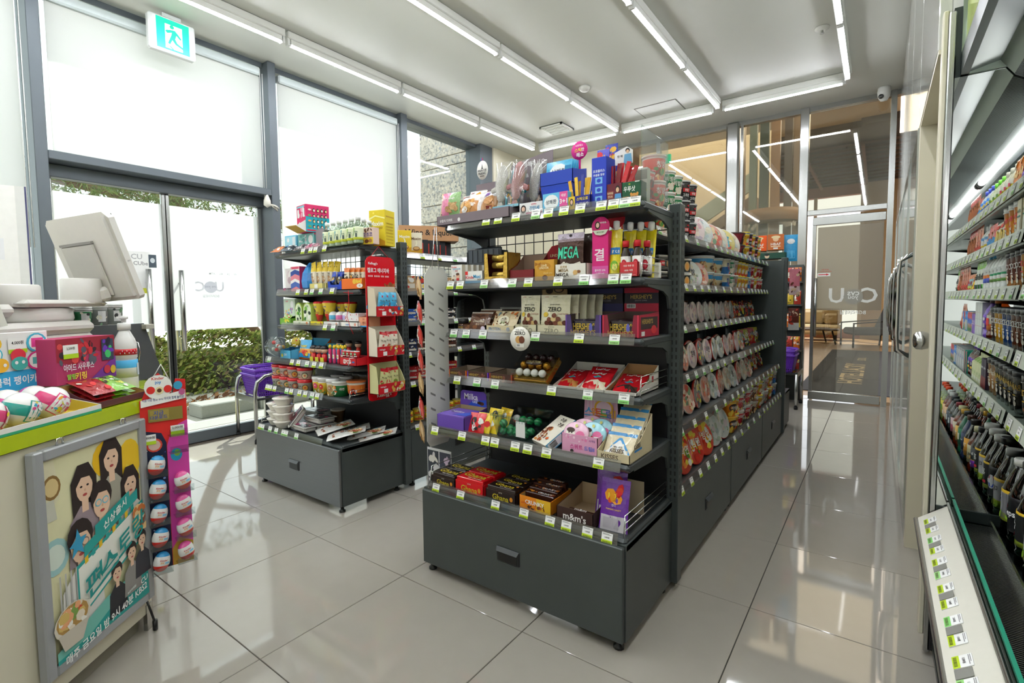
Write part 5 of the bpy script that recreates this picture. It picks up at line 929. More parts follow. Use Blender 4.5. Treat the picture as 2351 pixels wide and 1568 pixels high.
for i, (x, y, rz, zz) in enumerate(((-.36, 1.475, -26, .032), (-.22, 1.455, -40, .03), (-.30, 1.545, -36, .012), (-.20, 1.575, -44, .008), (-.13, 1.60, -46, .006))):
    pouch('rice_pouch', 'white fried rice pouch lying on the deck, %s' % ('leftward of the front pair', 'nearest the camera', 'under the front pair', 'third in the fan', 'last in the fan')[i], 'ready meal', .15, .21, .028, 'ecebe6', (x-.06, y, z+zz), RC, rx=RAD(-78), rz=RAD(rz), kind='stand', m='film')
# lower shelf: porridge tubs, pickle cups, ramen cups
z = .606
PJ = lambda n: [('e', .72, .42, .22, .36, '3a3432'), ('e', .72, .42, .18, .30, ('d8c8a0', 'e0b070', 'c8785a', 'd8a04a')[n % 4]), ('e', .72, .44, .06, .1, ('d86a3a', '6a9a4a', 'e8d8a0', 'c83a2a')[n % 4]), ('t', ('참치죽', '참치죽', '소고기죽', '소고기죽')[n % 4], .26, .6, .2, .4, '3a3a36'), ('r', .06, .2, .4, .3, ('8ab04a', 'd8a03a', 'c84a3a', 'e0b04a')[n % 4]), ('t', '죽', .2, .82, .12, '8ab04a')]
for row in range(2):
    for k, x in enumerate((-.895, -.80, -.70, -.585)):
        for q in range(2 if row == 0 else 1):
            cup('porridge_tub', 'red-lidded porridge tub, %s along the front, %s tier' % (ORD[k], ('lower', 'upper')[row]) if q == 0 else 'red-lidded porridge tub behind the %s front tub' % ORD[k], 'porridge', .038, .046, .052, 'f0ede4', (x+.03*q, 1.508+.1*q-.004*k, z+.072*row), 'd8222e', PJ(k+row), span=2.0, liph=.013, lidm='gloss', rz=RAD(28))
for k, (x, y, c, s_) in enumerate(((-.47, 1.51, 'f0d23c', 'yellow pickle'), (-.405, 1.505, 'ecc83a', 'yellow radish'), (-.315, 1.50, 'd8c48a', 'tan noodle'), (-.33, 1.60, 'e4d8b0', 'tall pale noodle'), (-.43, 1.61, 'e8dcc0', 'pale soup'))):
    cup('side_dish_cup', s_+' cup with a white lid on the porridge shelf', 'side dish', .030, .037, .082, [(0, c), (.82, 'f2f0ea')], (x, y, z), 'f4f4f2', [('e', .5, .55, .18, .2, ('d84a6a', 'c83a2a', 'b0805a', '8a6a4a', 'c8a070')[k]), ('n', 6, k, .2, .08, .8, .3, ('5a8a3a', 'e0a83a', 'f4f0e0'), .14, 'f'), ('t', '죽', .5, .56, .1, 'f6f2ea')], liph=.01, rz=RAD(20))
for k in range(4): cup('soup_cup', 'grey-lidded soup cup at the back of the porridge shelf, %s from the window' % ORD[k], 'soup', .034, .042, .09, 'b9a88c', (-.43+.07*k, 1.69+.01*(k % 2), z), '8f8f8c', [('n', 8, k, .2, .1, .8, .6, ('8a5a3a', 'd8c8a0'), .16, 'f')], liph=.008)
cup('ramen_cup', 'green and white ramen cup beside the wire fence', 'ramen', .045, .053, .076, [(0, '1f7a3c'), (.82, 'f0f0ea')], (-.285+.02, 1.515, z), 'eef0ea', [('e', .3, .4, .16, .3, 'e8e4d4'), ('n', 10, 3, .05, .1, .5, .75, ('d86a2a', '2a5a2a', 'e0c87a'), .13, 'f'), ('t', '라면', .74, .55, .2, 'f4f4ee')], rz=RAD(30))
cup('ramen_cup', 'orange and black ramen cup in the wire fence corner', 'ramen', .045, .053, .08, [(0, '2a2420'), (.3, 'd8742a'), (.84, 'e8e0d0')], (-.175, 1.56, z), 'd8783a', [('p', [(.1, .25), (.9, .5), (.9, .7), (.1, .5)], 'c8a02a'), ('t', '면', .6, .4, .2, 'f4f0e8'), ('n', 8, 3, .1, .1, .6, .5, ('c83a1a', '1a1a1a'), .14, 'f')], rz=RAD(36))
# toy candy shelf
z = .786
b = MB('eef4f6')
b.lathe([(.06, 0), (.062, .05), (.055, .1), (.05, .105)], 22).lathe([(.055, .105), (.056, .122), (0, .124)], 22, 'f2f6f6'); o = b.build('candy_jar', 'clear'); o.rotation_euler = (RAD(78), 0, RAD(35)); o.location = (-.90, 1.565, z+.064); tag(o, 'clear round candy jar lying on its side at the window end', 'jar')
rd = random.Random(8)
jb = MB()
for i in range(10): jb.lathe([(.013*sin(pi*k/6)+.0002, -.013*cos(pi*k/6)) for k in range(7)], 8, rd.choice(('d83a3a', 'f0b03a', '5aa0d8', 'e8e4da', '7a4a2a')), rd.uniform(-.03, .03), rd.uniform(-.03, .03), .015+.01*i)
jb.build('sweets', 'gloss', o, 'stuff')
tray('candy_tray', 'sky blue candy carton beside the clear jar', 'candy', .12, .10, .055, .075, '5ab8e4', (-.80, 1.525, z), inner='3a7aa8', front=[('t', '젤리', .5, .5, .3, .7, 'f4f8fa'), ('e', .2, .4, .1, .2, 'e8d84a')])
o = MB('c8b02e').lathe([(.03, 0), (.032, .004), (.03, .008), (0, .009)], 20).build('toy_disc', 'gloss'); o.rotation_euler = (RAD(80), 0, RAD(20)); o.location = (-.80, 1.60, z+.10); tag(o, 'round red and yellow toy packet behind the blue carton', 'toy'); prt(o, [(lambda u, v, k: ((u-.5)*.06, (v-.5)*.06, .0095+.0003*k), 1, [busy(10, 4, ('d83a2a', 'f0d84a', 'e8e4da'), .14)])])
bx = tray('gummy_display', 'orange and teal gummy display box with a blue bag in front', 'candy', .19, .11, .05, .125, 'e0752a', (-.655, 1.58, z), inner='3a9ac0', front=[('t', 'Super', .4, .65, .34, 'f0e03a'), ('t', 'POWER', .5, .28, .3, '2a6ab0')], right=[('r', 0, 0, 1, 1.8, '2f8fb0')])
pouch('gummy_bag', 'blue and yellow gummy bag leaning in the orange display', 'candy', .12, .11, .025, [(0, '2f9ad8'), (.25, 'f0a83a'), (.5, '3aa8e0')], (-.67, 1.56, z+.015), [('t', 'super', .5, .6, .2, .8, 'f4d83a'), ('t', '젤리', .5, .35, .14, 'd83a2a'), ('n', 8, 6, .1, .1, .9, .4, ('e84a3a', 'f0d84a', '5ab84a'), .12, 'f')], rx=RAD(-10), grp=None)
cup_ = tray('doll_candy_display', 'teal window box behind the doll-topped candy tubes', 'candy', .16, .06, .012, .10, '2a86a0', (-.48, 1.60, z), inner='2a7a92')
for i, x in enumerate((-.535, -.482, -.43)):
    e = empty('doll_candy', 'red candy tube topped with a black-haired doll head, %s from the window' % ORD[i], 'candy', (x, 1.555, z))
    MB('d8242c').lathe([(.014, 0), (.016, .02), (.015, .045), (.008, .052)], 12).build('tube_body', 'gloss', e); MB('e0d23a').box(-.016, .016, -.02, -.018, .0, .03).build('hang_tag', 'card', e)
    MB('f0c8a8').lathe([(.024*sin(pi*k/8)+.0002, .022-.02*cos(pi*k/8)) for k in range(9)], 14, z=.05).build('head', 'plastic', e); h = MB('231f20').lathe([(.0245, .078), (.022, .088), (.014, .096), (0, .099)], 14); h.build('hair', 'plastic', e)
    prt(e, [(lambda u, v, k: ((u-.5)*.04, -.0243-.0002*k+.016*(u-.5)**2*4*.5, .055+v*.03), 1.3, [('e', .36, .5, .05, .1, '2a2020'), ('e', .64, .5, .05, .1, '2a2020'), ('e', .5, .25, .1, .05, 'b84a3a')])], 'card', 'face_print')
for i in range(3):
    e = empty('doll_candy', 'loose doll-topped candy lying above the displays, %s' % ('over the teal box', 'by the sweet tubes', 'rearmost')[i], 'candy', (-.45+.075*i, 1.675+.01*i, z+.0)); MB('d8342c').lathe([(.014, 0), (.016, .06), (.01, .085)], 12).build('tube_body', 'gloss', e); MB('f0c8a8').lathe([(.02*sin(pi*k/7)+.0002, .1-.02*cos(pi*k/7)) for k in range(8)], 12).build('head', 'plastic', e); MB('231f20').lathe([(.021, .105), (.018, .118), (0, .123)], 12).build('hair', 'plastic', e)
for i in range(7): 
    e = empty('candy_stick', 'bright candy tube with a yellow duck cap, %s from the dolls' % ORD[i], 'candy', (-.382+.02*i, 1.56+.03*(i % 2), z)); MB().lathe([(.0085, 0), (.0095, .005), (.0095, .078), (.007, .084)], 10, ('d82a6a', '2f9ad8', 'e0407a', '3a8ad0', 'd8304a', '48b0d8', 'c82a5a')[i]).build('tube_body', 'gloss', e); MB('f0cf2e').lathe([(.004, .084), (.009, .09), (.0095, .098), (.005, .105), (0, .108)], 10).build('duck_cap', 'plastic', e)
    prt(e, [(lambda u, v, k: ((.0101+.0004*k)*cos(-pi/2+(u-.5)*2), (.0101+.0004*k)*sin(-pi/2+(u-.5)*2), .01+v*.06), .3, [('r', .1, .3, .9, .7, 'f4e8ec'), ('e', .5, .5, .3, .1, 'f0d23a')])])
tray('candy_can_display', 'red candy can display carton along the wire fence', 'candy', .145, .09, .042, .05, 'd2202a', (-.185, 1.535, z), inner='8a1820', front=[('e', .3, .5, .1, .3, 'f2ece4'), ('t', 'POP', .52, .5, .5, 'f4f0e8'), ('t', 'pop', .3, .5, .3, 'd2202a'), ('e', .84, .5, .08, .12, '3a7ac0')])
for r_ in range(2):
    for i in range(4): o = MB('d0202a').lathe([(.016, 0), (.016, .034), (.0145, .038)], 14, ['d0202a', 'c8c8c8', 'b9b9b9'], cy=.016).build('candy_can', 'gloss'); fin(o, 'small red candy can in the red carton, %s, %s row' % (ORD[i], ('lower', 'upper')[r_]), 'candy', (-.235+.034*i, 1.542, z+.004+.039*r_)); prt(o, [(lambda u, v, k: ((.0166+.0004*k)*cos(-pi/2+(u-.5)*2.2), .016+(.0166+.0004*k)*sin(-pi/2+(u-.5)*2.2), .004+v*.028), 1.2, [('e', .5, .6, .3, .3, '2f8a4a'), ('t', 'POP', .5, .6, .3, .5, 'f6f2ea'), ('r', .1, .1, .9, .24, 'f0e8e0')])])
# snack shelf
z = .996
box('toy_box', 'pale green picture toy box with a clear window', 'toy', .13, .06, .11, 'cfe0cf', (-.90, 1.62, z+.055), [('t', 'angel', .3, .86, .12, .6, 'e07a8a'), ('n', 16, 6, .05, .05, .95, .45, ('e88aa8', 'f0c85a', '6ab8d8', 'e8e4f0', 'b87ac8'), .08, 'f'), ('e', .78, .68, .14, .2, 'f0f4f4')])
tray('toy_tray', 'lime green tray of tiny toy bags under the picture box', 'toy', .13, .12, .04, .055, '78b43a', (-.90, 1.59, z), inner='5a8a2a', front=[('n', 10, 6, .1, .2, .9, .9, ('e8e04a', '3a7a2a', 'e8f0d8'), .25, 'f')])
pouch('toy_bag', 'green and yellow toy bag lying in the lime tray', 'toy', .09, .07, .02, '9ac04a', (-.91, 1.595, z+.045), [busy(10, 9, ('f0e04a', 'e8e4da', 'd8603a'), .12)], rx=RAD(-50))
for i, (x, w_) in enumerate(((-.76, .075), (-.665, .085))):
    for q in range(2):
        o = MB('b5cf62').slab([(-w_/2, 0, 0), (w_/2, 0, 0), (w_/2, 0, .085), (w_*.3, 0, .108), (0, 0, .116), (-w_*.3, 0, .108), (-w_/2, 0, .085)], (0, .05, 0)).build('snack_box', 'card'); prt(o, [(flat(w_, .116), .7, [('p', [(.06, .04), (.94, .04), (.94, .7), (.76, .88), (.5, .95), (.24, .88), (.06, .7)], 'e4eed0'), ('n', 12, i+3, .15, .1, .85, .7, ('7ab83a', '3a7a2a', 'f4f4ea', '2a3a2a'), .12, 'f'), ('t', '드림', .5, .8, .09, '4a8a2a')])]); fin(o, 'green arched candy box, %s from the window, %s' % (ORD[i], ('front', 'behind')[q]), 'candy', (x+.02*q, 1.60+.056*q, z+.024))
for i, (x, w_, c, t_) in enumerate(((-.715, .18, 'e8ecd8', 'pale tray under the green arched boxes'), (-.55, .13, 'e9d62c', 'yellow lettered tray under the snack cones'), (-.405, .15, 'f0efec', 'white lettered tray under the character capsules'), (-.235, .155, 'f2f0ea', 'white lettered tray under the clear toy box'))):
    tray('snack_tray', t_, 'carton', w_, .12, .026, .034, c, (x, 1.588, z), inner='cfcbbd', front=[('t', ('캔디', '스낵', 'bebe', 'bebe')[i], .4, .5, .45, .6, ('5a9a4a', '2a4a9a', 'c84a6a', '4a8ac8')[i]), ('e', .84, .5, .06, .34, ('e88a4a', 'c83a3a', 'f0b8a0', 'e8a08a')[i])])
def cone(lab, x, y, r, h, zz=.02):
    o = MB().lathe([(r*.35, 0), (r*.62, h*.35), (r, h*.86), (r*1.02, h*.9), (r*.9, h)], 16, ['d83a2a', 'efd23c', 'f0d83a', 'd8242c'], cy=r).build('snack_cone', 'film'); prt(o, [(lambda u, v, k: ((r*(.5+.5*v)+.0012+.0005*k)*cos(-pi/2+(u-.5)*2.2), r+(r*(.5+.5*v)+.0012+.0005*k)*sin(-pi/2+(u-.5)*2.2), h*(.22+.6*v)), .7, [('n', 7, 4, .2, .1, .8, .6, ('3a3a3a', 'e8e4da', 'd8302a', 'c89a4a'), .13, 'f'), ('t', '스낵', .5, .85, .14, .8, '2a4ab0')])]); fin(o, lab, 'snack', (x, y, z+zz))
cone('red and yellow snack cone, nearer the window', -.59, 1.60, .036, .125); cone('red and yellow snack cone, second one along', -.495, 1.60, .042, .128); cone('yellow snack cone behind the second one', -.455, 1.67, .038, .12); cone('short open red snack cone at the rear', -.37, 1.66, .04, .11, .03)
for i in range(5):
    x, y = (-.435+.065*(i % 3), 1.60+.06*(i//3)); o = MB().lathe([(.024, 0), (.027, .008), (.027, .034), (.022, .048), (.01, .054), (0, .055)], 14, ['f0ecec', ('5ab8e0', 'e070a8', 'b8a8e0', 'e8a0b8', '7ac0e0')[i], 'f2f0f0', 'f6f4f4', 'f6f4f4'], cy=.027).build('toy_capsule', 'gloss'); fin(o, 'white and %s character-free toy capsule, %s' % (('blue', 'pink', 'lilac', 'rose', 'aqua')[i], ('front row', 'front row', 'front row', 'back row', 'back row')[i]), 'toy', (x, y, z+.03)); o['label'] = 'small white and %s candy capsule in the white lettered tray' % ('blue', 'pink', 'lilac', 'rose', 'aqua')[i]
for i in range(2): box('toy_box', ('clear boxed pink sweets in the outer white tray', 'second clear boxed sweets stacked behind it')[i], 'candy', .12, .05, .046, 'ece6e6', (-.23, 1.60+.055*i, z+.03), [busy(16, 6+i, ('d85a7a', 'f0b8b8', 'e8e4e8', 'c83a4a'), .13)], m='film')
tray('candy_carton', 'orange candy stick carton with red lettering at the snack shelf end', 'candy', .085, .08, .055, .07, 'e9a27c', (-.108-.02, 1.605, z), inner='c88a6a', front=[('t', '캔디', .5, .78, .18, .7, 'b8302a'), ('t', '캔디', .55, .4, .3, .7, '8a2a1a'), ('r', 0, 0, 1, .14, '3a9ad8')])
for i in range(4): cup('candy_jar', 'small striped lollipop jar behind the orange carton, %s' % ORD[i], 'candy', .014, .015, .04, ('f0d8d0', 'e8b8a8')[i % 2], (-.20+.032*i, 1.70, z+.04), 'd86a4a', liph=.008, n=12)
# biscuit shelf under the top
z = 1.206
box('wine_snack_box', 'white box with a pale pink window at the window end', 'snack', .10, .08, .15, 'ece6e6', (-.90, 1.63, z+.0), [('e', .5, .62, .3, .3, 'd8c4cc'), ('n', 8, 3, .2, .4, .8, .8, ('e8d8dc', 'c8b0b8', 'f4eeee'), .14, 'f'), ('r', .1, .08, .9, .16, 'c8a8b0')])
tray('snack_tray', 'dark lilac tray with a purple-ringed packet at the shelf end', 'snack', .12, .07, .02, .03, '6a5a6a', (-.905, 1.583, z), inner='4a3a48', front=[('e', .7, .6, .12, .4, 'c03a7a')])
box('striped_snack_box', 'tall box with blue, pink and white swirling stripes', 'snack', .10, .08, .155, 'e88a98', (-.785, 1.60, z), [('p', [(0, .6), (.5, .7), (1, .62), (1, .8), (.5, .88), (0, .78)], '2f4a9a'), ('p', [(0, .78), (.5, .88), (1, .8), (1, .9), (0, .9)], 'f0eef0'), ('p', [(0, .1), (.6, .2), (1, .1), (1, .3), (.5, .4), (0, .3)], '4a6ab8'), ('p', [(0, .3), (.5, .4), (1, .3), (1, .42), (.5, .52), (0, .42)], 'f4f0f0'), ('r', .2, .9, .9, .98, 'd8486a')], right=[('r', 0, 0, 1, 1, 'c8386a')])
o = MB().lathe([(.03, 0), (.055, .02), (.06, .06), (.052, .11), (.034, .145), (.02, .165), (.012, .175)], 6, ['2a7ac8', '3a90dc', '2a80d0', '3a94e0', '2a78c4', '3a90dc'], cy=.06, smooth=False).build('blue_candy_bag', 'film'); fin(o, 'bulging blue checked bag standing by the striped box', 'snack', (-.675, 1.585, z))
tray('stick_snack_tray', 'pale yellow tray of yellow stick snacks', 'snack', .17, .10, .042, .06, 'ded07a', (-.53, 1.59, z), inner='b8a84a', front=[('r', .3, .2, .5, .9, 'f4f4ee'), ('r', .8, 0, .84, 1, '4a4a3a'), ('r', .88, 0, .92, 1, '4a4a3a')])
for i in range(5): pouch('stick_snack', 'yellow and cream stick snack in the pale yellow tray, %s from the window' % ORD[i], 'snack', .052, .145, .03, [(0, 'e9dcc4'), (.4, 'f0e4cc'), (.6, 'f2cf26')], (-.60+.035*i, 1.60+.012*i, z+.03), [('e', .5, .28, .3, .12, 'b8885a'), ('t', '리얼', .5, .5, .07, '3a2a1a'), ('t', '스틱', .5, .42, .07, '3a2a1a'), ('e', .35, .78, .05, .018, '4a3a1a'), ('e', .65, .78, .05, .018, '4a3a1a')], rz=RAD(-4+3*i), rx=RAD(-3), ry=RAD(-8+4*i), grp=None)
tray('snack_tray', 'cobalt blue snack tray with a notched front', 'snack', .135, .09, .05, .07, '2446b8', (-.365, 1.592, z), inner='1c3890', scoop=.4)
for i in range(3): pouch('snack_pack', 'black and blue snack pack in the cobalt tray, %s' % ORD[i], 'snack', .06, .085, .02, [(0, '2a2a30'), (.3, '3a3a48'), (.7, '2446b8')], (-.395+.03*i, 1.60+.018*i, z+.02), [('t', '스낵', .5, .4, .12, .8, 'e8e4da'), ('n', 6, i, .2, .2, .8, .6, ('d8a84a', 'e8e4da', '3a6ad0'), .14, 'f')], rz=RAD(-12+8*i))
tray('nut_snack_tray', 'orange nut snack tray with bold yellow lettering', 'snack', .19, .13, .06, .085, 'e9701e', (-.20, 1.588, z), inner='b8561a', front=[('t', 'HBAF', .78, .7, .34, .4, 'f4e84a'), ('e', .62, .7, .09, .24, 'e8b83a'), ('e', .86, .3, .14, .2, 'f0ece0'), ('t', '대', .86, .3, .2, '2a2a2a')], right=[('t', 'HBAF', .5, .6, .34, 'f4e84a')])
for i in range(7): pouch('nut_pouch', 'orange and cream nut pouch in the orange tray, %s from the window' % ORD[i], 'nuts', .062, .098, .02, [(0, 'e8822a'), (.15, 'efe4cc'), (.62, 'efe0c4'), (.78, 'e87a2a')], (-.275+.026*i, 1.60+.014*i, z+.024), [('t', 'HBAF', .5, .62, .1, '3a2a1a'), ('n', 7, i, .15, .15, .85, .5, ('3a2a20', 'e8a84a', 'd8c49a'), .13, 'f'), ('t', '아몬드', .5, .4, .12, .8, '2a2420')], rz=RAD(-10+4*i), grp=None)
# top shelf: toy cartons, bags, drink bottles, coffee
z = 1.451
b = box('toy_carton', 'teal and silver toy carton with a window, lower of the toy boxes', 'toy', .15, .12, .11, '7ab8b4', (-.70, 1.63, z), [('n', 12, 5, .05, .1, .6, .9, ('a8d8d4', 'e8e4ea', 'c8a8b8', '5a9a98'), .13, 'f'), ('e', .8, .66, .14, .24, 'e8ecec')], right=[('r', 0, 0, 1, 1, '3a7a78'), ('r', 0, .9, 1, 1, '8a3a50')]+[('e', .25+.5*i, .25+.3*j, .12, .1, ('c8b0b8', '7a6a70')[(i+j) % 2]) for i in (0, 1) for j in (0, 1)], rz=RAD(6))
box('toy_carton', 'light blue toy carton with a clear window at the window end', 'toy', .12, .10, .11, '6fc0e0', (-.855, 1.62, z), [('r', .06, .06, .94, .94, 'a8dcec'), ('e', .3, .74, .1, .12, 'e8f0f4'), ('r', .66, .4, .9, .9, 'dfe8ec'), ('t', '드림', .4, .2, .12, 'e87a3a')], rz=RAD(4))
PK = [('r', 0, 0, 1, .56, '27a6b8'), ('r', .04, .04, .96, .09, 'd8284a')]+[('e', .34+.165*i, .20+.2*j, .055, .07, ('3a2a28', '4a2a2a', '2a2a32', '5a3a2a')[(i+j) % 4]) for i in range(4) for j in range(4)]+[('e', .34+.165*i, .185+.2*j, .036, .045, ('f0d0b8', 'f4e0a0', 'e8b8a0', 'f0e8e0')[(i*2+j) % 4]) for i in range(4) for j in range(4)]+[('e', .14, .20+.2*j, .07, .03, ('7a9a3a', 'e89a4a', '4ab85a', 'e8e4da')[j]) for j in range(4)]
o = box('toy_dispenser_box', 'pink and turquoise toy dispenser box stacked on top', 'toy', .125, .15, .165, 'd42c68', (-.695, 1.60, z+.113), [('n', 9, 3, .05, .3, .95, .9, ('f4e8ee', 'e8a8c0', 'f0d84a', 'e8ecec'), .1, 'f'), ('r', .1, .55, .3, .85, 'e8ecec'), ('r', .7, .55, .9, .85, 'e8ecec'), ('r', .08, .9, .9, .96, '7ac8d8')], right=PK, rz=RAD(-8))
d = MB('c9a238').slab([(-.06, 0, 0), (.06, 0, 0), (.062, -.06, .03), (-.07, -.07, .035)], (0, 0, .002)).slab([(.06, 0, 0), (.06, 0, .07), (.062, -.06, .03)], (.001, 0, 0), 'e6e4e0').build('dispenser_lip', 'card', o)
prt(d, [(lambda u, v, k: ((u-.5)*.12, -.06*(1-v), .03*(1-v)+.0035+.0004*k), 2, [('n', 9, 3, .05, .1, .95, .9, ('f0d84a', '2a2a5a', '8a7a3a'), .2, 'f')])])
pouch('toy_bag', 'yellow toy bag in the dispenser lip', 'toy', .09, .07, .02, 'd8c02e', (-.70, 1.573, z+.148), [busy(8, 2, ('3a3a3a', 'f4f0da', 'b89a1e'), .14)], rx=RAD(-55), rz=RAD(-8))
for i, (x, y, c, s_, W) in enumerate(((-.90, 1.545, 'd8763a', 'orange striped', .12), (-.82, 1.55, '3a4a5a', 'navy and white', .11), (-.70, 1.57, '8a8088', 'grey and silver', .12), (-.63, 1.575, 'c87a96', 'pink patterned', .085), (-.575, 1.58, 'c8a0a8', 'pale pink', .08))):
    pouch('toy_bag', s_+' toy bag lying on the edge of the top shelf', 'toy', W, .085, .03, c, (x, y, z+.018), [('n', 14, 50+i, .1, .15, .9, .85, (('e8e4da', '3a6a4a', '2a3a5a', 'f0a83a'), ('e8ecf0', '4a8ac8', '20242c'), ('e8e4e8', '3a3a40', 'b85a6a'), ('f0dce4', 'a84a6a', 'e8e4ea'), ('e8d8dc', 'b87a8a'))[i], .12, 'f')], rx=RAD(-62), rz=RAD(14-4*i))
o = MB('8a8288').slab([(-.05, 0, 0), (.05, 0, 0), (.05, 0, .115), (.03, 0, .125), (-.05, 0, .12)], (0, .002, 0)).slab([(.05, 0, 0), (.05, .08, 0), (.05, .08, .11), (.05, 0, .115)], (.002, 0, 0), '2a2a30').box(-.05, .05, 0, .08, 0, .003).build('grey_display', 'card'); fin(o, 'grey backed open display carton between toys and bottles', 'display', (-.535, 1.62, z), rz=RAD(-6))
pouch('toy_bag', 'dark packet inside the grey display carton', 'toy', .07, .07, .02, '4a3436', (-.475, 1.60, z+.0), [busy(8, 12, ('d83a3a', 'e8e4da', 'f0b83a'), .14)], rx=RAD(-30))
DP = [(.024, 0), (.027, .006), (.0265, .03), (.0245, .05), (.027, .065), (.0265, .085), (.02, .105), (.012, .118), (.0115, .126)]
for r_ in range(3):
    for i in range(6 if r_ == 0 else 5):
        x = -.43+.062*i+.028*(r_ % 2); y = 1.60+.062*r_-.004*i
        if r_ == 0 or i < 5: bottle('drink_bottle', 'clear drink bottle with a white cap, %s row, %s from the toys' % (('front', 'second', 'back')[r_], ORD[i]), 'drink', DP, 'eef2ee', (x, y-.027, z), cap=(.0135, .017, 'f2f4f2'), liquid='dfe6d2', label=(.018, .088, lambda v: .0268, [(0, 'd8e24a'), (.2, 'e6ecca'), (.85, 'dfe8c0')], [('p', [(.2, .3), (.45, .9), (.55, .9), (.4, .3)], ('5ab0c8', '8ac04a')[i > 3]), ('t', ('ICE', 'TEA')[i > 3], .68, .6, .12, '3a6a5a'), ('r', .62, .2, .8, .5, '4a5a54'), ('e', .3, .5, .1, .08, 'f4f6e8')], 2.2), n=14)
MX = [('p', [(0, .0), (1, .0), (1, .12), (.6, .22), (.2, .14), (0, .3)], 'c8941e'), ('p', [(0, .72), (.4, .82), (1, .74), (1, .78), (.4, .86), (0, .78)], 'f4ec9a'), ('t', 'Maxim', .5, .62, .13, .8, 'fbfaf0'), ('t', 'MOCHA GOLD', .55, .5, .05, .6, '8a5a1a')]
box('coffee_mix_box', 'big yellow coffee mix box towering over the bottles', 'coffee', .105, .10, .20, 'dfc72a', (-.135, 1.72, z), MX+[('e', .3, .92, .06, .03, 'f0dc5a')], right=[('r', .1, .8, .9, .84, 'b8921e')]+[('r', .1, .08+.09*i, .8, .11+.09*i, 'c8a820') for i in range(7)], rz=RAD(16))
box('cocoa_box', 'hot chocolate mix box with purple lettering before the coffee box', 'cocoa', .075, .05, .09, 'e4c8b8', (-.105, 1.63, z), [('r', .0, .0, 1, .4, 'f0cf3a'), ('t', '핫초코', .5, .58, .26, .86, '4a3a8a'), ('n', 5, 3, .05, .75, .95, .95, ('5a3424', '7a4a30'), .1, 'f'), ('e', .4, .18, .2, .12, '7a4630'), ('e', .75, .2, .16, .12, 'b07a4a'), ('t', 'hot choco', .5, .38, .06, '8a3a2a')], rz=RAD(10))
# red hanging bar display on the unit's flank
e = empty('hanging_bar_display', 'tall red hanging display of cereal bars on the flank of the left unit', 'display rack', (-.088, 1.80, .585), RAD(90))
e.location = (-.088, 1.595, .585)
W = .205
b = MB('d8131f').slab([(.02, 0, 0), (W-.02, 0, 0), (W-.006, 0, .006), (W, 0, .02), (W, 0, .77), (W-.012, 0, .79), (W-.03, 0, .80), (.03, 0, .80), (.012, 0, .79), (0, 0, .77), (0, 0, .02), (.006, 0, .006)], (0, .004, 0)).build('back_board', 'gloss', e)
prt(b, [(lambda u, v, k: (u*W, -.0005*k, v*.8), W/.8, [('p', [(0, .66), (.3, .73), (1, .72), (1, .64), (.0, .64)], '3f9fd0'), ('e', .3, .69, .15, .02, '5a3020'), ('e', .72, .76, .12, .05, '7a3a1c'), ('e', .8, .71, .16, .04, '6a3018'), ('n', 22, 3, .58, .67, .96, .82, ('8a4a24', '5a2a14', 'a8622a'), .018, 'f'), ('t', "Kellogg's", .24, .95, .022, 'f6f0ee'), ('t', '켈로그 에너지바', .42, .905, .034, .74, 'f6f4f2'), ('t', '····· ······ ··· ····', .42, .865, .014, .7, 'f0d8d8'), ('t', "Kellogg's", .52, .03, .04, .5, 'fbf6f4')])])
MB('d8343c').tube([(.03, 0, .79), (.11, .02, .86), (.17, 0, .79)], .0016, 5).build('red_cord', 'plastic', e)
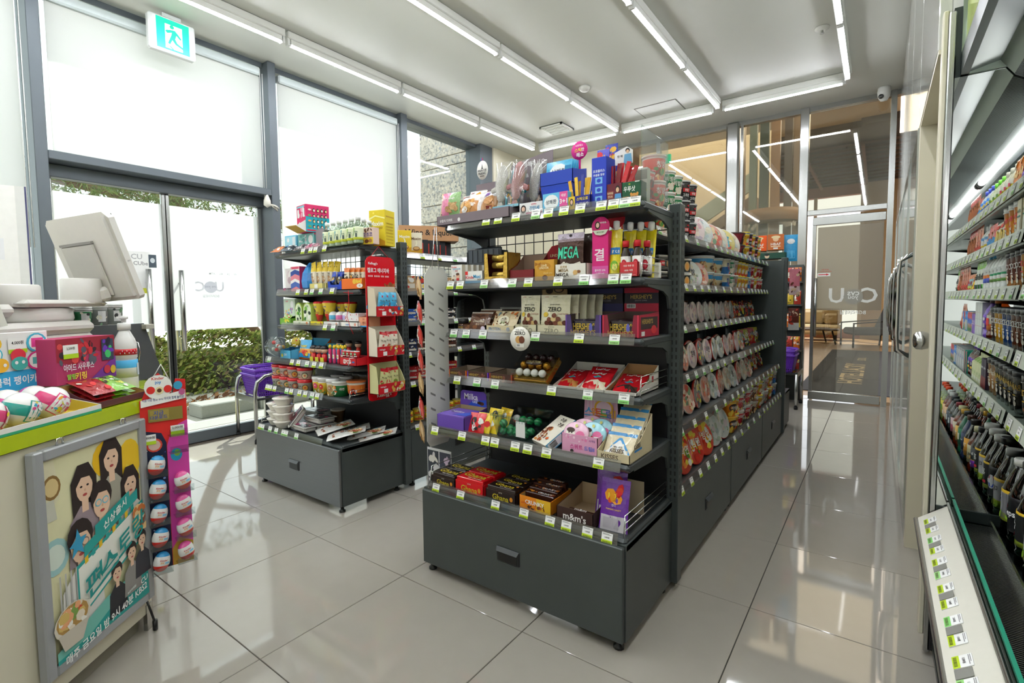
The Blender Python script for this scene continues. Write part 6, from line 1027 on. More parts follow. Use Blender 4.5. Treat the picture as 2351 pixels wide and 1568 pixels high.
for k_, (zz, c, c2, ic) in enumerate(((.47, '4ab0d8', '3a9cc8', ('8a4a24', 'e8e4da', '2a6a9a')), (.25, 'e9dfc8', 'd9cba8', ('c8302a', 'f4eedc', 'b8804a')), (.045, 'd0cf90', 'b9b878', ('7a9a3a', 'c8303a', 'e8e0b8')))):
    p = MB(('d8c8b0', 'e6dcc8', 'd6d49c')[k_]); p.box(.006, W-.006, -.075, -.002, 0, .003).slab([(.006, -.075, 0), (W-.006, -.075, 0), (W-.006, -.075, .055), (.006, -.075, .055)], (0, .002, 0), 'c8202a').slab([(.006, -.075, 0), (.006, -.002, 0), (.006, -.002, .165), (.006, -.06, .15), (.006, -.075, .055)], (.002, 0, 0)).slab([(W-.006, -.075, 0), (W-.006, -.002, 0), (W-.006, -.002, .165), (W-.006, -.05, .1), (W-.006, -.075, .055)], (-.002, 0, 0)).slab([(.006, -.004, 0), (W-.006, -.004, 0), (W-.006, -.004, .165), (.006, -.004, .165)], (0, .002, 0))
    t = p.build('bar_tray', 'card', e); t.location = (0, 0, zz)
    prt(t, [(lambda u, v, k: (.006+u*(W-.012), -.0755-.0005*k, v*.055), 3.5, [('r', 0, 0, .34, 1, 'c81a24'), ('t', "Kellogg's", .18, .7, .2, .3, 'f4ecec'), ('r', .2, .1, .34, .5, 'f4f4ee'), ('n', 12, k_, .42, .1, .98, .95, ic+('d8a84a',), .22, 'f')])])
    for i in range(6):
        P = pillow(.05, .115, .014); m = MB(); m.grid(lambda u, v: P(u, v, -1), 6, 8, lambda u, v: ('c8202a' if v > .9 or v < .07 else (c if k_ else '4ab0d8')) if k_ else (c if v > .5 else c2)); m.grid(lambda u, v: P(1-u, v, 1), 6, 8, c2)
        q = m.build('cereal_bar', 'film', t); q.location = (.05+.025*i, -.06+.022*(i % 2), .02); q.rotation_euler = (RAD(-8), RAD(14-3*i), RAD(-8+6*(i % 3)))
        prt(q, [(lambda u, v, k: (P(u, v, -1)[0], P(u, v, -1)[1]-.0012-.0005*k, P(u, v, -1)[2]), .45, [('n', 5, i+k_*7, .2, .1, .8, .4, ic, .13, 'f'), ('t', 'K', .5, .8, .12, 'c8202a'), ('t', '에너지', .5, .58, .1, '4a3a2a')])])
# red string dangling from the shelf
o = MB('c8202a').tube([(-.21, 1.57, 1.2), (-.2, 1.565, 1.12), (-.215, 1.56, 1.06), (-.19, 1.56, 1.0), (-.17, 1.565, .96)], .0016, 5).tube([(-.21, 1.57, 1.185), (-.24, 1.56, 1.19), (-.16, 1.565, 1.183)], .0016, 5).build('red_string', 'matte'); tag(o, 'loose red string dangling from the nut shelf', 'string')
# ------------------------------------------------------------------ noodle run, aisle side (fronts face +x)
ROWN = ['lowest deck', 'second tier', 'third tier', 'fourth tier', 'fifth tier', 'top tier']
AZ = [.367, .601, .786, 1.001, 1.191, 1.416]
PAL = {'pink': ('e8d4d4', ('e0b8b8', 'd8a8b4', 'e8d8c8', 'c8d0d0', 'd8c0b0', 'b8a8b8')), 'cream': ('e6ddcc', ('d8c8a0', 'e0b8a8', 'd0d4c8', 'c8b090', 'b8c0b8')), 'pale': ('dfe2e0', ('c8d4d0', 'd8c8d0', 'b0bcc0', 'e0d8c0', 'a8b4a0')), 'red': ('d8a090', ('c85a48', 'e0c8a0', 'd87a5a', '6a8a6a', 'b84a3a', 'e8d0c0')), 'fire': ('d8402a', ('f0a02a', 'e8d04a', 'f4f0e8', 'c82a1a', '5a8a2a', 'f08a3a')), 'dark': ('8a8480', ('d8c8a0', '4a8aa0', 'e0d83a', 'c85a48', '3a3a3a')), 'yellow': ('d8c87a', ('c89a3a', '4a9ab0', 'e8e4d0', 'b84a3a'))}
def lids(style, seed, txt_=''):
    base, cols = PAL[style]; L = [('n', 16, seed, .14, .14, .86, .86, cols, .13, 'f'), ('n', 9, seed+5, .2, .2, .8, .8, cols, .09, 'f')]
    if txt_: L += [('t', txt_, .5, .56, .24, .66, 'f6f2ea' if style in ('fire', 'dark', 'red') else '4a4a4a')]
    return base, L
BWL = {}
def nb(row, i, y, R, H, body, style, rim, x, lean, turn, t_='', back=0):
    names = {'pink': 'pale pink', 'cream': 'cream', 'pale': 'pale grey', 'red': 'brick red', 'fire': 'fiery red', 'dark': 'dark', 'yellow': 'mustard'}
    lab = '%s-lidded noodle bowl on edge, %s from near post%s, %s' % (names[style], ORD[i], ', back row' if back else '', ROWN[row])
    key = (R, H, body, style, rim, t_, i % 3)
    rx, rz = RAD(90-lean), pi/2+RAD(turn); base, L = lids(style, 11*(i % 3)+len(t_)+int(R*1000), t_)
    if key in BWL:
        o = dup(BWL[key], rot=(rx, 0, rz), label=lab); rb = R*.72; low = min(H*cos(rx)-R*sin(rx), -rb*sin(rx), (H-.005)*cos(rx)-R*sin(rx)); o.location = (x, y, AZ[row]-low+.001)
    else: o = BWL[key] = bowl('noodle_bowl', lab, 'instant noodles', R, H, body, (x, y, AZ[row]), rx, rz, L, base, rim)
    return o
# lowest deck: big red bowls, pale bowls, then cups stacked two high
for i, (y, lean, turn, t_) in enumerate(((1.885, 12, -4, '불닭'), (2.055, 16, -9, '대박면'), (2.225, 20, -13, '비빔면'), (2.395, 20, -14, '비빔면'))): nb(0, i, y, .086, .05, 'd8251f', 'fire', 'd8251f', 1.425, lean, turn, t_)
for i, y in enumerate((2.575, 2.755)): nb(0, 4+i, y, .086, .07, 'e8e0d4', 'pale', 'cf2a30', 1.405, 16, -12)
CUPS = {}
def nc(row, lab, y, x, st, kind, rep=1):
    """kind: (rb, rt, H, bands, lid, prints)"""
    if kind not in CUPS:
        rb, rt, Hh, bands, lid, pr = KINDS[kind]; o = CUPS[kind] = cup('noodle_cup', lab, 'instant noodles', rb, rt, Hh, bands, (0, 0, 0), lid, pr, span=2.4, rz=pi/2-RAD(28))
    else: o = dup(CUPS[kind], label=lab)
    rb, rt, Hh = KINDS[kind][:3]; rz = pi/2-RAD(28); o.rotation_euler = (0, 0, rz)
    # the cup's axis sits at local y = rt
    o.location = (x+rt*sin(rz), y-rt*cos(rz), AZ[row]+.001+st*(Hh+.0085)); return o
def art(c1, c2, t_, tc='f6f2ea', s=1): return [('n', 8, s, .05, .02, .95, .42, (c1, c2, 'e8e0c8'), .2, 'f'), ('t', t_, .5, .66, .26, .7, tc), ('r', .62, .44, .95, .5, c2)]
KINDS = {'orange': (.036, .046, .085, [(0, 'e8881e'), (.85, 'f0c84a')], 'e9b43a', [('e', .5, .6, .3, .28, '3a2a24'), ('t', '짜왕', .5, .6, .24, 'f0e8e0'), ('n', 8, 2, .1, .05, .9, .35, ('7a3a1c', 'e8c84a'), .16, 'f')]), 'yellow': (.036, .046, .085, [(0, 'ead02e'), (.88, 'f4f0e0')], 'eed84a', art('e8a03a', 'c83a2a', '진라면', 'b82a1a', 3)), 'red': (.036, .046, .085, [(0, 'c8202a'), (.88, 'e8e0d8')], 'dcd8d0', art('f0a04a', 'f4d84a', '신라면', 'f6f2ea', 4)), 'green': (.036, .046, .085, [(0, '177a48'), (.9, 'e4e8e0')], 'f0eeea', art('c83a2a', 'e8e0d0', '비빔면', 'f2f2ea', 5)), 'black': (.036, .046, .085, [(0, '26262a'), (.9, '3a3a40')], 'b8b8b8', [('r', .3, .46, .7, .66, 'c8242c'), ('t', '면발', .5, .56, .14, 'f4f0f0'), ('t', '고추장', .5, .28, .18, .7, 'e8e8e8'), ('p', [(.5, .8), (.62, .72), (.6, .86)], 'c8242c')]), 'blue': (.036, .046, .085, [(0, '2a6ab0'), (.5, 'e8e0c8')], 'f0eee8', art('3a7ac0', 'c83a3a', '참', '2a4a8a', 6)), 'brown': (.036, .046, .085, [(0, '6a3a2a'), (.8, 'e0d8c8')], '8a5a3a', art('e8a04a', 'f0e0c0', '짜장', 'f0e0c0', 7)), 'white': (.036, .046, .085, [(0, 'eceae2')], 'f2f0ea', art('c84a3a', '5a8a3a', '진', 'b8302a', 8)), 'bigred': (.056, .070, .11, [(0, '3a2420'), (.35, 'd8403a'), (.92, 'f0ece6')], 'd8363a', [('t', '속초홍게', .5, .74, .16, .8, 'f6f0ea'), ('n', 12, 3, .1, .05, .9, .6, ('2a1a16', 'c83a2a', '8a2a1a'), .16, 'f')]), 'redcup': (.040, .050, .10, [(0, 'd8482a'), (.9, 'f0ece6')], 'e0cfc0', [('t', '청양', .5, .66, .26, .7, 'f6f2ea'), ('n', 12, 5, .05, .02, .95, .5, ('e8a04a', '8a2a1a', 'f0d0a0', '4a8a3a'), .16, 'f')]),
         'lilac': (.075, .09, .07, [(0, '7a4a9a'), (.8, 'd8c8e0')], 'cfc4d8', [('e', .3, .5, .2, .3, 'e8a84a'), ('t', '면', .7, .55, .34, 'f0e8f4'), ('n', 9, 2, .05, .1, .95, .9, ('5a2a7a', 'b88ad0'), .2, 'f')]), 'maroon': (.066, .082, .075, [(0, '5a1a20'), (.85, '8a3a3a')], '4a3436', [('r', .05, .2, .5, .9, '7a2028'), ('t', '짜장', .72, .6, .34, 'e8c84a'), ('e', .2, .2, .12, .1, 'c8b0a8')]), 'bluebowl': (.086, .10, .082, [(0, 'e0cfa8'), (.62, '3a8ac0'), (.9, 'e8e4dc')], 'd8e0e4', [('n', 14, 3, .05, .1, .5, .62, ('c89a5a', '8a4a2a', 'c83a3a', 'd8c090'), .14, 'f'), ('t', '참', .74, .55, .24, .5, 'f4f0e8'), ('e', .74, .3, .16, .16, '3a2a24')])}
seq = ['orange', 'yellow', 'red', 'black', 'red', 'red', 'brown', 'red', 'yellow', 'green', 'white', 'red', 'yellow', 'black', 'blue']
CN = {'orange': 'orange', 'yellow': 'yellow', 'red': 'red', 'black': 'black', 'green': 'green', 'white': 'white', 'blue': 'blue', 'brown': 'brown', 'bigred': 'giant red', 'redcup': 'tall red', 'lilac': 'purple', 'maroon': 'maroon', 'bluebowl': 'blue and tan'}
for i, k in enumerate(seq):
    for st in (0, 1): nc(0, '%s noodle cup %s its pile, %s along from the bowls, lowest deck' % (CN[k], ('under', 'atop')[st], ORD[i]), 2.91+.101*i, 1.468-.008*(i % 2), st, k)
for i in range(9): nc(0, '%s noodle cup behind the front piles, %s along, lowest deck' % (CN[seq[(i+4) % 15]], ORD[i]), 2.95+.15*i, 1.35, 1, seq[(i+4) % 15])
# second and third tier: bowls standing on edge in two rows
st2 = ['fire', 'red', 'red', 'dark', 'red', 'pale', 'red', 'cream', 'pale', 'red', 'cream', 'red', 'pale', 'pale', 'pink', 'pink', 'pale', 'red']
for i in range(12): nb(1, i, 1.90+.149*i, .070, .05, ('d8251f', '2a2420', 'e8e0d4', 'd8d0c4')[min(3, i//2) if i < 6 else 2+i % 2], st2[i], ('c8302a', 'd8ccc4', 'e0d8d0')[i % 3], 1.40, 8+3*(i % 3), 2-4*(i % 3), ('불', '참', '', '')[i % 4])
for i in range(8): nb(1, i, 1.98+.22*i, .06, .045, 'e0d8cc', ('cream', 'dark', 'yellow', 'red')[i % 4], 'd8d0c8', 1.29, 6, -16, '', 1).location.z += .02
st3 = ['pink', 'red', 'red', 'pink', 'dark', 'pink', 'pale', 'pale', 'pink', 'red', 'pink', 'yellow', 'pale', 'pink']
for i in range(12): nb(2, i, 2.0+.137*i, .065, .045, ('c83a2a', 'e4dcd0')[i % 2], st3[i], ('c84a40', 'e0d6cc')[i % 2], 1.362, 8+2*(i % 3), 2-4*(i % 2), ('', '라면', '', '참깨')[i % 4])
for i in range(7): nb(2, i, 2.1+.2*i, .058, .042, 'd83a30', ('red', 'fire', 'pale')[i % 3], 'd84a40', 1.27, 6, -14, '', 1)
# fourth tier: pale wrapped bowls with small cups behind
st4 = ['pink', 'cream', 'pale', 'pink', 'pink', 'pink', 'pale', 'cream', 'pink', 'pink', 'red', 'pale', 'pale', 'pale']
for i in range(12): nb(3, i, 2.10+.122*i, .058, .034, 'e4dad2', st4[i], ('e0d2ce', 'd8c8c4')[i % 2], 1.325, 6+2*(i % 2), 2-4*(i % 3 == 1), '')
for i in range(6): nc(3, '%s noodle cup behind the pale bowls, %s along, fourth tier' % (CN[('white', 'red', 'brown')[i % 3]], ORD[i]), 2.2+.11*i, 1.235, 0, ('white', 'red', 'brown')[i % 3]).location.z += .028
# bags of ramen at the far ends of the tiers
rd = random.Random(4)
BG = [('yellow', 'd8c02a', ('2a2a2a', 'c83a2a', 'f4f0e0')), ('black and yellow', '2a2a2a', ('e8d02a', 'd83a2a', 'f4f0e0')), ('red and white', 'd8262a', ('f4f0ea', 'f0c03a', 'c81a1a')), ('orange', 'e8702a', ('f4f0e0', '3a2a20', 'c82a1a')), ('bright red', 'cf1a22', ('1a1a1a', 'f4f0e8', 'e8a03a')), ('dark maroon', '6a1a1e', ('e8c04a', 'c83a2a', '2a1a1a'))]
for row, x, ys in ((3, 1.345, (3.62, 3.72, 3.83, 3.94, 4.05, 4.16, 4.27)), (2, 1.375, (3.72, 3.78, 3.9, 4.02, 4.14, 4.26)), (1, 1.42, (3.90, 3.98, 4.10, 4.22))):
    for i, y in enumerate(ys):
        nm, c, pc = BG[(i*2+row) % 6]
        pouch('ramen_bag', '%s ramen bag standing at the far end, %s from the bowls, %s' % (nm, ORD[i], ROWN[row]), 'instant noodles', .10, .125, .035, c, (x, y, AZ[row]), [('n', 14, i+row*7, .1, .08, .9, .8, pc, .16, 'f'), ('t', ('신라면', '불닭', '짜왕', '너구리', '진라면', '비빔')[(i*2+row) % 6], .5, .6, .2, .8, 'f6f2e8')], rz=pi/2-RAD(20+6*(i % 3)), rx=RAD(-14))
# fifth tier: square-lidded bowls, blue bowls, cups
def sqbowl(lab, y, st):
    z = AZ[4]+.001+.072*st
    o = MB('2a2a2c').slab([(-.05, -.05, 0), (.05, -.05, 0), (.05, .05, 0), (-.05, .05, 0)], (0, 0, .055)).box(-.057, .057, -.057, .057, .055, .064, 'dad8d2', b=.004).build('square_noodle_bowl', 'gloss')
    prt(o, [(lambda u, v, k: ((u-.5)*.1, -.0505-.0005*k, v*.055), 1.8, [('e', .74, .5, .2, .42, 'd8b07a'), ('e', .74, .5, .12, .26, 'e8a04a'), ('r', .08, .3, .4, .7, 'c8242c'), ('t', '라면', .3, .5, .2, .4, 'f4f0ea')])]); tag(o, lab, 'instant noodles'); place(o, 1.335, y, z, pi/2-RAD(18))
for i in range(3):
    for st in (0, 1): sqbowl('black square noodle bowl, %s pile from the near post, %s' % (ORD[i], ('lower', 'upper')[st]), 2.10+.13*i, st)
for i, y in enumerate((2.53, 2.65)): nb(4, i, y, .07, .03, 'd83a30', ('pale', 'red')[i], 'd8d4cc', 1.345, 16, -24, '참')
for i, (y, s_) in enumerate(((2.82, 0), (2.82, 1), (3.03, 0), (3.03, 1))): nc(4, 'blue and tan noodle bowl, %s pile along, %s' % (('nearer', 'farther')[i//2], ('lower', 'upper')[s_]), y, 1.30, s_, 'bluebowl')
sq5 = ['blue', 'green', 'white', 'yellow', 'yellow', 'yellow', 'blue', 'red', 'yellow', 'red', 'red']
for i, k in enumerate(sq5):
    for st in (0, 1): nc(4, '%s noodle cup %s its pile, %s along from the blue bowls, fifth tier' % (CN[k], ('under', 'atop')[st], ORD[i]), 3.19+.108*i, 1.36, st, k)
# top tier: cup towers, lids on edge, bowls
for i, (k, y, n, x) in enumerate((('bigred', 1.87, 2, 1.335), ('redcup', 2.0, 3, 1.355), ('redcup', 2.02, 2, 1.245), ('green', 2.115, 3, 1.362), ('green', 2.225, 3, 1.36), ('green', 2.16, 3, 1.25), ('black', 2.345, 3, 1.36), ('black', 2.455, 3, 1.36), ('black', 2.40, 3, 1.255))):
    for st in range(n): nc(5, '%s noodle cup in tower %s from the near post, %s from the bottom, top tier' % (CN[k], ORD[i], ORD[st]), y, x, st, k)
for i, (y, R, stl) in enumerate(((2.60, .082, 'pink'), (2.74, .085, 'pale'), (2.98, .08, 'red'), (3.11, .08, 'cream'), (3.30, .082, 'yellow'), (3.44, .082, 'cream'))): nb(5, i, y, R, .05, 'e8dcd4', stl, ('e6e2de', 'f0eeea')[i % 2], 1.31, 18, -34, ('', '', '참', '', '면', '')[i])
for i, (k, y, st, x) in enumerate((('lilac', 2.78, 1, 1.22), ('lilac', 2.78, 0, 1.22), ('maroon', 3.62, 0, 1.32), ('maroon', 3.62, 1, 1.32), ('maroon', 3.55, 1, 1.15), ('maroon', 3.55, 0, 1.15))): nc(5, '%s noodle tub on the top tier, %s' % (CN[k], ('upper of the rear pair', 'lower of the rear pair', 'lower of the front pile', 'upper of the front pile', 'upper one behind the front pile', 'lower one behind the front pile')[i]), y, x, st, k)
for i in range(5):
    for st in (0, 1): nc(5, '%s noodle cup %s its pile, %s past the maroon tubs, top tier' % (CN[('yellow', 'black')[i % 2]], ('under', 'atop')[st], ORD[i]), 3.78+.105*i, 1.355, st, ('yellow', 'black')[i % 2])
for i in range(4): nc(5, '%s noodle cup at the rear of the top tier, %s along' % (CN[('yellow', 'black', 'orange', 'brown')[i]], ORD[i]), 2.98+.12*i, 1.14, 1, ('yellow', 'black', 'orange', 'brown')[i])
# far end unit: snack boxes above, hanging packs on the wire
HB = [('t', 'HBAF', .5, .38, .17, .6, 'f4f2ea'), ('e', .5, .7, .18, .16, 'f0c8a0'), ('e', .5, .82, .28, .1, 'f0d8a8'), ('r', .2, .2, .8, .26, 'f4d8b0'), ('r', .36, .06, .64, .16, 'f0f0ec')]
for i, (x, y, c, s_) in enumerate(((1.345, 4.62, 'ea5f1e', 'bright orange'), (1.475, 4.60, 'c46a34', 'tan orange'))): box('nut_snack_box', s_+' nut snack box with a chef cartoon over the far end unit', 'snack', .12, .08, .13, c, (x-.03, y, 1.535), HB, rz=RAD(10))
tray('snack_carton', 'dark green snack carton under the orange nut boxes', 'snack', .30, .16, .05, .06, '1f4a3a', (1.37, 4.58, 1.462), inner='16352a', front=[('e', .3, .5, .06, .3, 'd8c83a'), ('e', .55, .5, .06, .4, 'e8c8a8'), ('e', .55, .7, .06, .2, '1a1a1a')])
pouch('snack_pouch', 'sky blue pouch standing at the far end unit corner', 'snack', .10, .22, .03, '35a2dc', (1.55, 4.66, 1.44), [('e', .5, .75, .3, .1, 'f4f6f8'), ('r', .2, .1, .8, .4, '5ab8e8')], kind='stand', rz=RAD(14))
for i in range(4): pouch('hanging_snack', '%s hanging snack pack behind the far wire grid, %s' % (('golden', 'pink', 'coral', 'pale red')[i], ORD[i]), 'snack', .07, .18, .02, [(0, ('d8b03a', 'd89aa0', 'd86a5a', 'c88a80')[i]), (.8, 'b06a4a')], (1.22+.078*i, 4.475, 1.215), [busy(8, i, ('c83a2a', 'e8c88a', '7a3a1c'), .1)], rz=0)
for i in range(2): pouch('hanging_snack', ('pink and brown hanging snack pack outside the far post', 'dark brown hanging snack pack below the pink one')[i], 'snack', .085, .22-.03*i, .02, [(0, ('f0d0d0', 'e8e4e0')[i]), (.3, ('d87a8a', '6a2a1c')[i])], (1.575, 4.75, (1.16, .86)[i]), [busy(8, i+4, ('c83a2a', '6a2a1c', 'e8c8a8'), .1)], rz=RAD(24))
# ------------------------------------------------------------------ inner aisle of the left run: the sliver seen past its end
z = 1.432
MX2 = lambda c: [('p', [(0, .0), (1, .0), (1, .3), (0, .2)], 'c8941e'), ('e', .5, .3, .3, .1, '8a5a2a'), ('e', .5, .32, .24, .06, 'd8b07a'), ('t', 'Maxim', .5, .74, .12, .84, c), ('p', [(.4, .4), (.5, .55), (.42, .68), (.5, .66), (.58, .54), (.5, .4)], 'fbf6e0')]
box('coffee_mix_box', 'yellow coffee mix box facing the inner aisle', 'coffee', .085, .06, .15, 'e6c52a', (-.25, 2.03, z), MX2('f8f4e4'), rz=pi/2-RAD(42))
box('coffee_mix_box', 'white and gold coffee mix box beside the yellow one', 'coffee', .075, .06, .145, 'e8e0cc', (-.25, 2.13, z), MX2('6a4a2a'), rz=pi/2-RAD(42))
box('wine_carton', 'kraft carton lettered for wine on the inner aisle top', 'carton', .40, .16, .10, 'b98a62', (-.30, 2.30, 1.545), [('t', 'Wine & Liquor', .5, .5, .5, .9, '2a2420')], rz=pi/2-RAD(38))
for i in range(5): box('spirit_box', 'black and red spirit box, %s behind the coffee boxes' % ORD[i], 'drink', .04, .06, .11, '26242a', (-.26, 2.22+.055*i, z), [('r', 0, .2, .16, .8, 'c8382a')], rz=pi/2-RAD(30))
box('carton_riser', 'plain grey carton holding up the wine carton', 'carton', .30, .12, .105, 'c4beb4', (-.36, 2.32, z), (), rz=pi/2-RAD(38))
for row, zz, its in ((0, .367, (('canned_fish', 'yellow', 'e6c22a'),)*4), (1, .631, (('canned_ham', 'blue', '2a4a9a'), ('canned_ham', 'red', 'c82a2a'), ('canned_ham', 'red and white', 'd8504a'), ('canned_ham', 'dark red', '8a1a20'))), (2, .811, (('chocolate_pack', 'dark', '2a2420'), ('chocolate_pack', 'navy', '1e2a4a'), ('chocolate_pack', 'brown', '4a2a1c'))), (3, 1.006, (('battery_pack', 'red and black', 'c8202a'), ('battery_pack', 'blue', '2a5ab0'), ('battery_pack', 'black', '1a1a1c'))), (4, 1.201, (('tea_box', 'cream', 'd8c4a0'), ('tea_box', 'kraft', 'b99468'), ('tea_box', 'navy', '2a3a5a'), ('tea_box', 'white', 'e8e4dc')))):
    for i in range(6):
        k, s_, c = its[i % len(its)]; W = .075
        for st in range(2 if row < 4 else 1):
            if k in ('canned_fish',): o = MB(c).lathe([(.036, 0), (.038, .003), (.037, .034), (.036, .036)], 18, ['c8c4bc', c, 'd8c46a'], cy=.038).build(k, 'gloss'); prt(o, [(lambda u, v, k_: ((.0385+.0005*k_)*cos(-pi/2+(u-.5)*2), .038+(.0385+.0005*k_)*sin(-pi/2+(u-.5)*2), .004+v*.03), 2.5, [('r', .1, .2, .9, .5, 'c83a2a'), ('t', '참치', .5, .7, .4, '8a1a1a')])]); fin(o, '%s tuna can at deck level, %s along, %s' % (s_, ORD[i], ('lower', 'upper')[st]), 'canned food', (-.20, 1.985+.095*i, zz+.038*st), pi/2-RAD(30))
            else: box(k, '%s %s on the inner aisle, tier %s, %s along, %s' % (s_, k.replace('_', ' '), ORD[row], ORD[i], ('lower', 'upper')[st]), {'canned_ham': 'canned food', 'chocolate_pack': 'chocolate', 'battery_pack': 'batteries', 'tea_box': 'tea'}[k], W, .07, .04 if row < 4 else .10, c, (-.26, 1.985+.095*i, zz+.042*st), [('r', .1, .2, .9, .5, 'e8e0d0'), busy(6, i+row, ('c83a2a', 'e8c84a', 'f0ece4'), .16)], rz=pi/2-RAD(28))
# ------------------------------------------------------------------ open drinks chiller along the right wall; its end panel is a mirror
Y0, Y1 = -1.6, 1.858; XF = 2.47
mat('chiller_dark', '2e3634', .35, metal=.5, var=.1, bscale=6)
mat('chiller_green', '7d8a7e', .3, metal=.3, var=.04, bscale=4)
mat('tube_cool', 'ffffff', .4, emit=20)
ch = empty('drinks_chiller', 'tall open drinks chiller with a mirrored end panel by the cream door', 'fridge', (0, 0, 0))
MB().box(2.31, 3.02, Y0, Y1+.05, .03, .05, '1a1c1c').box(2.98, 3.02, Y0, Y1, .05, 2.3, '1c2020').box(2.42, 2.98, Y0, Y1, .40, .44, '33383a').build('cabinet', 'chiller_dark', ch)
fp = MB('44484a').box(2.322, 2.34, Y0, Y1, .05, .44).build('kick_panel', 'dark_metal', ch)
for i in range(5): MB('55595a').box(2.312, 2.322, Y0, Y1-.02, .07+.045*i, .095+.045*i, b=.004).build('louvre', 'dark_metal', fp)
MB('8f9492').box(2.29, 2.325, Y0, Y1-.01, .40, .43, b=.01).build('bumper_rail', 'steel', ch)
en = MB('202424').box(2.30, 3.02, Y1+.002, Y1+.04, .02, 1.97).build('end_panel', 'chiller_dark', ch)
MB('dcd8cc').box(2.276, 2.29, Y1+.004, Y1+.055, .06, 1.97, b=.003).build('end_trim', 'cream', en)
MB().box(2.289, 2.306, Y1-.006, Y1+.05, .01, 1.96, b=.003).build('steel_edge', 'steel', en)
MB().box(2.30, 2.345, Y1-.006, Y1, .02, .46, '22272a').build('dark_side', 'black_metal', en)
MB('ffffff').box(2.306, 2.975, Y1-.003, Y1+.001, .487, 1.768).build('mirror_sheet', 'mirror', en)
MB('2a2e2e').box(2.306, 2.975, Y1-.008, Y1, .455, .487).build('mirror_ledge', 'chiller_dark', en)
# glass front, price rail, honeycomb grille
MB('9fe0c8').box(2.342, 2.348, Y0, Y1-.01, .32, .515).build('glass_front', 'edge_glass', ch); MB('2f9a7c').box(2.3415, 2.3485, Y0, Y1-.01, .511, .517).build('glass_edge', 'gloss', ch)
rl = MB('e6e3d6').slab([(2.338, Y0, .498), (2.262, Y0, .438), (2.262, Y1-.012, .438), (2.338, Y1-.012, .498)], (.004, 0, -.006)).build('price_rail', 'plastic', ch)
MB('b9bcbb').tube([(2.26, Y0, .434), (2.26, Y1-.012, .434)], .007, 8).tube([(2.334, Y0, .50), (2.334, Y1-.012, .50)], .005, 8).build('rail_edge', 'steel', rl)
ang = math.atan2(.06, .076)
for i, (y, w_) in enumerate([(1.78-.073*k, k) for k in range(20)]):
    o = bpy.data.objects.new('price_tag', TAGS[i % 6]); COL.objects.link(o); o.parent = rl; o.matrix_local = Matrix.Translation((2.275, y, .4495)) @ Euler((-(pi/2-ang), 0, -pi/2)).to_matrix().to_4x4()
    if i % 2: MB('8b8a84').box(-.014, .014, -.001, 0, 0, .03).build('grey_tag', 'card', rl).matrix_local = Matrix.Translation((2.275, y+.036, .4495)) @ Euler((-(pi/2-ang), 0, -pi/2)).to_matrix().to_4x4()
gr = MB('141616').box(2.352, 2.425, Y0, Y1-.008, .44, .449).build('air_grille', 'black', ch)
m = MB('a8aca8'); y = Y0+.9
while y < Y1-.02: m.box(2.353, 2.424, y, y+.003, .449, .455); y += .0075
m.build('grille_fins', 'steel', gr, 'stuff')
MB().box(2.424, 2.429, Y0, Y1-.008, .44, .475).build('steel_lip', 'steel', gr)
# canopy with lamps and air curtain
MB().box(2.318, 2.336, Y0, Y1, 1.77, 1.835, '2c3232').box(2.318, 2.98, Y0, Y1, 2.28, 2.3, '3a4040').slab([(2.336, Y0, 1.775), (2.40, Y0, 1.79), (2.40, Y1, 1.79), (2.336, Y1, 1.775)], (0, 0, .01), '39433f').build('canopy_beam', 'chiller_dark', ch)
MB('b8c84a').box(2.326, 2.33, Y0, Y1-.02, 1.835, 2.28).build('light_box_panel', 'gloss', ch)
MB().slab([(2.40, Y0, 1.79), (2.43, Y0, 1.745), (2.43, Y1-.01, 1.745), (2.40, Y1-.01, 1.79)], (.006, 0, .004), 'a4b4a8').build('green_rail', 'chiller_green', ch)
MB().box(2.318, 2.98, Y1-.012, Y1, 1.77, 2.28, '56625b').build('canopy_end', 'chiller_green', ch)
for q in range(2): MB().box(2.36+.18*q, 2.50+.18*q, Y0, Y1-.012, 1.93, 1.95, '36403c').build('canopy_baffle', 'chiller_dark', ch)
hc = MB('24241c').slab([(2.43, Y0, 1.745), (2.50, Y0, 1.70), (2.50, Y1-.01, 1.70), (2.43, Y1-.01, 1.745)], (0, 0, .01)).build('air_curtain', 'black', ch)
m = MB('8a8468'); y = -.3
while y < Y1-.01: m.slab([(2.43, y, 1.744), (2.50, y, 1.699), (2.50, y+.003, 1.699), (2.43, y+.003, 1.744)], (0, 0, -.002)); y += .009
m.build('curtain_cells', 'dark_metal', hc, 'stuff')
MB().slab([(2.50, Y0, 1.70), (2.56, Y0, 1.66), (2.98, Y0, 1.72), (2.98, Y1-.01, 1.72), (2.56, Y1-.01, 1.66), (2.50, Y1-.01, 1.70)], (0, 0, .01), '2c3431').build('inner_roof', 'chiller_dark', ch)
for i in range(3):
    lp = MB('fff').tube([(2.50, 1.80-1.12*i, 1.635), (2.50, .74-1.12*i, 1.635)], .013, 10).build('lamp_tube', 'tube_cool', ch)
    for y in (1.80-1.12*i, .74-1.12*i): MB('2a2a2a').lathe([(.016, -.02), (.016, .02)], 10).build('lamp_socket', 'black', lp).matrix_local = Matrix.Translation((2.50, y, 1.635)) @ Euler((pi/2, 0, 0)).to_matrix().to_4x4()
MB('fff').tube([(2.35, 1.82, 1.90), (2.35, .6, 1.90)], .013, 10).build('lamp_tube', 'tube_cool', ch)
MS = [(.785, 2.455), (.965, 2.465), (1.148, 2.47), (1.31, 2.475), (1.47, 2.48)]
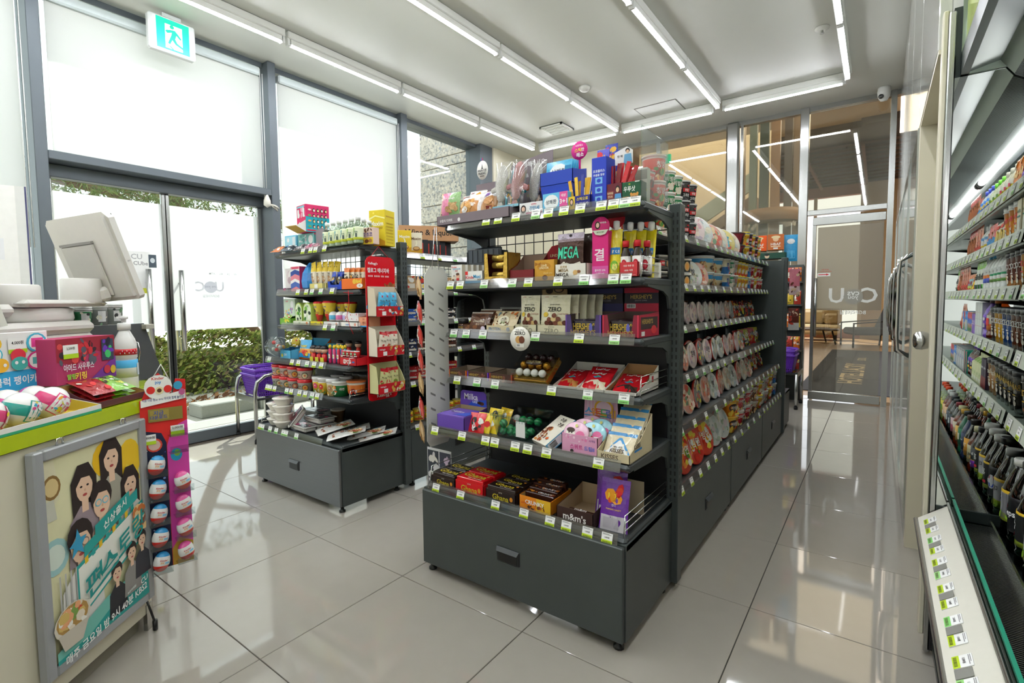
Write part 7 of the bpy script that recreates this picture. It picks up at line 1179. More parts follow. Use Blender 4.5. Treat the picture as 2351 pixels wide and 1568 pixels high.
for i, (z, x) in enumerate(MS):
    for k_ in range(3):
        ya, yb = Y1-.02-.9*(k_+1)+.004, Y1-.02-.9*k_
        s = MB('8f9691').box(x, 2.96, ya, yb, z-.022, z-.002, '4a5250').box(x-.006, x+.012, ya, yb, z-.034, z-.002, 'a4aaa4', b=.004).build('shelf', 'chiller_green', ch)
        st = MB('b9bdb0').slab([(x-.012, ya, z-.03), (x-.004, ya, z+.012), (x-.004, yb, z+.012), (x-.012, yb, z-.03)], (.002, 0, 0)).build('price_strip', 'plastic', s)
        for q in range(7 if k_ < 2 else 0):
            o = bpy.data.objects.new('price_tag', TAGS[(q+i) % 6]); COL.objects.link(o); o.parent = s; o.location = (x-.0135, yb-.06-.12*q, z-.028); o.rotation_euler = (-.19, 0, -pi/2)
        MB('23282a').slab([(x+.03, ya+.02, z-.022), (2.96, ya+.02, z-.022), (2.96, ya+.02, z-.09)], (0, .006, 0)).build('bracket', 'black_metal', s)
# goods: prototypes are copied along the shelves, front row first
TN = ['bottle deck', 'lowest shelf', 'second shelf', 'third shelf', 'fourth shelf', 'top shelf']
PRO = {}
def put(kind, tier, n, y, row=0, x=None, dz=0):
    mk, noun, cat, W = STOCK[kind]
    zz = (.441 if tier == 0 else MS[tier-1][0]-.0015)+dz; xx = (2.44 if tier == 0 else MS[tier-1][1]+.014) if x is None else x
    lab = '%s, chiller %s, %s from mirror, %s row' % (noun, TN[tier], ORD[n], ('front', 'second', 'third', 'fourth')[row])
    if kind in PRO: o = dup(PRO[kind], label=lab)
    else: o = PRO[kind] = mk(lab, cat)
    o.location = (xx+row*W, y, zz+.001); return o
R9 = -pi/2
CB = lambda c, c2, t_, tc, lid_='26262a': (lambda lab, cat: cup('cup_coffee', lab, cat, .026, .033, .105, [(0, c2), (.3, c)], (0, 0, 0), lid_, [('t', t_, .5, .74, .17, .8, tc), ('n', 5, 3, .3, .1, .7, .45, ('f0e8d8', '7a4a2a', c2), .1, 'f'), ('r', .3, .5, .7, .53, tc)], rz=R9, liph=.016, rep=1, n=18))
BT = lambda c, capc, lc, it, Hh=.20, r=.031, m='bottle_dark', liq=None: (lambda lab, cat: bottle('drink_bottle', lab, cat, [(r*.8, 0), (r, .008), (r, Hh*.18), (r*.94, Hh*.2), (r, Hh*.24), (r, Hh*.62), (r*.8, Hh*.74), (r*.45, Hh*.88), (r*.42, Hh*.93)], c, (0, 0, 0), m=m, cap=(r*.48, .018, capc), label=(Hh*.25, Hh*.62, r, lc, it, 2.4), liquid=liq, rz=R9, n=16))
BX = lambda W, D, Hh, c, it, nm='drink_carton', m='card': (lambda lab, cat: box(nm, lab, cat, W, D, Hh, c, (0, 0, 0), it, rz=R9, m=m))
PO = lambda W, Hh, c, it, nm='sausage_pack': (lambda lab, cat: pouch(nm, lab, cat, W, Hh, .025, c, (0, 0, 0), it, rz=R9, kind='stand', nu=8, nv=8))
def gable(lab, cat):
    o = MB('d9dcae').box(-.028, .028, 0, .056, 0, .075).slab([(-.028, 0, .075), (-.028, .056, .075), (-.028, .028, .10)], (.056, 0, 0)).box(-.028, .028, .026, .030, .098, .112).build('milk_carton', 'card'); prt(o, [(flat(.056, .075), .75, [('t', '우유', .5, .5, .2, '6a9a3a'), ('r', .1, .1, .9, .3, 'eceedd')]), (lambda u, v, k: ((u-.5)*.056, .028*v-.0006*k, .075+.025*v), 2, [('r', .1, .2, .9, .7, '8ab04a')])]); tag(o, lab, cat); return place(o, 0, 0, 0, R9)
ED = lambda c, c2, bg: CB(c, c2, 'EDIYA', 'f2f0ea', '33363a')
STOCK = {'black_cup': (CB('2e2d28', '22211e', 'BARISTA', 'c8a23a', '1c1c1e'), 'black lidded coffee cup', 'coffee', .072), 'tan_cup': (CB('c08a50', 'a8703a', 'latte', 'f0e4cc', '1c1c1e'), 'tan lidded coffee cup', 'coffee', .072), 'gable': (gable, 'cream and green milk carton', 'milk', .06), 'choc_carton': (BX(.05, .05, .11, '33243a', [('r', 0, 0, 1, .4, '7a2a2a'), ('t', 'hershey', .5, .7, .12, .8, 'e4e0ea')]), 'dark red and navy drink carton', 'drink', .055), 'purple_jar': (BT('6a4a3a', '5a2fa8', [(0, '4a3a5a'), (.7, '6a3aa8')], [('t', 'café', .5, .6, .3, .8, 'f0ecf4'), ('r', .3, .1, .7, .3, 'd8b03a')], .13, .034, 'bottle_amber', '7a5a46'), 'purple-capped coffee jar', 'coffee', .075), 'teal_carton': (BX(.03, .05, .10, '2aa88a', [('r', 0, 0, .5, 1, 'd8306a')]), 'slim teal and pink carton', 'drink', .055), 'grey_carton': (BX(.055, .07, .10, 'c4c6c8', [('t', '우유', .5, .6, .2, '3a4a9a'), ('r', .05, .9, .95, .98, '8a8c90')]), 'grey soy milk carton', 'soy milk', .075),
         'edi_brown': (ED('7a3f24', '6a3018', 0), 'russet tall coffee cup', 'coffee', .072), 'edi_blue': (ED('24529a', '1c4484', 0), 'blue tall coffee cup', 'coffee', .072), 'edi_yellow': (ED('e4ab1c', 'd89a14', 0), 'yellow tall coffee cup', 'coffee', .072), 'edi_dark': (ED('3f2a2c', '33201f', 0), 'dark brown tall coffee cup', 'coffee', .072), 'orange_jar': (BT('b87a4a', 'e0701e', [(0, 'd8702a'), (.4, 'e8e0d0')], [('r', .3, .3, .7, .8, 'd8302a')], .15, .04, 'bottle_amber', 'b98a5a'), 'wide orange-capped juice bottle', 'juice', .09), 'purple_bottle': (BT('7a52c0', '5a3a3a', [(0, '7a52c0'), (.8, '8a62d0')], [('b', .3, .1, .7, .4, 'f0ecf4'), ('r', .3, .6, .8, .8, 'e8e0f0')], .15, .032, 'gloss'), 'purple yoghurt bottle', 'yoghurt', .07), 'white_tall': (BX(.055, .055, .14, 'dde0de', [('r', .1, .3, .9, .32, 'd8a8a8'), ('r', .1, .5, .9, .52, 'b8c8b8'), ('r', .1, .7, .9, .71, 'd8a8a8')]), 'tall white milk carton', 'milk', .06), 'mini': (BX(.036, .04, .095, 'e8d8c4', [('n', 8, 4, .05, .1, .95, .9, ('d83a4a', 'f0c83a', '3a8a4a', '3a6ad0'), .2, 'f')]), 'small colourful drink carton', 'drink', .045), 'mini_blue': (BX(.036, .04, .095, '3f86d0', [('r', .1, .1, .9, .6, 'f0e8d0'), ('t', '우유', .5, .8, .14, 'f4f6fa')]), 'small blue milk carton', 'milk', .045), 'mini_violet': (BX(.036, .04, .09, '8a64b8', [('t', '초코', .5, .6, .2, 'f4eefa')]), 'small violet grape carton', 'drink', .045),
         'cup_brown': (CB('6e3226', 'c8864a', 'COFFEE', 'f2e8e4'), 'maroon coffee cup with a pale disc', 'coffee', .07), 'cup_gold': (CB('dd9a2a', '6a3a1a', 'COFFEE', 'd8282a'), 'golden coffee cup', 'coffee', .07), 'fit': (BT('eceeec', 'e4e8e6', [(0, '6a9a4a'), (.2, 'f0f2f0'), (.45, '1f8a5a'), (.6, 'f0f2f0')], [('t', 'Fit', .5, .75, .2, '1a1a1a'), ('t', 'yogurt', .5, .2, .12, 'b83a5a')], .14, .03, 'gloss'), 'white and green yoghurt bottle', 'yoghurt', .065), 'blue_cap': (BT('e8e8e6', '2f9ad0', [(0, '5a6ad0'), (.35, 'd8762a'), (.6, 'eceae6')], [('t', 'milk', .5, .8, .14, '5a5a6a')], .14, .03, 'gloss'), 'blue-capped white milk bottle', 'milk', .065), 'green_pouch': (PO(.075, .13, [(0, '4aa03a'), (.3, 'e8ece0'), (.7, '7ac03a')], [('t', 'bio', .5, .5, .2, '2a2a2a'), ('r', .3, .1, .7, .25, '3a3a4a')], 'drink_pouch'), 'green and white drink pouch', 'drink', .04), 'orange_gum': (PO(.07, .085, [(0, 'e8651a'), (.8, 'f08a3a')], [('n', 6, 3, .1, .1, .9, .5, ('f0c83a', 'd83a2a', 'f4ece0'), .2, 'f'), ('t', 'jelly', .5, .7, .18, 'f8f0e4')], 'jelly_pack'), 'orange jelly pack', 'jelly', .04), 'rainbow_gum': (PO(.07, .085, [(0, 'c8d83a'), (.4, '8ac8d8'), (.8, 'e8742a')], [('t', '젤리', .5, .5, .26, 'c83a4a'), ('e', .5, .15, .3, .1, 'e84a3a')], 'jelly_pack'), 'blue and lime jelly pack', 'jelly', .04), 'ham': (PO(.08, .13, [(0, 'c8583a'), (.5, 'd87a5a')], [('e', .5, .5, .3, .36, 'd08a78'), ('n', 6, 2, .1, .1, .9, .3, ('f0e0d0', 'b83a2a'), .14, 'f')]), 'rosy ham pack', 'ham', .04), 'yogurt_white': (BT('f0efec', 'f2f2f0', [(0, 'e8c83a'), (.2, 'f0f0f2'), (.7, '6a9ac8')], [('t', 'plain', .5, .5, .16, '4a6a9a')], .105, .028, 'gloss'), 'white yoghurt bottle', 'yoghurt', .06), 'cheese': (PO(.09, .09, [(0, 'd8b84a'), (.6, 'e8dcc8')], [('e', .5, .4, .3, .3, 'e8c45a'), ('r', .2, .75, .8, .9, 'c83a2a')], 'cheese_pack'), 'yellow cheese pack', 'cheese', .04), 'red_pack': (PO(.085, .10, [(0, 'c8202a'), (.7, 'd83a3a')], [('n', 6, 2, .1, .1, .9, .6, ('e8b83a', '3a8ac8', 'f0e8e0'), .18, 'f')], 'snack_pack'), 'red snack pack', 'snack', .04), 'fruit_cup': (CB('e8902a', 'd8b84a', 'fruit', 'c8283a', 'e8e8e4'), 'orange fruit jelly cup', 'jelly', .07), 'beige_carton': (BX(.055, .055, .12, 'ddd2b4', [('t', 'cold brew', .5, .7, .1, '2a5a4a'), ('r', .1, .1, .9, .5, 'eeeae0'), ('r', .1, .54, .9, .58, '2a7a6a')]), 'beige cold brew carton', 'coffee', .06), 'green_btl': (BT('e0e6c0', '6ab83a', [(0, 'b8c83a'), (.5, 'e8ecd8')], [('r', .3, .3, .7, .6, '5a8a3a')], .10, .026, 'gloss'), 'small green-capped yoghurt bottle', 'yoghurt', .055), 'yellow_btl': (BT('ece8cc', 'e0dccb', [(0, 'e0d03a'), (.5, 'f0ece0')], [('r', .3, .3, .7, .6, 'c83a5a')], .10, .026, 'gloss'), 'small yellow yoghurt bottle', 'yoghurt', .055), 'blue_btl': (BT('d8e2f0', '3a4ab0', [(0, '3a6ad0'), (.4, 'e8ecf4'), (.7, '4a8ae0')], [('r', .3, .3, .7, .6, 'f0c83a')], .105, .026, 'gloss'), 'small blue yoghurt bottle', 'yoghurt', .055), 'hot_pack': (PO(.09, .13, [(0, 'a8602a'), (.3, 'b8683a'), (.75, 'cf2a2a')], [('e', .35, .4, .14, .34, '9a5020'), ('e', .65, .4, .14, .34, '9a5020')]), 'red-topped sausage pack', 'sausage', .04), 'flat_pack': (PO(.10, .12, [(0, 'd8a8b8'), (.4, 'b09ac8'), (.8, 'e8e0ea')], [busy(8, 3, ('d83a6a', '7a5ab0', 'f0e8ea'), .14)], 'snack_pack'), 'lilac snack pack', 'snack', .04), 'orange_pack': (PO(.07, .11, 'd8782a', [busy(6, 3, ('f0c88a', '8a4a2a'), .14)], 'snack_pack'), 'slim orange snack pack', 'snack', .035),
         'tea_big': (BT('241810', 'e8e8e2', [(0, 'b8c83a'), (.25, 'b9b9bc'), (.9, 'd8b02a')], [('t', '대', .35, .65, .2, '1a1a1a'), ('b', .6, .1, .9, .9, '5a5a60'), ('n', 5, 3, .1, .02, .9, .25, ('8ab02a', '6a8a2a'), .1, 'f')], .235, .042, 'bottle_dark'), 'big silver-labelled tea bottle', 'tea', .09), 'tea_black': (BT('1c1410', 'e8e8e2', [(0, '8a9a2a'), (.15, '1a1a1c'), (.92, 'd8b02a')], [('t', '흑', .45, .6, .3, 'f0f0ea'), ('r', .3, .2, .45, .3, 'c8283a')], .235, .042, 'bottle_dark'), 'big black-labelled tea bottle', 'tea', .09), 'cola': (BT('17100e', '1a1a1c', [(0, '16161a'), (.9, '16161a')], [('t', 'pepsi', .62, .5, .22, 'f0f0f2'), ('e', .3, .5, .14, .24, 'f0f0f4'), ('p', [(.2, .58), (.4, .58), (.36, .7), (.24, .7)], 'd82a2a'), ('p', [(.2, .44), (.4, .44), (.36, .32), (.24, .32)], '2a4ac8')], .25, .044, 'bottle_dark'), 'large black cola bottle', 'cola', .095), 'cafe': (BT('1a1416', '1a1a1c', [(0, '8a3ac0'), (.34, 'c89a3a'), (.38, '23282e')], [('t', 'la café', .5, .72, .16, .8, 'f0f0f0'), ('t', '에너지', .5, .16, .12, .7, 'e8dcf4'), ('e', .5, .5, .1, .1, 'b88a3a')], .20, .034, 'bottle_dark'), 'black coffee bottle with a purple band', 'coffee', .075), 'amber': (BT('8a5a34', 'd9d0a8', [(0, 'd8cba0'), (.8, 'e0d8b4')], [('t', 'MILK TEA', .5, .5, .16, .8, '2a2420'), ('r', .2, .2, .8, .26, '8a6a3a')], .18, .033, 'bottle_amber', '9a6a44'), 'amber milk tea bottle with a cream cap', 'tea', .075), 'gold_label': (BT('2a1c14', '23201e', [(0, 'c88a2a'), (.5, 'd89a34')], [('t', 'TOP', .5, .6, .2, 'f4ecd8'), ('r', .2, .2, .8, .3, '8a5a1a')], .19, .033, 'bottle_dark'), 'dark bottle with a gold label', 'coffee', .075), 'navy': (BT('24304e', '4a2a20', [(0, '24304e')], [('t', 'beanpole', .5, .6, .12, .8, 'e0e4ee')], .19, .032, 'gloss'), 'navy coffee bottle with a brown cap', 'coffee', .072), 'green_dark': (BT('17553c', '2a2a2c', [(0, '1a6a48')], [('r', .3, .3, .7, .7, 'e8e0c8')], .19, .032, 'gloss'), 'dark green coffee bottle', 'coffee', .072), 'cream_cap': (BT('a87a52', 'dcd6a8', [(0, 'd8b89a'), (.6, 'e8dcc4')], [('t', '우유', .5, .5, .2, 'b83a3a')], .18, .032, 'bottle_amber', 'c8a07a'), 'tan milk drink bottle with a cream cap', 'drink', .072), 'gold_cap': (BT('a8723a', 'c8982e', [(0, 'e0b05a')], [('t', 'TEA', .5, .5, .2, 'f4ece0')], .18, .032, 'bottle_amber', 'b87a3a'), 'gold-capped amber tea bottle', 'tea', .072), 'maroon_cap': (BT('4a2a24', '7a1f2c', [(0, 'c8687a'), (.5, 'e8c8cc')], [('t', '석류', .5, .5, .2, '8a1a2a')], .18, .032, 'bottle_dark'), 'maroon-capped juice bottle', 'juice', .072), 'black_cap': (BT('20262a', '22262a', [(0, '3a424a')], [('r', .3, .3, .7, .7, 'c8ccd0')], .18, .032, 'bottle_dark'), 'black-capped coffee bottle', 'coffee', .072), 'white_cap': (BT('c87a3a', 'e8eaea', [(0, 'e8c8a0'), (.3, 'e4ba94')], [('r', .3, .2, .7, .5, 'f0e0d0')], .185, .033, 'bottle_amber', 'c86a2a'), 'white-capped peach tea bottle', 'tea', .074), 'orange_cap': (BT('b8b060', 'e0481c', [(0, 'd8c84a')], [('r', .3, .3, .7, .7, '5a8a3a')], .19, .032, 'bottle', '9a9a4a'), 'orange-capped green tea bottle', 'tea', .072)}
def line(tier, kinds, y, rows=1, step=None):
    n = 0
    for k in kinds:
        W = STOCK[k][3]*.98 if step is None else step; y -= W/2
        for r_ in range(rows): put(k, tier, n, y, r_)
        y -= W/2; n += 1
line(1, ['black_cup']*5+['tan_cup']*2+['choc_carton', 'choc_carton', 'gable', 'gable', 'gable', 'gable', 'purple_jar', 'purple_jar', 'teal_carton', 'teal_carton', 'grey_carton', 'grey_carton', 'grey_carton', 'grey_carton', 'mini_blue', 'mini_blue', 'mini', 'mini', 'mini'], 1.83, 2)
line(2, ['edi_dark', 'edi_brown', 'edi_brown', 'edi_blue', 'edi_blue', 'edi_yellow', 'edi_yellow', 'edi_dark', 'orange_jar', 'purple_bottle', 'white_tall', 'white_tall', 'white_tall', 'mini_violet', 'mini_violet', 'mini', 'mini', 'mini', 'mini_blue', 'mini_blue', 'mini', 'mini_blue', 'ham', 'ham'], 1.83)
line(3, ['cup_gold', 'cup_gold', 'cup_brown', 'cup_brown', 'cup_brown', 'fit', 'fit', 'fit', 'fit', 'blue_cap', 'blue_cap', 'green_pouch', 'green_pouch', 'green_pouch', 'orange_gum', 'rainbow_gum', 'rainbow_gum', 'ham', 'ham', 'ham', 'hot_pack', 'ham', 'green_pouch'], 1.83, step=.074)
line(4, ['beige_carton', 'beige_carton', 'beige_carton', 'fruit_cup', 'fruit_cup', 'fruit_cup', 'cheese', 'cheese', 'red_pack', 'red_pack', 'yogurt_white', 'yogurt_white', 'ham', 'ham', 'hot_pack', 'hot_pack', 'hot_pack'], 1.83, step=.08)
line(5, ['flat_pack', 'flat_pack', 'flat_pack', 'orange_pack', 'orange_pack', 'yellow_btl', 'yellow_btl', 'yellow_btl', 'green_btl', 'green_btl', 'green_btl', 'blue_btl', 'blue_btl', 'blue_btl', 'red_pack', 'hot_pack', 'hot_pack', 'hot_pack', 'hot_pack'], 1.82, step=.075)
front = ['tea_big', 'cola', 'cafe', 'tea_big', 'tea_black', 'tea_big', 'cafe', 'amber', 'gold_label', 'navy', 'green_dark', 'gold_cap', 'cream_cap', 'maroon_cap', 'black_cap', 'black_cap', 'orange_cap', 'black_cap', 'gold_cap']
front = ['tea_big', 'cola', 'tea_black', 'tea_big', 'tea_black', 'cafe', 'amber', 'gold_label', 'navy', 'green_dark', 'gold_cap', 'cream_cap', 'maroon_cap', 'black_cap', 'black_cap', 'white_cap', 'white_cap', 'orange_cap', 'orange_cap', 'orange_cap']
line(0, front, 1.845, 3, step=.094)
# ------------------------------------------------------------------ service counter with its light box, till screens and goods
CP = (.174, .399, 0); CA = RAD(127)
ct = empty('service_counter', 'cream service counter with a lime green edge beside the doors', 'counter', CP, CA)
MB('d8d2b8').slab([(-1.3, 0, .06), (.075, 0, .06), (.50, .28, .06), (.62, .8, .06), (-1.3, .8, .06)], (0, 0, .70)).build('body', 'cream', ct)
MB('8a8578').slab([(-1.3, .03, 0), (.05, .03, 0), (.47, .3, 0), (.6, .78, 0), (-1.3, .78, 0)], (0, 0, .06)).build('plinth', 'matte', ct)
MB('b3c61c').slab([(-1.3, -.012, .765), (.085, -.012, .765), (.52, .27, .765), (.64, .81, .765), (-1.3, .81, .765)], (0, 0, .04)).build('worktop', 'gloss', ct)
MB('b3b4b0').box(.05, .08, -.004, .01, .0, .09).build('foot_bracket', 'steel', ct)
# framed poster
lb = empty('poster_light_box', 'grey framed light box with a cooking show poster on the counter front', 'poster', CP, CA)
W, Hh, z0 = .413, .625, .122; XA = -.353
f = MB('9a9c9e'); f.box(XA, XA+.03, -.03, -.003, z0, z0+Hh, b=.004).box(XA+W-.03, XA+W, -.03, -.003, z0, z0+Hh, b=.004).box(XA+.03, XA+W-.03, -.03, -.003, z0, z0+.03, b=.004).box(XA+.03, XA+W-.03, -.03, -.003, z0+Hh-.03, z0+Hh, b=.004); f.build('frame', 'plastic', lb)
PW, PH = W-.06, Hh-.06
p = MB('e4e0b4').box(XA+.03, XA+W-.03, -.02, -.004, z0+.03, z0+Hh-.03).build('poster', 'gloss', lb)
SP = lambda u, v, k: (XA+.03+u*PW, -.0204-.00025*k, z0+.03+v*PH)
sk, hr = 'e8c4a6', '2e2522'
def per(u, v, s, hair='s', coat='d8d4cc', glass=None, skin=sk):
    L = []
    if hair == 'l': L += [('p', [(u-.13*s, v-.2*s), (u-.14*s, v+.04*s), (u-.06*s, v+.13*s), (u+.06*s, v+.13*s), (u+.14*s, v+.04*s), (u+.13*s, v-.2*s)], hr)]
    L += [('p', [(u-.2*s, v-.42*s), (u-.17*s, v-.18*s), (u-.05*s, v-.1*s), (u+.05*s, v-.1*s), (u+.17*s, v-.18*s), (u+.2*s, v-.42*s)], coat), ('r', u-.035*s, v-.14*s, u+.035*s, v-.05*s, skin)]
    if hair == 's': L += [('e', u, v+.035*s, .115*s, .085*s, hr)]
    L += [('e', u, v, .09*s, .085*s, skin), ('p', [(u-.1*s, v+.0*s), (u-.09*s, v+.08*s), (u, v+.105*s), (u+.09*s, v+.08*s), (u+.1*s, v+.0*s), (u+.06*s, v+.05*s), (u-.03*s, v+.055*s)], hr), ('e', u-.035*s, v+.005*s, .014*s, .006*s, '2a2020'), ('e', u+.035*s, v+.005*s, .014*s, .006*s, '2a2020'), ('e', u, v-.045*s, .024*s, .008*s, 'b04a48'), ('e', u+.003*s, v-.018*s, .01*s, .008*s, 'd8ae8e')]
    if glass: L += [('e', u-.038*s, v+.004*s, .034*s, .02*s, glass), ('e', u+.038*s, v+.004*s, .034*s, .02*s, glass), ('e', u-.038*s, v+.004*s, .026*s, .014*s, skin), ('e', u+.038*s, v+.004*s, .026*s, .014*s, skin)]
    return L
A = [('p', [(0, .72), (.14, .8), (.1, 1), (0, 1)], 'dcd6b4'), ('e', .62, .9, .16, .1, 'e8b81e'), ('e', .88, .84, .14, .12, 'eec42a'), ('p', [(.8, .78), (1, .7), (.98, .76), (.84, .82)], 'f0d04a'), ('e', .07, .86, .08, .06, '8a6a3a'), ('e', .07, .86, .06, .045, 'd8c08a'), ('p', [(0, .7), (.1, .7), (.08, .8), (0, .8)], 'c8c8b8'), ('e', .06, .52, .13, .09, '9fc8c8'), ('e', .06, .52, .09, .06, 'd8e4d8')]
A += per(.66, .89, .92, 'l', 'a8a494')+per(.36, .80, .92, 'l', '9a8a90')+per(.86, .70, .82, 'l', 'e4e2dc')+per(.52, .68, 1.0, 's', 'd8b8a4', '6ac0d8')+per(.28, .52, 1.1, 's', 'e0ded8', '8a7a70')
A += [('r', .06+.05*i, .2, .075+.05*i, .42, 'b8b8b4') for i in range(5)]
A += [('p', [(.30, .44), (.92, .60), (.92, .66), (.30, .50)], '2fa09a'), ('p', [(.42, .49), (.82, .585), (.82, .67), (.42, .575)], '2fa09a'), ('p', [(.22, .14), (.98, .36), (.98, .58), (.22, .42)], '2fa09a'), ('p', [(.235, .155), (.965, .372), (.965, .565), (.235, .402)], 'f0efe4')]
A += [q for i in range(8) for q in (('p', [(.3+.075*i, .405+.0195*i), (.335+.075*i, .414+.0195*i), (.335+.075*i, .448+.0195*i), (.3+.075*i, .44+.0195*i)], ('e8c02a', '2fa09a')[i % 2]),)]
A += [('p', [(.16, .53), (.22, .56), (.24, .61), (.27, .56), (.33, .56), (.28, .52), (.3, .47), (.24, .5), (.18, .47), (.2, .52)], '3a9ac0'), ('p', [(0, 0), (1, 0), (1, .14), (.66, .12), (.3, .03), (0, .02)], '2c9c96'), ('p', [(.0, .02), (.3, .03), (.66, .12), (1, .14), (1, .2), (.5, .16), (0, .06)], '74bcae')]
A += per(.62, .25, .55, 's', '2a2a2e')+per(.80, .31, .55, 's', '8f8c88')+per(.93, .35, .5, 's', '3a3a40')
A += [('e', .14, .18, .17, .085, 'd8d0c0'), ('e', .14, .19, .15, .07, 'b08a4a'), ('n', 22, 5, .03, .14, .26, .24, ('d8b86a', 'e8dcc4', 'c8563a', '7a9a4a', 'e8a878', 'f0ece0'), .035, 'f'), ('p', [(-.0, .14), (.29, .14), (.22, .05), (.05, .05)], 'c8c0b0'), ('n', 16, 8, .84, .40, .99, .56, ('c8743a', 'e8c48a', '8a4a2a', 'd8d0b8'), .03, 'f')]
m = MB(); m.print(SP, PW/PH, A)
def tilt(s, u, v, h, mw, c):
    V, Fc, Wd = txt(s); sc = h; q = min(1, mw/(Wd*h*PH/PW)); P = [(u+x*sc*q*PH/PW, v+y*sc+.29*(x*sc*q*PH/PW)) for x, y in V]; m.add([SP(a, b, 64) for a, b in P], Fc, c)
tilt('신상출시', .62, .59, .045, .3, 'f4f6f0'); tilt('편', .36, .30, .13, .2, '1f8f8a'); tilt('스', .53, .345, .12, .2, '1f8f8a'); tilt('토랑', .80, .425, .14, .34, '1f8f8a')
m.add([SP(.44, .30, 65), SP(.62, .352, 65), SP(.62, .362, 65), SP(.44, .31, 65)], [(0, 1, 2, 3)], '1f8f8a')
def low(s, u, v, h, mw, c, sl=.12):
    V, Fc, Wd = txt(s); q = min(1, mw/(Wd*h*PH/PW)); m.add([SP(u+x*h*q*PH/PW, v+y*h+sl*x*h*q*PH/PW, 66) for x, y in V], Fc, c)
low('매주 금요일 밤 9시 40분 KBS2', .5, .035, .05, .9, 'f4f6f2', .08); low('CU', .92, .11, .03, .09, 'f4f6f2'); low('BGF리테일', .76, .105, .014, .14, 'e0ece8')
m.build('poster_print', 'card', p)
for x in (XA+.09, XA+W-.09): MB('3a3a3c').tube([(x-.01, -.02, z0+Hh), (x-.008, -.02, z0+Hh+.018), (x+.008, -.02, z0+Hh+.018), (x+.01, -.02, z0+Hh)], .003, 6).build('hanger_clip', 'chrome', lb)
MB('161616').tube([(.03, -.02, z0), (.04, -.03, .06), (.05, -.03, .03)], .004, 6).lathe([(.008, .0), (.008, .035)], 8, cx=.05, cy=-.03, z=.005).build('power_lead', 'plastic', lb)
# helper for things on the counter: counter frame to world
CM = Matrix.Translation(CP) @ Matrix.Rotation(CA, 4, 'Z')
def onct(o, x, y, z, rz=0, rx=0, ry=0):
    o.matrix_world = CM @ Matrix.Translation((x, y, z)) @ Euler((rx, ry, rz)).to_matrix().to_4x4(); return o
T = .806
# egg toys in a white tray
o = tray('egg_tray', 'white card tray with a teal lip holding toy egg capsules', 'tray', .34, .19, .02, .075, 'e8e6e0', (0, 0, 0), inner='d8c24a', front=[('r', 0, 0, 1, .35, '2f9a78')]); onct(o, -.265, -.006, T)
def egg(lab, x, y, z, c, seed, r=.042, rot=(0, 0, 0)):
    m = MB('efeeea').lathe([(r*sin(pi*k/10)+.0002, -r*1.1*cos(pi*k/10)) for k in range(11)], 22, ['efeeea']*4+[c, c]+['efeeea']*4)
    o = m.build('toy_egg', 'gloss'); tag(o, lab, 'toy'); S = lambda u, v, k: ((r+.0006*k+.0006)*cos(v*1.5-.75)*cos(-pi/2+(u-.5)*2), (r+.0006*k+.0006)*cos(v*1.5-.75)*sin(-pi/2+(u-.5)*2), (r*1.1+.0006*k)*sin(v*1.5-.75))
    prt(o, [(S, 1.2, [('r', .06, .06, .94, .94, c), ('r', .1, .1, .9, .9, 'f4f2f0'), ('n', 12, seed, .12, .12, .88, .88, ('f0a03a', c, 'd84a8a', '4ab0d8', 'e8d83a'), .11, 'f'), ('e', .5, .68, .2, .12, 'f4f4f4'), ('t', '팽이', .5, .66, .1, c)])])
    return onct(o, x, y, z+r*1.05, *rot)
for i, (lab, x, y, z, c, rot) in enumerate((('white toy egg with teal print at the tray front', -.295, .052, T+.003, '2a9a90', (.5, .3, .2)), ('yellow and pink printed toy egg beside the teal one', -.20, .055, T+.003, 'd83a7a', (.2, .4, .6)), ('white toy egg with a pink band lying on its side', -.155, .145, T+.003, 'd84a9a', (-.5, 1.3, .4)), ('pink printed toy egg in the second row', -.245, .14, T+.003, 'd83a8a', (.2, .2, .4)), ('white capped toy egg in the second row', -.335, .14, T+.003, '3aa0a0', (.6, .2, 1)), ('white toy egg at the tray end by the till', -.388, .05, T+.003, 'd84a7a', (1.2, .3, .2)))): egg(lab, x, y, z, c, i*7+1, rot=rot)
hd = MB('f2f1ee').box(-.15, .115, 0, .006, 0, .172, b=.002).build('toy_header', 'card'); tag(hd, 'white and blue toy header board behind the egg tray', 'sign')
prt(hd, [((lambda u, v, k: (-.15+.265*u, -.0006*k, .172*v)), 1.54, [('r', 0, 0, 1, .34, '35a8dc'), ('t', '블럭 팽이카', .58, .17, .15, .6, 'f6f8fa'), ('t', '퐁', .2, .2, .2, .14, '8a2a9a'), ('e', .35, .82, .09, .12, 'f0c23a'), ('t', '재미있는', .35, .83, .05, '8a5a1a'), ('e', .36, .64, .08, .12, '3ab8d0'), ('e', .36, .64, .065, .1, 'f4f4f2'), ('t', '4', .36, .64, .06, '3a4a6a'), ('r', .5, .7, .72, .9, 'f4f4f0'), ('t', '4,000원', .61, .82, .07, '2a2a2a'), ('r', .5, .64, .72, .71, 'b8d82a'), ('e', .84, .8, .13, .17, '48b8d4'), ('e', .84, .8, .1, .14, 'f4f4f2'), ('r', .77, .72, .92, .88, 'e04a98'), ('e', .84, .48, .14, .17, 'd83a8a'), ('e', .84, .48, .115, .14, 'f0f0f0'), ('r', .77, .42, .92, .54, '5ab8b8'), ('e', .40, .46, .09, .12, 'f0b83a'), ('e', .6, .6, .09, .12, 'd83a4a'), ('e', .61, .46, .1, .12, '48b0a8'), ('e', .36, .46, .02, .03, 'f8f8f8'), ('e', .44, .46, .02, .03, 'f8f8f8'), ('e', .57, .48, .02, .03, 'f8f8f8'), ('e', .65, .48, .02, .03, 'f8f8f8')])])
onct(hd, -.155, .195, T+.075)
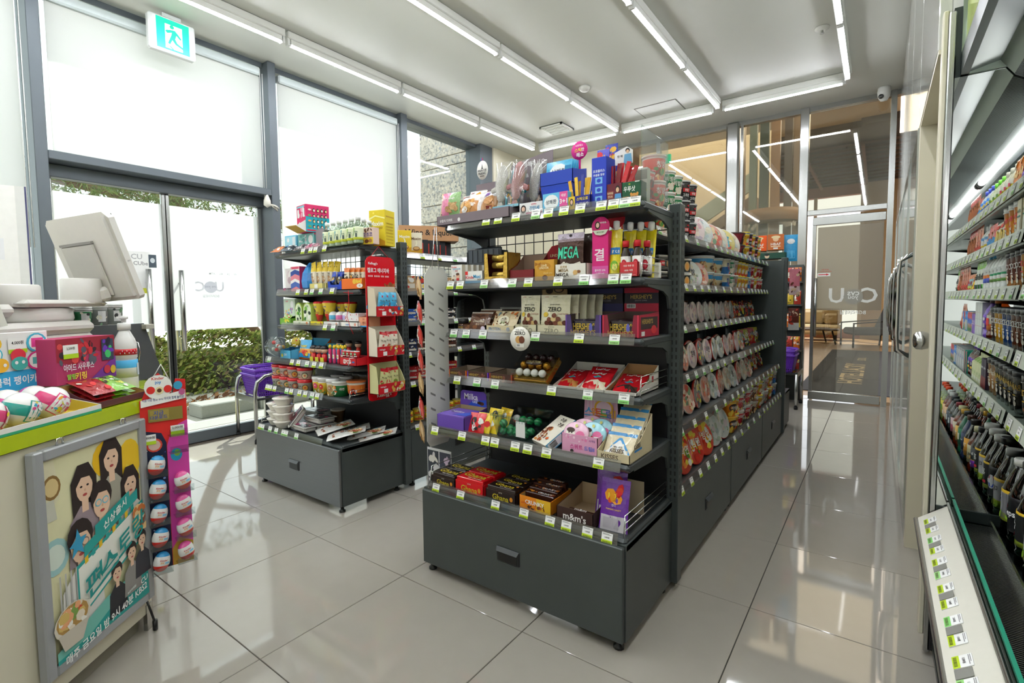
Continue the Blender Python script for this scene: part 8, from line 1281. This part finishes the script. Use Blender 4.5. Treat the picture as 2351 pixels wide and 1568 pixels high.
# dinosaur key ring box and bags
b = box('dino_toy_box', 'red and purple dinosaur key ring box with a window', 'toy', .235, .09, .145, 'b03a66', (0, 0, 0), [('p', [(0, .5), (.3, .4), (.6, .7), (1, .5), (1, 1), (0, 1)], '9a2a3a'), ('n', 26, 6, .05, .42, .68, .95, ('c8303a', '3a2a34', '8a2030', '5a5a68', 'd84a4a', '2a2228'), .1, 'f'), ('p', [(.5, 0), (1, 0), (1, .5)], '7a3a98'), ('r', .1, .66, .34, .86, 'f2f2ee'), ('t', '2,500원', .22, .78, .07, '2a2a2a'), ('r', .1, .56, .34, .66, 'b4d62a'), ('t', '아머드 사우루스', .34, .36, .16, .5, 'e8e8ee'), ('t', '키링', .36, .15, .17, 'f4e04a'), ('r', .74, .42, .96, .92, '3a4458'), ('n', 8, 3, .76, .45, .94, .9, ('6a3ab0', '48c070', '2a2a3a'), .1, 'f'), ('e', .82, .2, .06, .1, 'c83a4a'), ('e', .93, .18, .05, .1, 'd8b83a'), ('t', '딸랑', .2, .16, .12, '7ae03a')], right=[('r', 0, 0, 1, 1, '8a2a5a')]); onct(b, .03, .13, T+.075)
t = tray('dino_display', 'open display carton under the dinosaur box holding toy bags', 'carton', .22, .12, .02, .07, '5a3038', (0, 0, 0), inner='a8824a'); onct(t, .025, .012, T+.002)
for i in range(3):
    q = pouch('toy_bag', 'red and lime dinosaur toy bag, %s in the counter display' % ('uppermost', 'middle', 'lowest')[i], 'toy', .17, .10, .02, lambda u, v: '7ab82a' if u > .52 else 'a8282e', (0, 0, 0), [('n', 16, 3+i, .05, .1, .95, .9, ('d83a3a', '3a2a2a', 'b8e04a', 'e8e4da', '5a8a2a'), .12, 'f'), ('t', '사우루스', .72, .6, .14, .42, 'e8f0e0'), ('t', '키링', .78, .36, .16, 'f0e04a')]); onct(q, .02+.006*i, .03+.008*i, T+.05-.016*i, RAD(-4), RAD(-66))
# sanitiser bottle
o = bottle('pump_bottle', 'tall translucent pump bottle tied with a red spotted ribbon', 'bottle', [(.034, 0), (.037, .006), (.037, .10), (.0345, .104), (.0345, .12), (.037, .124), (.037, .175), (.032, .195), (.018, .225), (.016, .232)], 'e9e9e6', (0, 0, 0), m='plastic', cap=(.021, .024, 'f2f2f0'), label=(.05, .115, .0372, [(0, 'eef0ee'), (.55, '4fb0e0')], [('r', .55, .1, .9, .8, 'd4e4ec')], 1.6)); MB('f2f2f0').lathe([(.008, 0), (.008, .012), (.014, .014), (.014, .024), (.005, .026)], 12, cy=.037, z=.258).box(-.03, 0, .032, .042, .274, .282).build('pump', 'plastic', o); MB('cf2030').lathe([(.0375, .135), (.0378, .15), (.0375, .158)], 22, cy=.037).build('ribbon', 'gloss', o); prt(o, [(lambda u, v, k: ((.0384)*cos(-pi/2+(u-.5)*3), .037+.0384*sin(-pi/2+(u-.5)*3), .137+.02*v), 5, [('e', .05+.06*i, .3+.4*(i % 2), .012, .14, 'f4e8ea') for i in range(16)])]); onct(o, .295, .165, T)
# grey counter screen with hook and tubs behind
pn = MB('4f5356').slab([(-.16, 0, 0), (.26, 0, 0), (.15, 0, .245), (-.16, 0, .245)], (0, .008, 0)).build('grey_screen', 'plastic'); MB('d8d8d4').tube([(.08, -.001, .17), (.08, -.02, .165), (.09, -.02, .13), (.08, -.02, .09)], .003, 6).build('hook', 'chrome', pn); tag(onct(pn, .42, .32, T), 'dark grey sloping screen panel at the counter end', 'screen panel')
for i, (x, y, c, s_, h) in enumerate(((.33, .43, '2a7a4a', 'green', .06), (.415, .43, '3a8a58', 'pale green', .065), (.50, .43, '8a8c88', 'grey', .075), (.585, .43, '9aa09a', 'white and grey', .075), (.36, .50, 'd8c83a', 'yellow', .075))):
    o = cup('gum_tub', s_+' lidded gum tub behind the grey screen', 'gum', .036, .038, h, [(0, c), (.9, 'e8e8e4')], (0, 0, 0), 'ecece8', [('r', .15, .2, .5, .8, 'e4e4e0'), busy(6, i, ('3a3a3a', 'e8e4d0', '6a8a6a'), .14)], liph=.012); onct(o, x, y, T+.241)
ls = box('riser_box', 'plain carton stand behind the grey screen', 'carton', .36, .12, .238, '8f8f8a', (0, 0, 0)); onct(ls, .47, .42, T)
bt = box('grey_remote', 'small pale grey clip on the screen edge', 'clip', .05, .03, .02, 'b9b6a8', (0, 0, 0)); onct(bt, .58, .30, T+.22)
# till: printer base, arm, two screens
pb = empty('receipt_till', 'white till printer base with rounded steps', 'till', (0, 0, 0)); pb.matrix_world = CM @ Matrix.Translation((0, .27, T))
MB('e3e0da').box(-.26, .25, 0, .32, .0, .225, b=.015).build('cabinet', 'plastic', pb); MB('d8d5cf').box(-.26, .248, -.004, .31, .226, .27, b=.016).build('upper_step', 'plastic', pb); MB('e4e2dd').lathe([(.165, .27), (.17, .28), (.165, .315), (.15, .32)], 30, cx=.10, cy=.15, sx=1, sy=.8).build('round_foot', 'plastic', pb)
sc_ = empty('customer_screen', 'white customer display screen seen from behind on its jointed arm', 'monitor', (0, 0, 0)); sc_.matrix_world = CM @ Matrix.Translation((0, .27, T))
MB('dddad4').box(-.02, .32, .0, .14, .32, .345, b=.014).build('arm', 'plastic', sc_); MB('e2dfd9').lathe([(.06, .321), (.062, .325), (.06, .39), (.055, .395)], 24, cx=.03, cy=.08).build('neck', 'plastic', sc_); MB('e2dfd9').lathe([(.062, .33), (.064, .34), (.062, .42), (.056, .425)], 24, cx=.265, cy=.06).build('neck', 'plastic', sc_)
s = MB('dcd9d3'); q = .012
s.slab([(-.165+q, 0, -.165), (.165-q, 0, -.165), (.165, 0, -.165+q), (.165, 0, .165-q*2), (.165-q*2, 0, .165), (-.165+q, 0, .165), (-.165, 0, .165-q), (-.165, 0, -.165+q)], (0, .022, 0)).slab([(-.15, -.012, -.15), (.15, -.012, -.15), (.15, -.012, .15), (-.15, -.012, .15)], (0, .012, 0)); sm_ = s.build('screen_shell', 'plastic', sc_)
MB('1a1c20').box(-.155, .155, .0222, .0235, -.155, .155).build('screen_glass', 'gloss', sm_); MB('c9c6bf').box(-.11, .06, -.022, -.012, -.14, .06, b=.004).build('mount_plate', 'plastic', sm_); MB('8a8884').box(-.11, .06, -.0226, -.012, .061, .07).build('vent_slot', 'plastic', sm_)
MB('dedbd5').box(-.05, .05, -.055, -.012, -.155, -.10, b=.012).build('hinge', 'plastic', sm_); prt(sm_, [(lambda u, v, k: (.1655+.0003*k, .004+.014*u, -.05+.06*v), .2, [('t', 'OKPOS', .5, .5, .1, .8, '8a8884')])])
sm_.matrix_local = Matrix.Translation((.30, .04, .497)) @ Euler((RAD(17.6), RAD(-3), RAD(-108))).to_matrix().to_4x4()
s1 = empty('till_screen', 'white till screen edge with a card reader beside it, cut by the frame', 'monitor', (0, 0, 0)); s1.matrix_world = CM @ Matrix.Translation((-.14, .30, T+.27))
m = MB('dedbd5').slab([(-.19, 0, 0), (.19, 0, 0), (.19, 0, .33), (.16, 0, .36), (-.16, 0, .36), (-.19, 0, .33)], (0, .035, 0)).build('screen_shell', 'plastic', s1); m.rotation_euler = (RAD(-14), 0, RAD(62)); MB('d8d5cf').box(-.05, .12, -.0, .06, .02, .06, b=.015).build('stand', 'plastic', s1)
MB('17171c').slab([(0, 0, 0), (.15, 0, 0), (.15, 0, .2), (0, 0, .2)], (0, .004, 0)).build('reader_tablet', 'gloss', s1).matrix_local = Matrix.Translation((.12, .06, .03)) @ Euler((RAD(-18), 0, RAD(80))).to_matrix().to_4x4()
rc = box('receipt_machine', 'pale vented machine with a blue label behind the till', 'machine', .16, .14, .19, 'dcdcd8', (0, 0, 0), [('r', .2, .84, .95, .97, '3a8ac8'), ('t', '24 · 1', .4, .9, .06, 'f4f6f8')]+[('r', .08, .2+.05*i, .3, .22+.05*i, '9a9a98') for i in range(8)]+[('r', .8, .2+.05*i, .95, .22+.05*i, '9a9a98') for i in range(8)]); onct(rc, .16, .62, T+.24, RAD(4))
rs = box('riser_box', 'grey plinth under the vented machine', 'stand', .2, .16, .235, 'b0aca2', (0, 0, 0)); onct(rs, .16, .62, T)
sg = MB('f0eeea').slab([(-.14, 0, 0), (.14, 0, .0), (.14, 0, .62), (-.14, 0, .62)], (0, .004, 0)).build('hanging_banner', 'card'); prt(sg, [(lambda u, v, k: (-.14+.28*u, -.0006*k, .62*v), .45, [('r', .82, 0, .97, 1, 'dcdcd8'), ('r', .97, 0, 1, 1, '4a4a70'), ('r', .1, .3, .6, .5, 'e8e8ea')])])
tag(place(sg, -1.98, .45, 1.22, RAD(70)), 'tall white promotional banner hanging by the window behind the till', 'banner'); MB('3a3a3c').tube([(-.12, 0, .62), (-.12, 0, 1.9)], .003, 5).build('hanging_wire', 'matte', sg)
# hanging egg chocolate display
e = empty('egg_display', 'tall red, navy and pink hanging display of chocolate eggs', 'display rack', (.150, .452, .205), RAD(80)); W = .137; Hh = .60
b = MB('d82a2a').slab([(0, 0, 0), (W, 0, 0), (W, 0, .66), (W*.78, 0, .665), (W*.7, 0, .60), (W*.62, 0, .655), (W*.42, 0, .69), (W*.22, 0, .665), (W*.05, 0, .60), (0, 0, .58)], (0, .004, 0)).build('back_board', 'card', e)
S = lambda u, v, k: (u*W, -.0005*k, v*Hh)
prt(b, [(S, W/Hh, [('r', 0, .80, 1, 1, 'da2c26'), ('p', [(0, 0), (.52, 0), (.52, .74), (.42, .80), (.1, .82), (0, .8)], '1d2340'), ('p', [(.53, 0), (1, 0), (1, .86), (.8, .84), (.6, .78), (.53, .72)], 'd648a8'), ('p', [(.53, 0), (1, 0), (1, .12), (.7, .16), (.53, .1)], 'c89a3a'), ('n', 22, 3, .03, .05, .5, .76, ('e8ecf4', '8a9ac8', '3a4a8a'), .006, 'f'), ('e', .26, .735, .17, .04, 'd84a3a'), ('e', .26, .735, .13, .03, 'd8b8a8'), ('e', .72, .66, .13, .038, '2a9ac0'), ('e', .74, .67, .07, .02, '8ac04a'), ('r', .02, .76, .3, .80, 'f2f2ee'), ('t', '2,000원', .16, .782, .018, '2a2a2a'), ('r', .02, .742, .3, .762, 'b8d82a'), ('r', .62, .80, .92, .835, 'f2f2ee'), ('t', '2,000원', .77, .82, .018, '2a2a2a'), ('r', .62, .78, .92, .80, 'b8d82a'), ('r', .16, .87, .9, .945, '8a7a3a'), ('r', .2, .88, .6, .935, 'a08c44'), ('t', '지금', .38, .92, .026, '2a4a9a'), ('t', '다운로드', .38, .895, .022, '2a4a9a'), ('p', [(.02, .96), (.98, .99), (.98, 1.04), (.02, 1.0)], 'f4f2ee'), ('t', '지금 다운 받고 우리 아이와 함께 놀아요!', .5, 1.0, .018, .9, '2a3a7a'), ('e', .4, 1.07, .3, .07, 'f0efe8'), ('t', 'Kinder', .4, 1.12, .016, 'c8282a'), ('t', 'joy', .4, 1.095, .022, '3a8ad0'), ('e', .24, 1.055, .09, .022, 'd8302a'), ('e', .42, 1.05, .09, .022, 'e8d8a8'), ('e', .42, 1.05, .05, .012, '5a3420'), ('e', .6, 1.055, .09, .022, 'd8302a'), ('e', .82, 1.07, .1, .025, '3a9ac0'), ('e', .9, 1.03, .07, .02, 'b85a8a'), ('t', 'SPACE', .3, .665, .014, 'e8b07a'), ('t', 'MISSION', .3, .648, .014, 'e8b07a')])])
MB('f0f0ec').tube([(.04, 0, .67), (.065, -.01, .72), (.09, 0, .66)], .0025, 6).build('hang_loop', 'matte', e)
for c_ in (0, 1):
    for i in range(5 if c_ == 0 else 4):
        x = .036+.068*c_+(.006 if c_ else 0); z = .035+.085*i+(.015 if c_ else 0); tp = ('2f9ad8', 'e0509a')[c_]
        o = MB('f2f0ec').lathe([(.026*sin(pi*k/10)**.9+.0002, -.034*cos(pi*k/10)) for k in range(11)], 16, ['d8281f']*4+['f2f0ec']*3+[tp]*3, sy=.7).build('chocolate_egg', 'gloss', e); o.location = (x, -.022, z); o.rotation_euler = (0, RAD(-14 if c_ else 12), RAD(10))
        prt(o, [(lambda u, v, k: ((.0262+.0005*k)*cos(-pi/2+(u-.5)*1.6), .7*(.0262+.0005*k)*sin(-pi/2+(u-.5)*1.6), -.008+v*.02), 2, [('t', 'Kinder', .5, .8, .3, 'c8282a'), ('t', 'joy', .4, .4, .4, 'e8a02a'), ('r', .6, .2, .95, .5, '8ac8e8')])])
        MB('f0f4f4').slab([(x-.03, -.046, z-.036), (x+.03, -.046, z-.036), (x+.03, -.046, z-.012), (x-.03, -.046, z-.012)], (0, .001, 0)).box(x-.03, x+.03, -.046, 0, z-.037, z-.0362).build('clear_cup', 'clear', e)
for i in range(2): MB('f0f4f4').slab([(.075, -.044, .41+.06*i), (.13, -.044, .41+.06*i), (.13, -.044, .435+.06*i), (.075, -.044, .435+.06*i)], (0, .001, 0)).box(.075, .13, -.044, 0, .409+.06*i, .4098+.06*i).build('clear_cup', 'clear', e)
# ------------------------------------------------------------------ basket stands with purple baskets
def basket(W, D, Hh):
    m = MB('6a35b0'); n = 12
    for (xa, ya, xb, yb) in ((-W/2, 0, W/2, 0), (-W/2, D, W/2, D), (-W/2, 0, -W/2, D), (W/2, 0, W/2, D)):
        L = math.hypot(xb-xa, yb-ya); k_ = int(L/.02); dx, dy = (xb-xa)/k_, (yb-ya)/k_; tx = lambda x: x*.86; ty = lambda y: D/2+(y-D/2)*.86
        for i in range(k_+1):
            x, y = xa+dx*i, ya+dy*i; m.slab([(tx(x)-dx*.22, ty(y)-dy*.22, 0), (tx(x)+dx*.22, ty(y)+dy*.22, 0), (x+dx*.22, y+dy*.22, Hh), (x-dx*.22, y-dy*.22, Hh)], (.002 if dx == 0 else 0, .002 if dy == 0 else 0, 0))
        for j in range(1, 8):
            t_ = j/8; s_ = .86+.14*t_; xa2, xb2 = xa*s_, xb*s_; ya2, yb2 = D/2+(ya-D/2)*s_, D/2+(yb-D/2)*s_; m.box(min(xa2, xb2)-.001, max(xa2, xb2)+.001, min(ya2, yb2)-.001, max(ya2, yb2)+.001, Hh*t_-.004, Hh*t_+.004)
    return m
def bstand(lab, grp, x, y, rz, nb_):
    e = empty('basket_stand', 'silver tube basket stand '+lab, 'stand', (x, y, 0), rz)
    for sx in (-.24, .24):
        for sy in (-.03, .37): MB('a9aaa6').tube([(sx, sy, .02), (sx, sy, .42), (sx+(.02 if sx < 0 else -.02), sy, .50), (sx+(.08 if sx < 0 else -.08), sy, .545), (sx+(.14 if sx < 0 else -.14), sy, .555)] if sx < 0 else [(sx, sy, .02), (sx, sy, .36)], .015, 10).build('leg', 'steel', e); MB('2a2a2a').lathe([(.018, 0), (.018, .03)], 10, cx=sx, cy=sy).build('rubber_foot', 'matte', e)
    MB('c9c9c4').box(-.25, -.225, -.03, .37, .33, .38).box(.225, .25, -.03, .37, .33, .38).box(-.24, .24, -.04, -.02, .35, .365).box(-.24, .24, .36, .38, .35, .365).build('side_rail', 'steel', e)
    for k_ in range(nb_):
        m = basket(.42, .30, .17); b = m.build('basket', 'plastic'); tag(b, 'purple shopping basket %s, %s' % (lab, ('lower of the stack', 'upper of the stack')[k_]), 'basket'); rm = MB('7440bd'); rm.box(-.22, .22, -.012, .004, .165, .185, b=.004).box(-.22, .22, .296, .312, .165, .185, b=.004).box(-.222, -.206, -.01, .31, .165, .185, b=.004).box(.206, .222, -.01, .31, .165, .185, b=.004); rm.build('rim', 'plastic', b); MB('5f2ca4').box(-.17, .17, .02, .28, 0, .006).build('basket_floor', 'plastic', b)
        h = MB('7b48c4')
        for yy in (-.004, .304): h.tube([(-.205, yy, .187), (-.15, yy, .192), (.15, yy, .192), (.205, yy, .187)], .006, 6)
        h.build('handle', 'plastic', b); b.matrix_world = Matrix.Translation((x, y, 0)) @ Matrix.Rotation(rz, 4, 'Z') @ Matrix.Translation((0, .02, .367+.045*k_))
bstand('beside the sliding doors', None, -1.86, 2.10, RAD(84), 2)
bstand('beyond the far end unit', None, 1.26, 5.72, 0, 2)
ab = box('cardboard_box', 'brown cardboard box on the floor behind the basket stand', 'box', .34, .28, .34, 'b99a74', (-1.75, 2.9, 0), [('r', .45, 0, .55, 1, 'c8b08a')]); ab2 = box('white_bin', 'white plastic bin under the far baskets', 'bin', .30, .24, .30, 'dcdedc', (1.10, 5.95, 0))
# snack rack glimpsed by the back door
e = empty('snack_rack', 'narrow snack rack glimpsed beyond the far baskets', 'shelving', (1.38, 6.22, 0)); MB('3a3a3a').box(-.12, .10, .02, .06, 0, 1.5).build('back_panel', 'dark_metal', e)
for k_ in range(5): MB('55595a').box(-.12, .10, -.1, .02, .3+.25*k_, .315+.25*k_).build('shelf', 'dark_metal', e)
for k_ in range(5):
    for i in range(3): pouch('snack_bag', '%s snack bag on the narrow rack, %s shelf up, %s' % (('orange', 'yellow', 'red')[(i+k_) % 3], ORD[k_], ORD[i]), 'snack', .065, .15, .03, ('d8702a', 'd8b83a', 'b83a2a')[(i+k_) % 3], (1.30+.07*i, 6.14, .317+.25*k_), [busy(7, i+k_, ('f0e8d8', '3a2a20', 'e8c84a'), .12)])
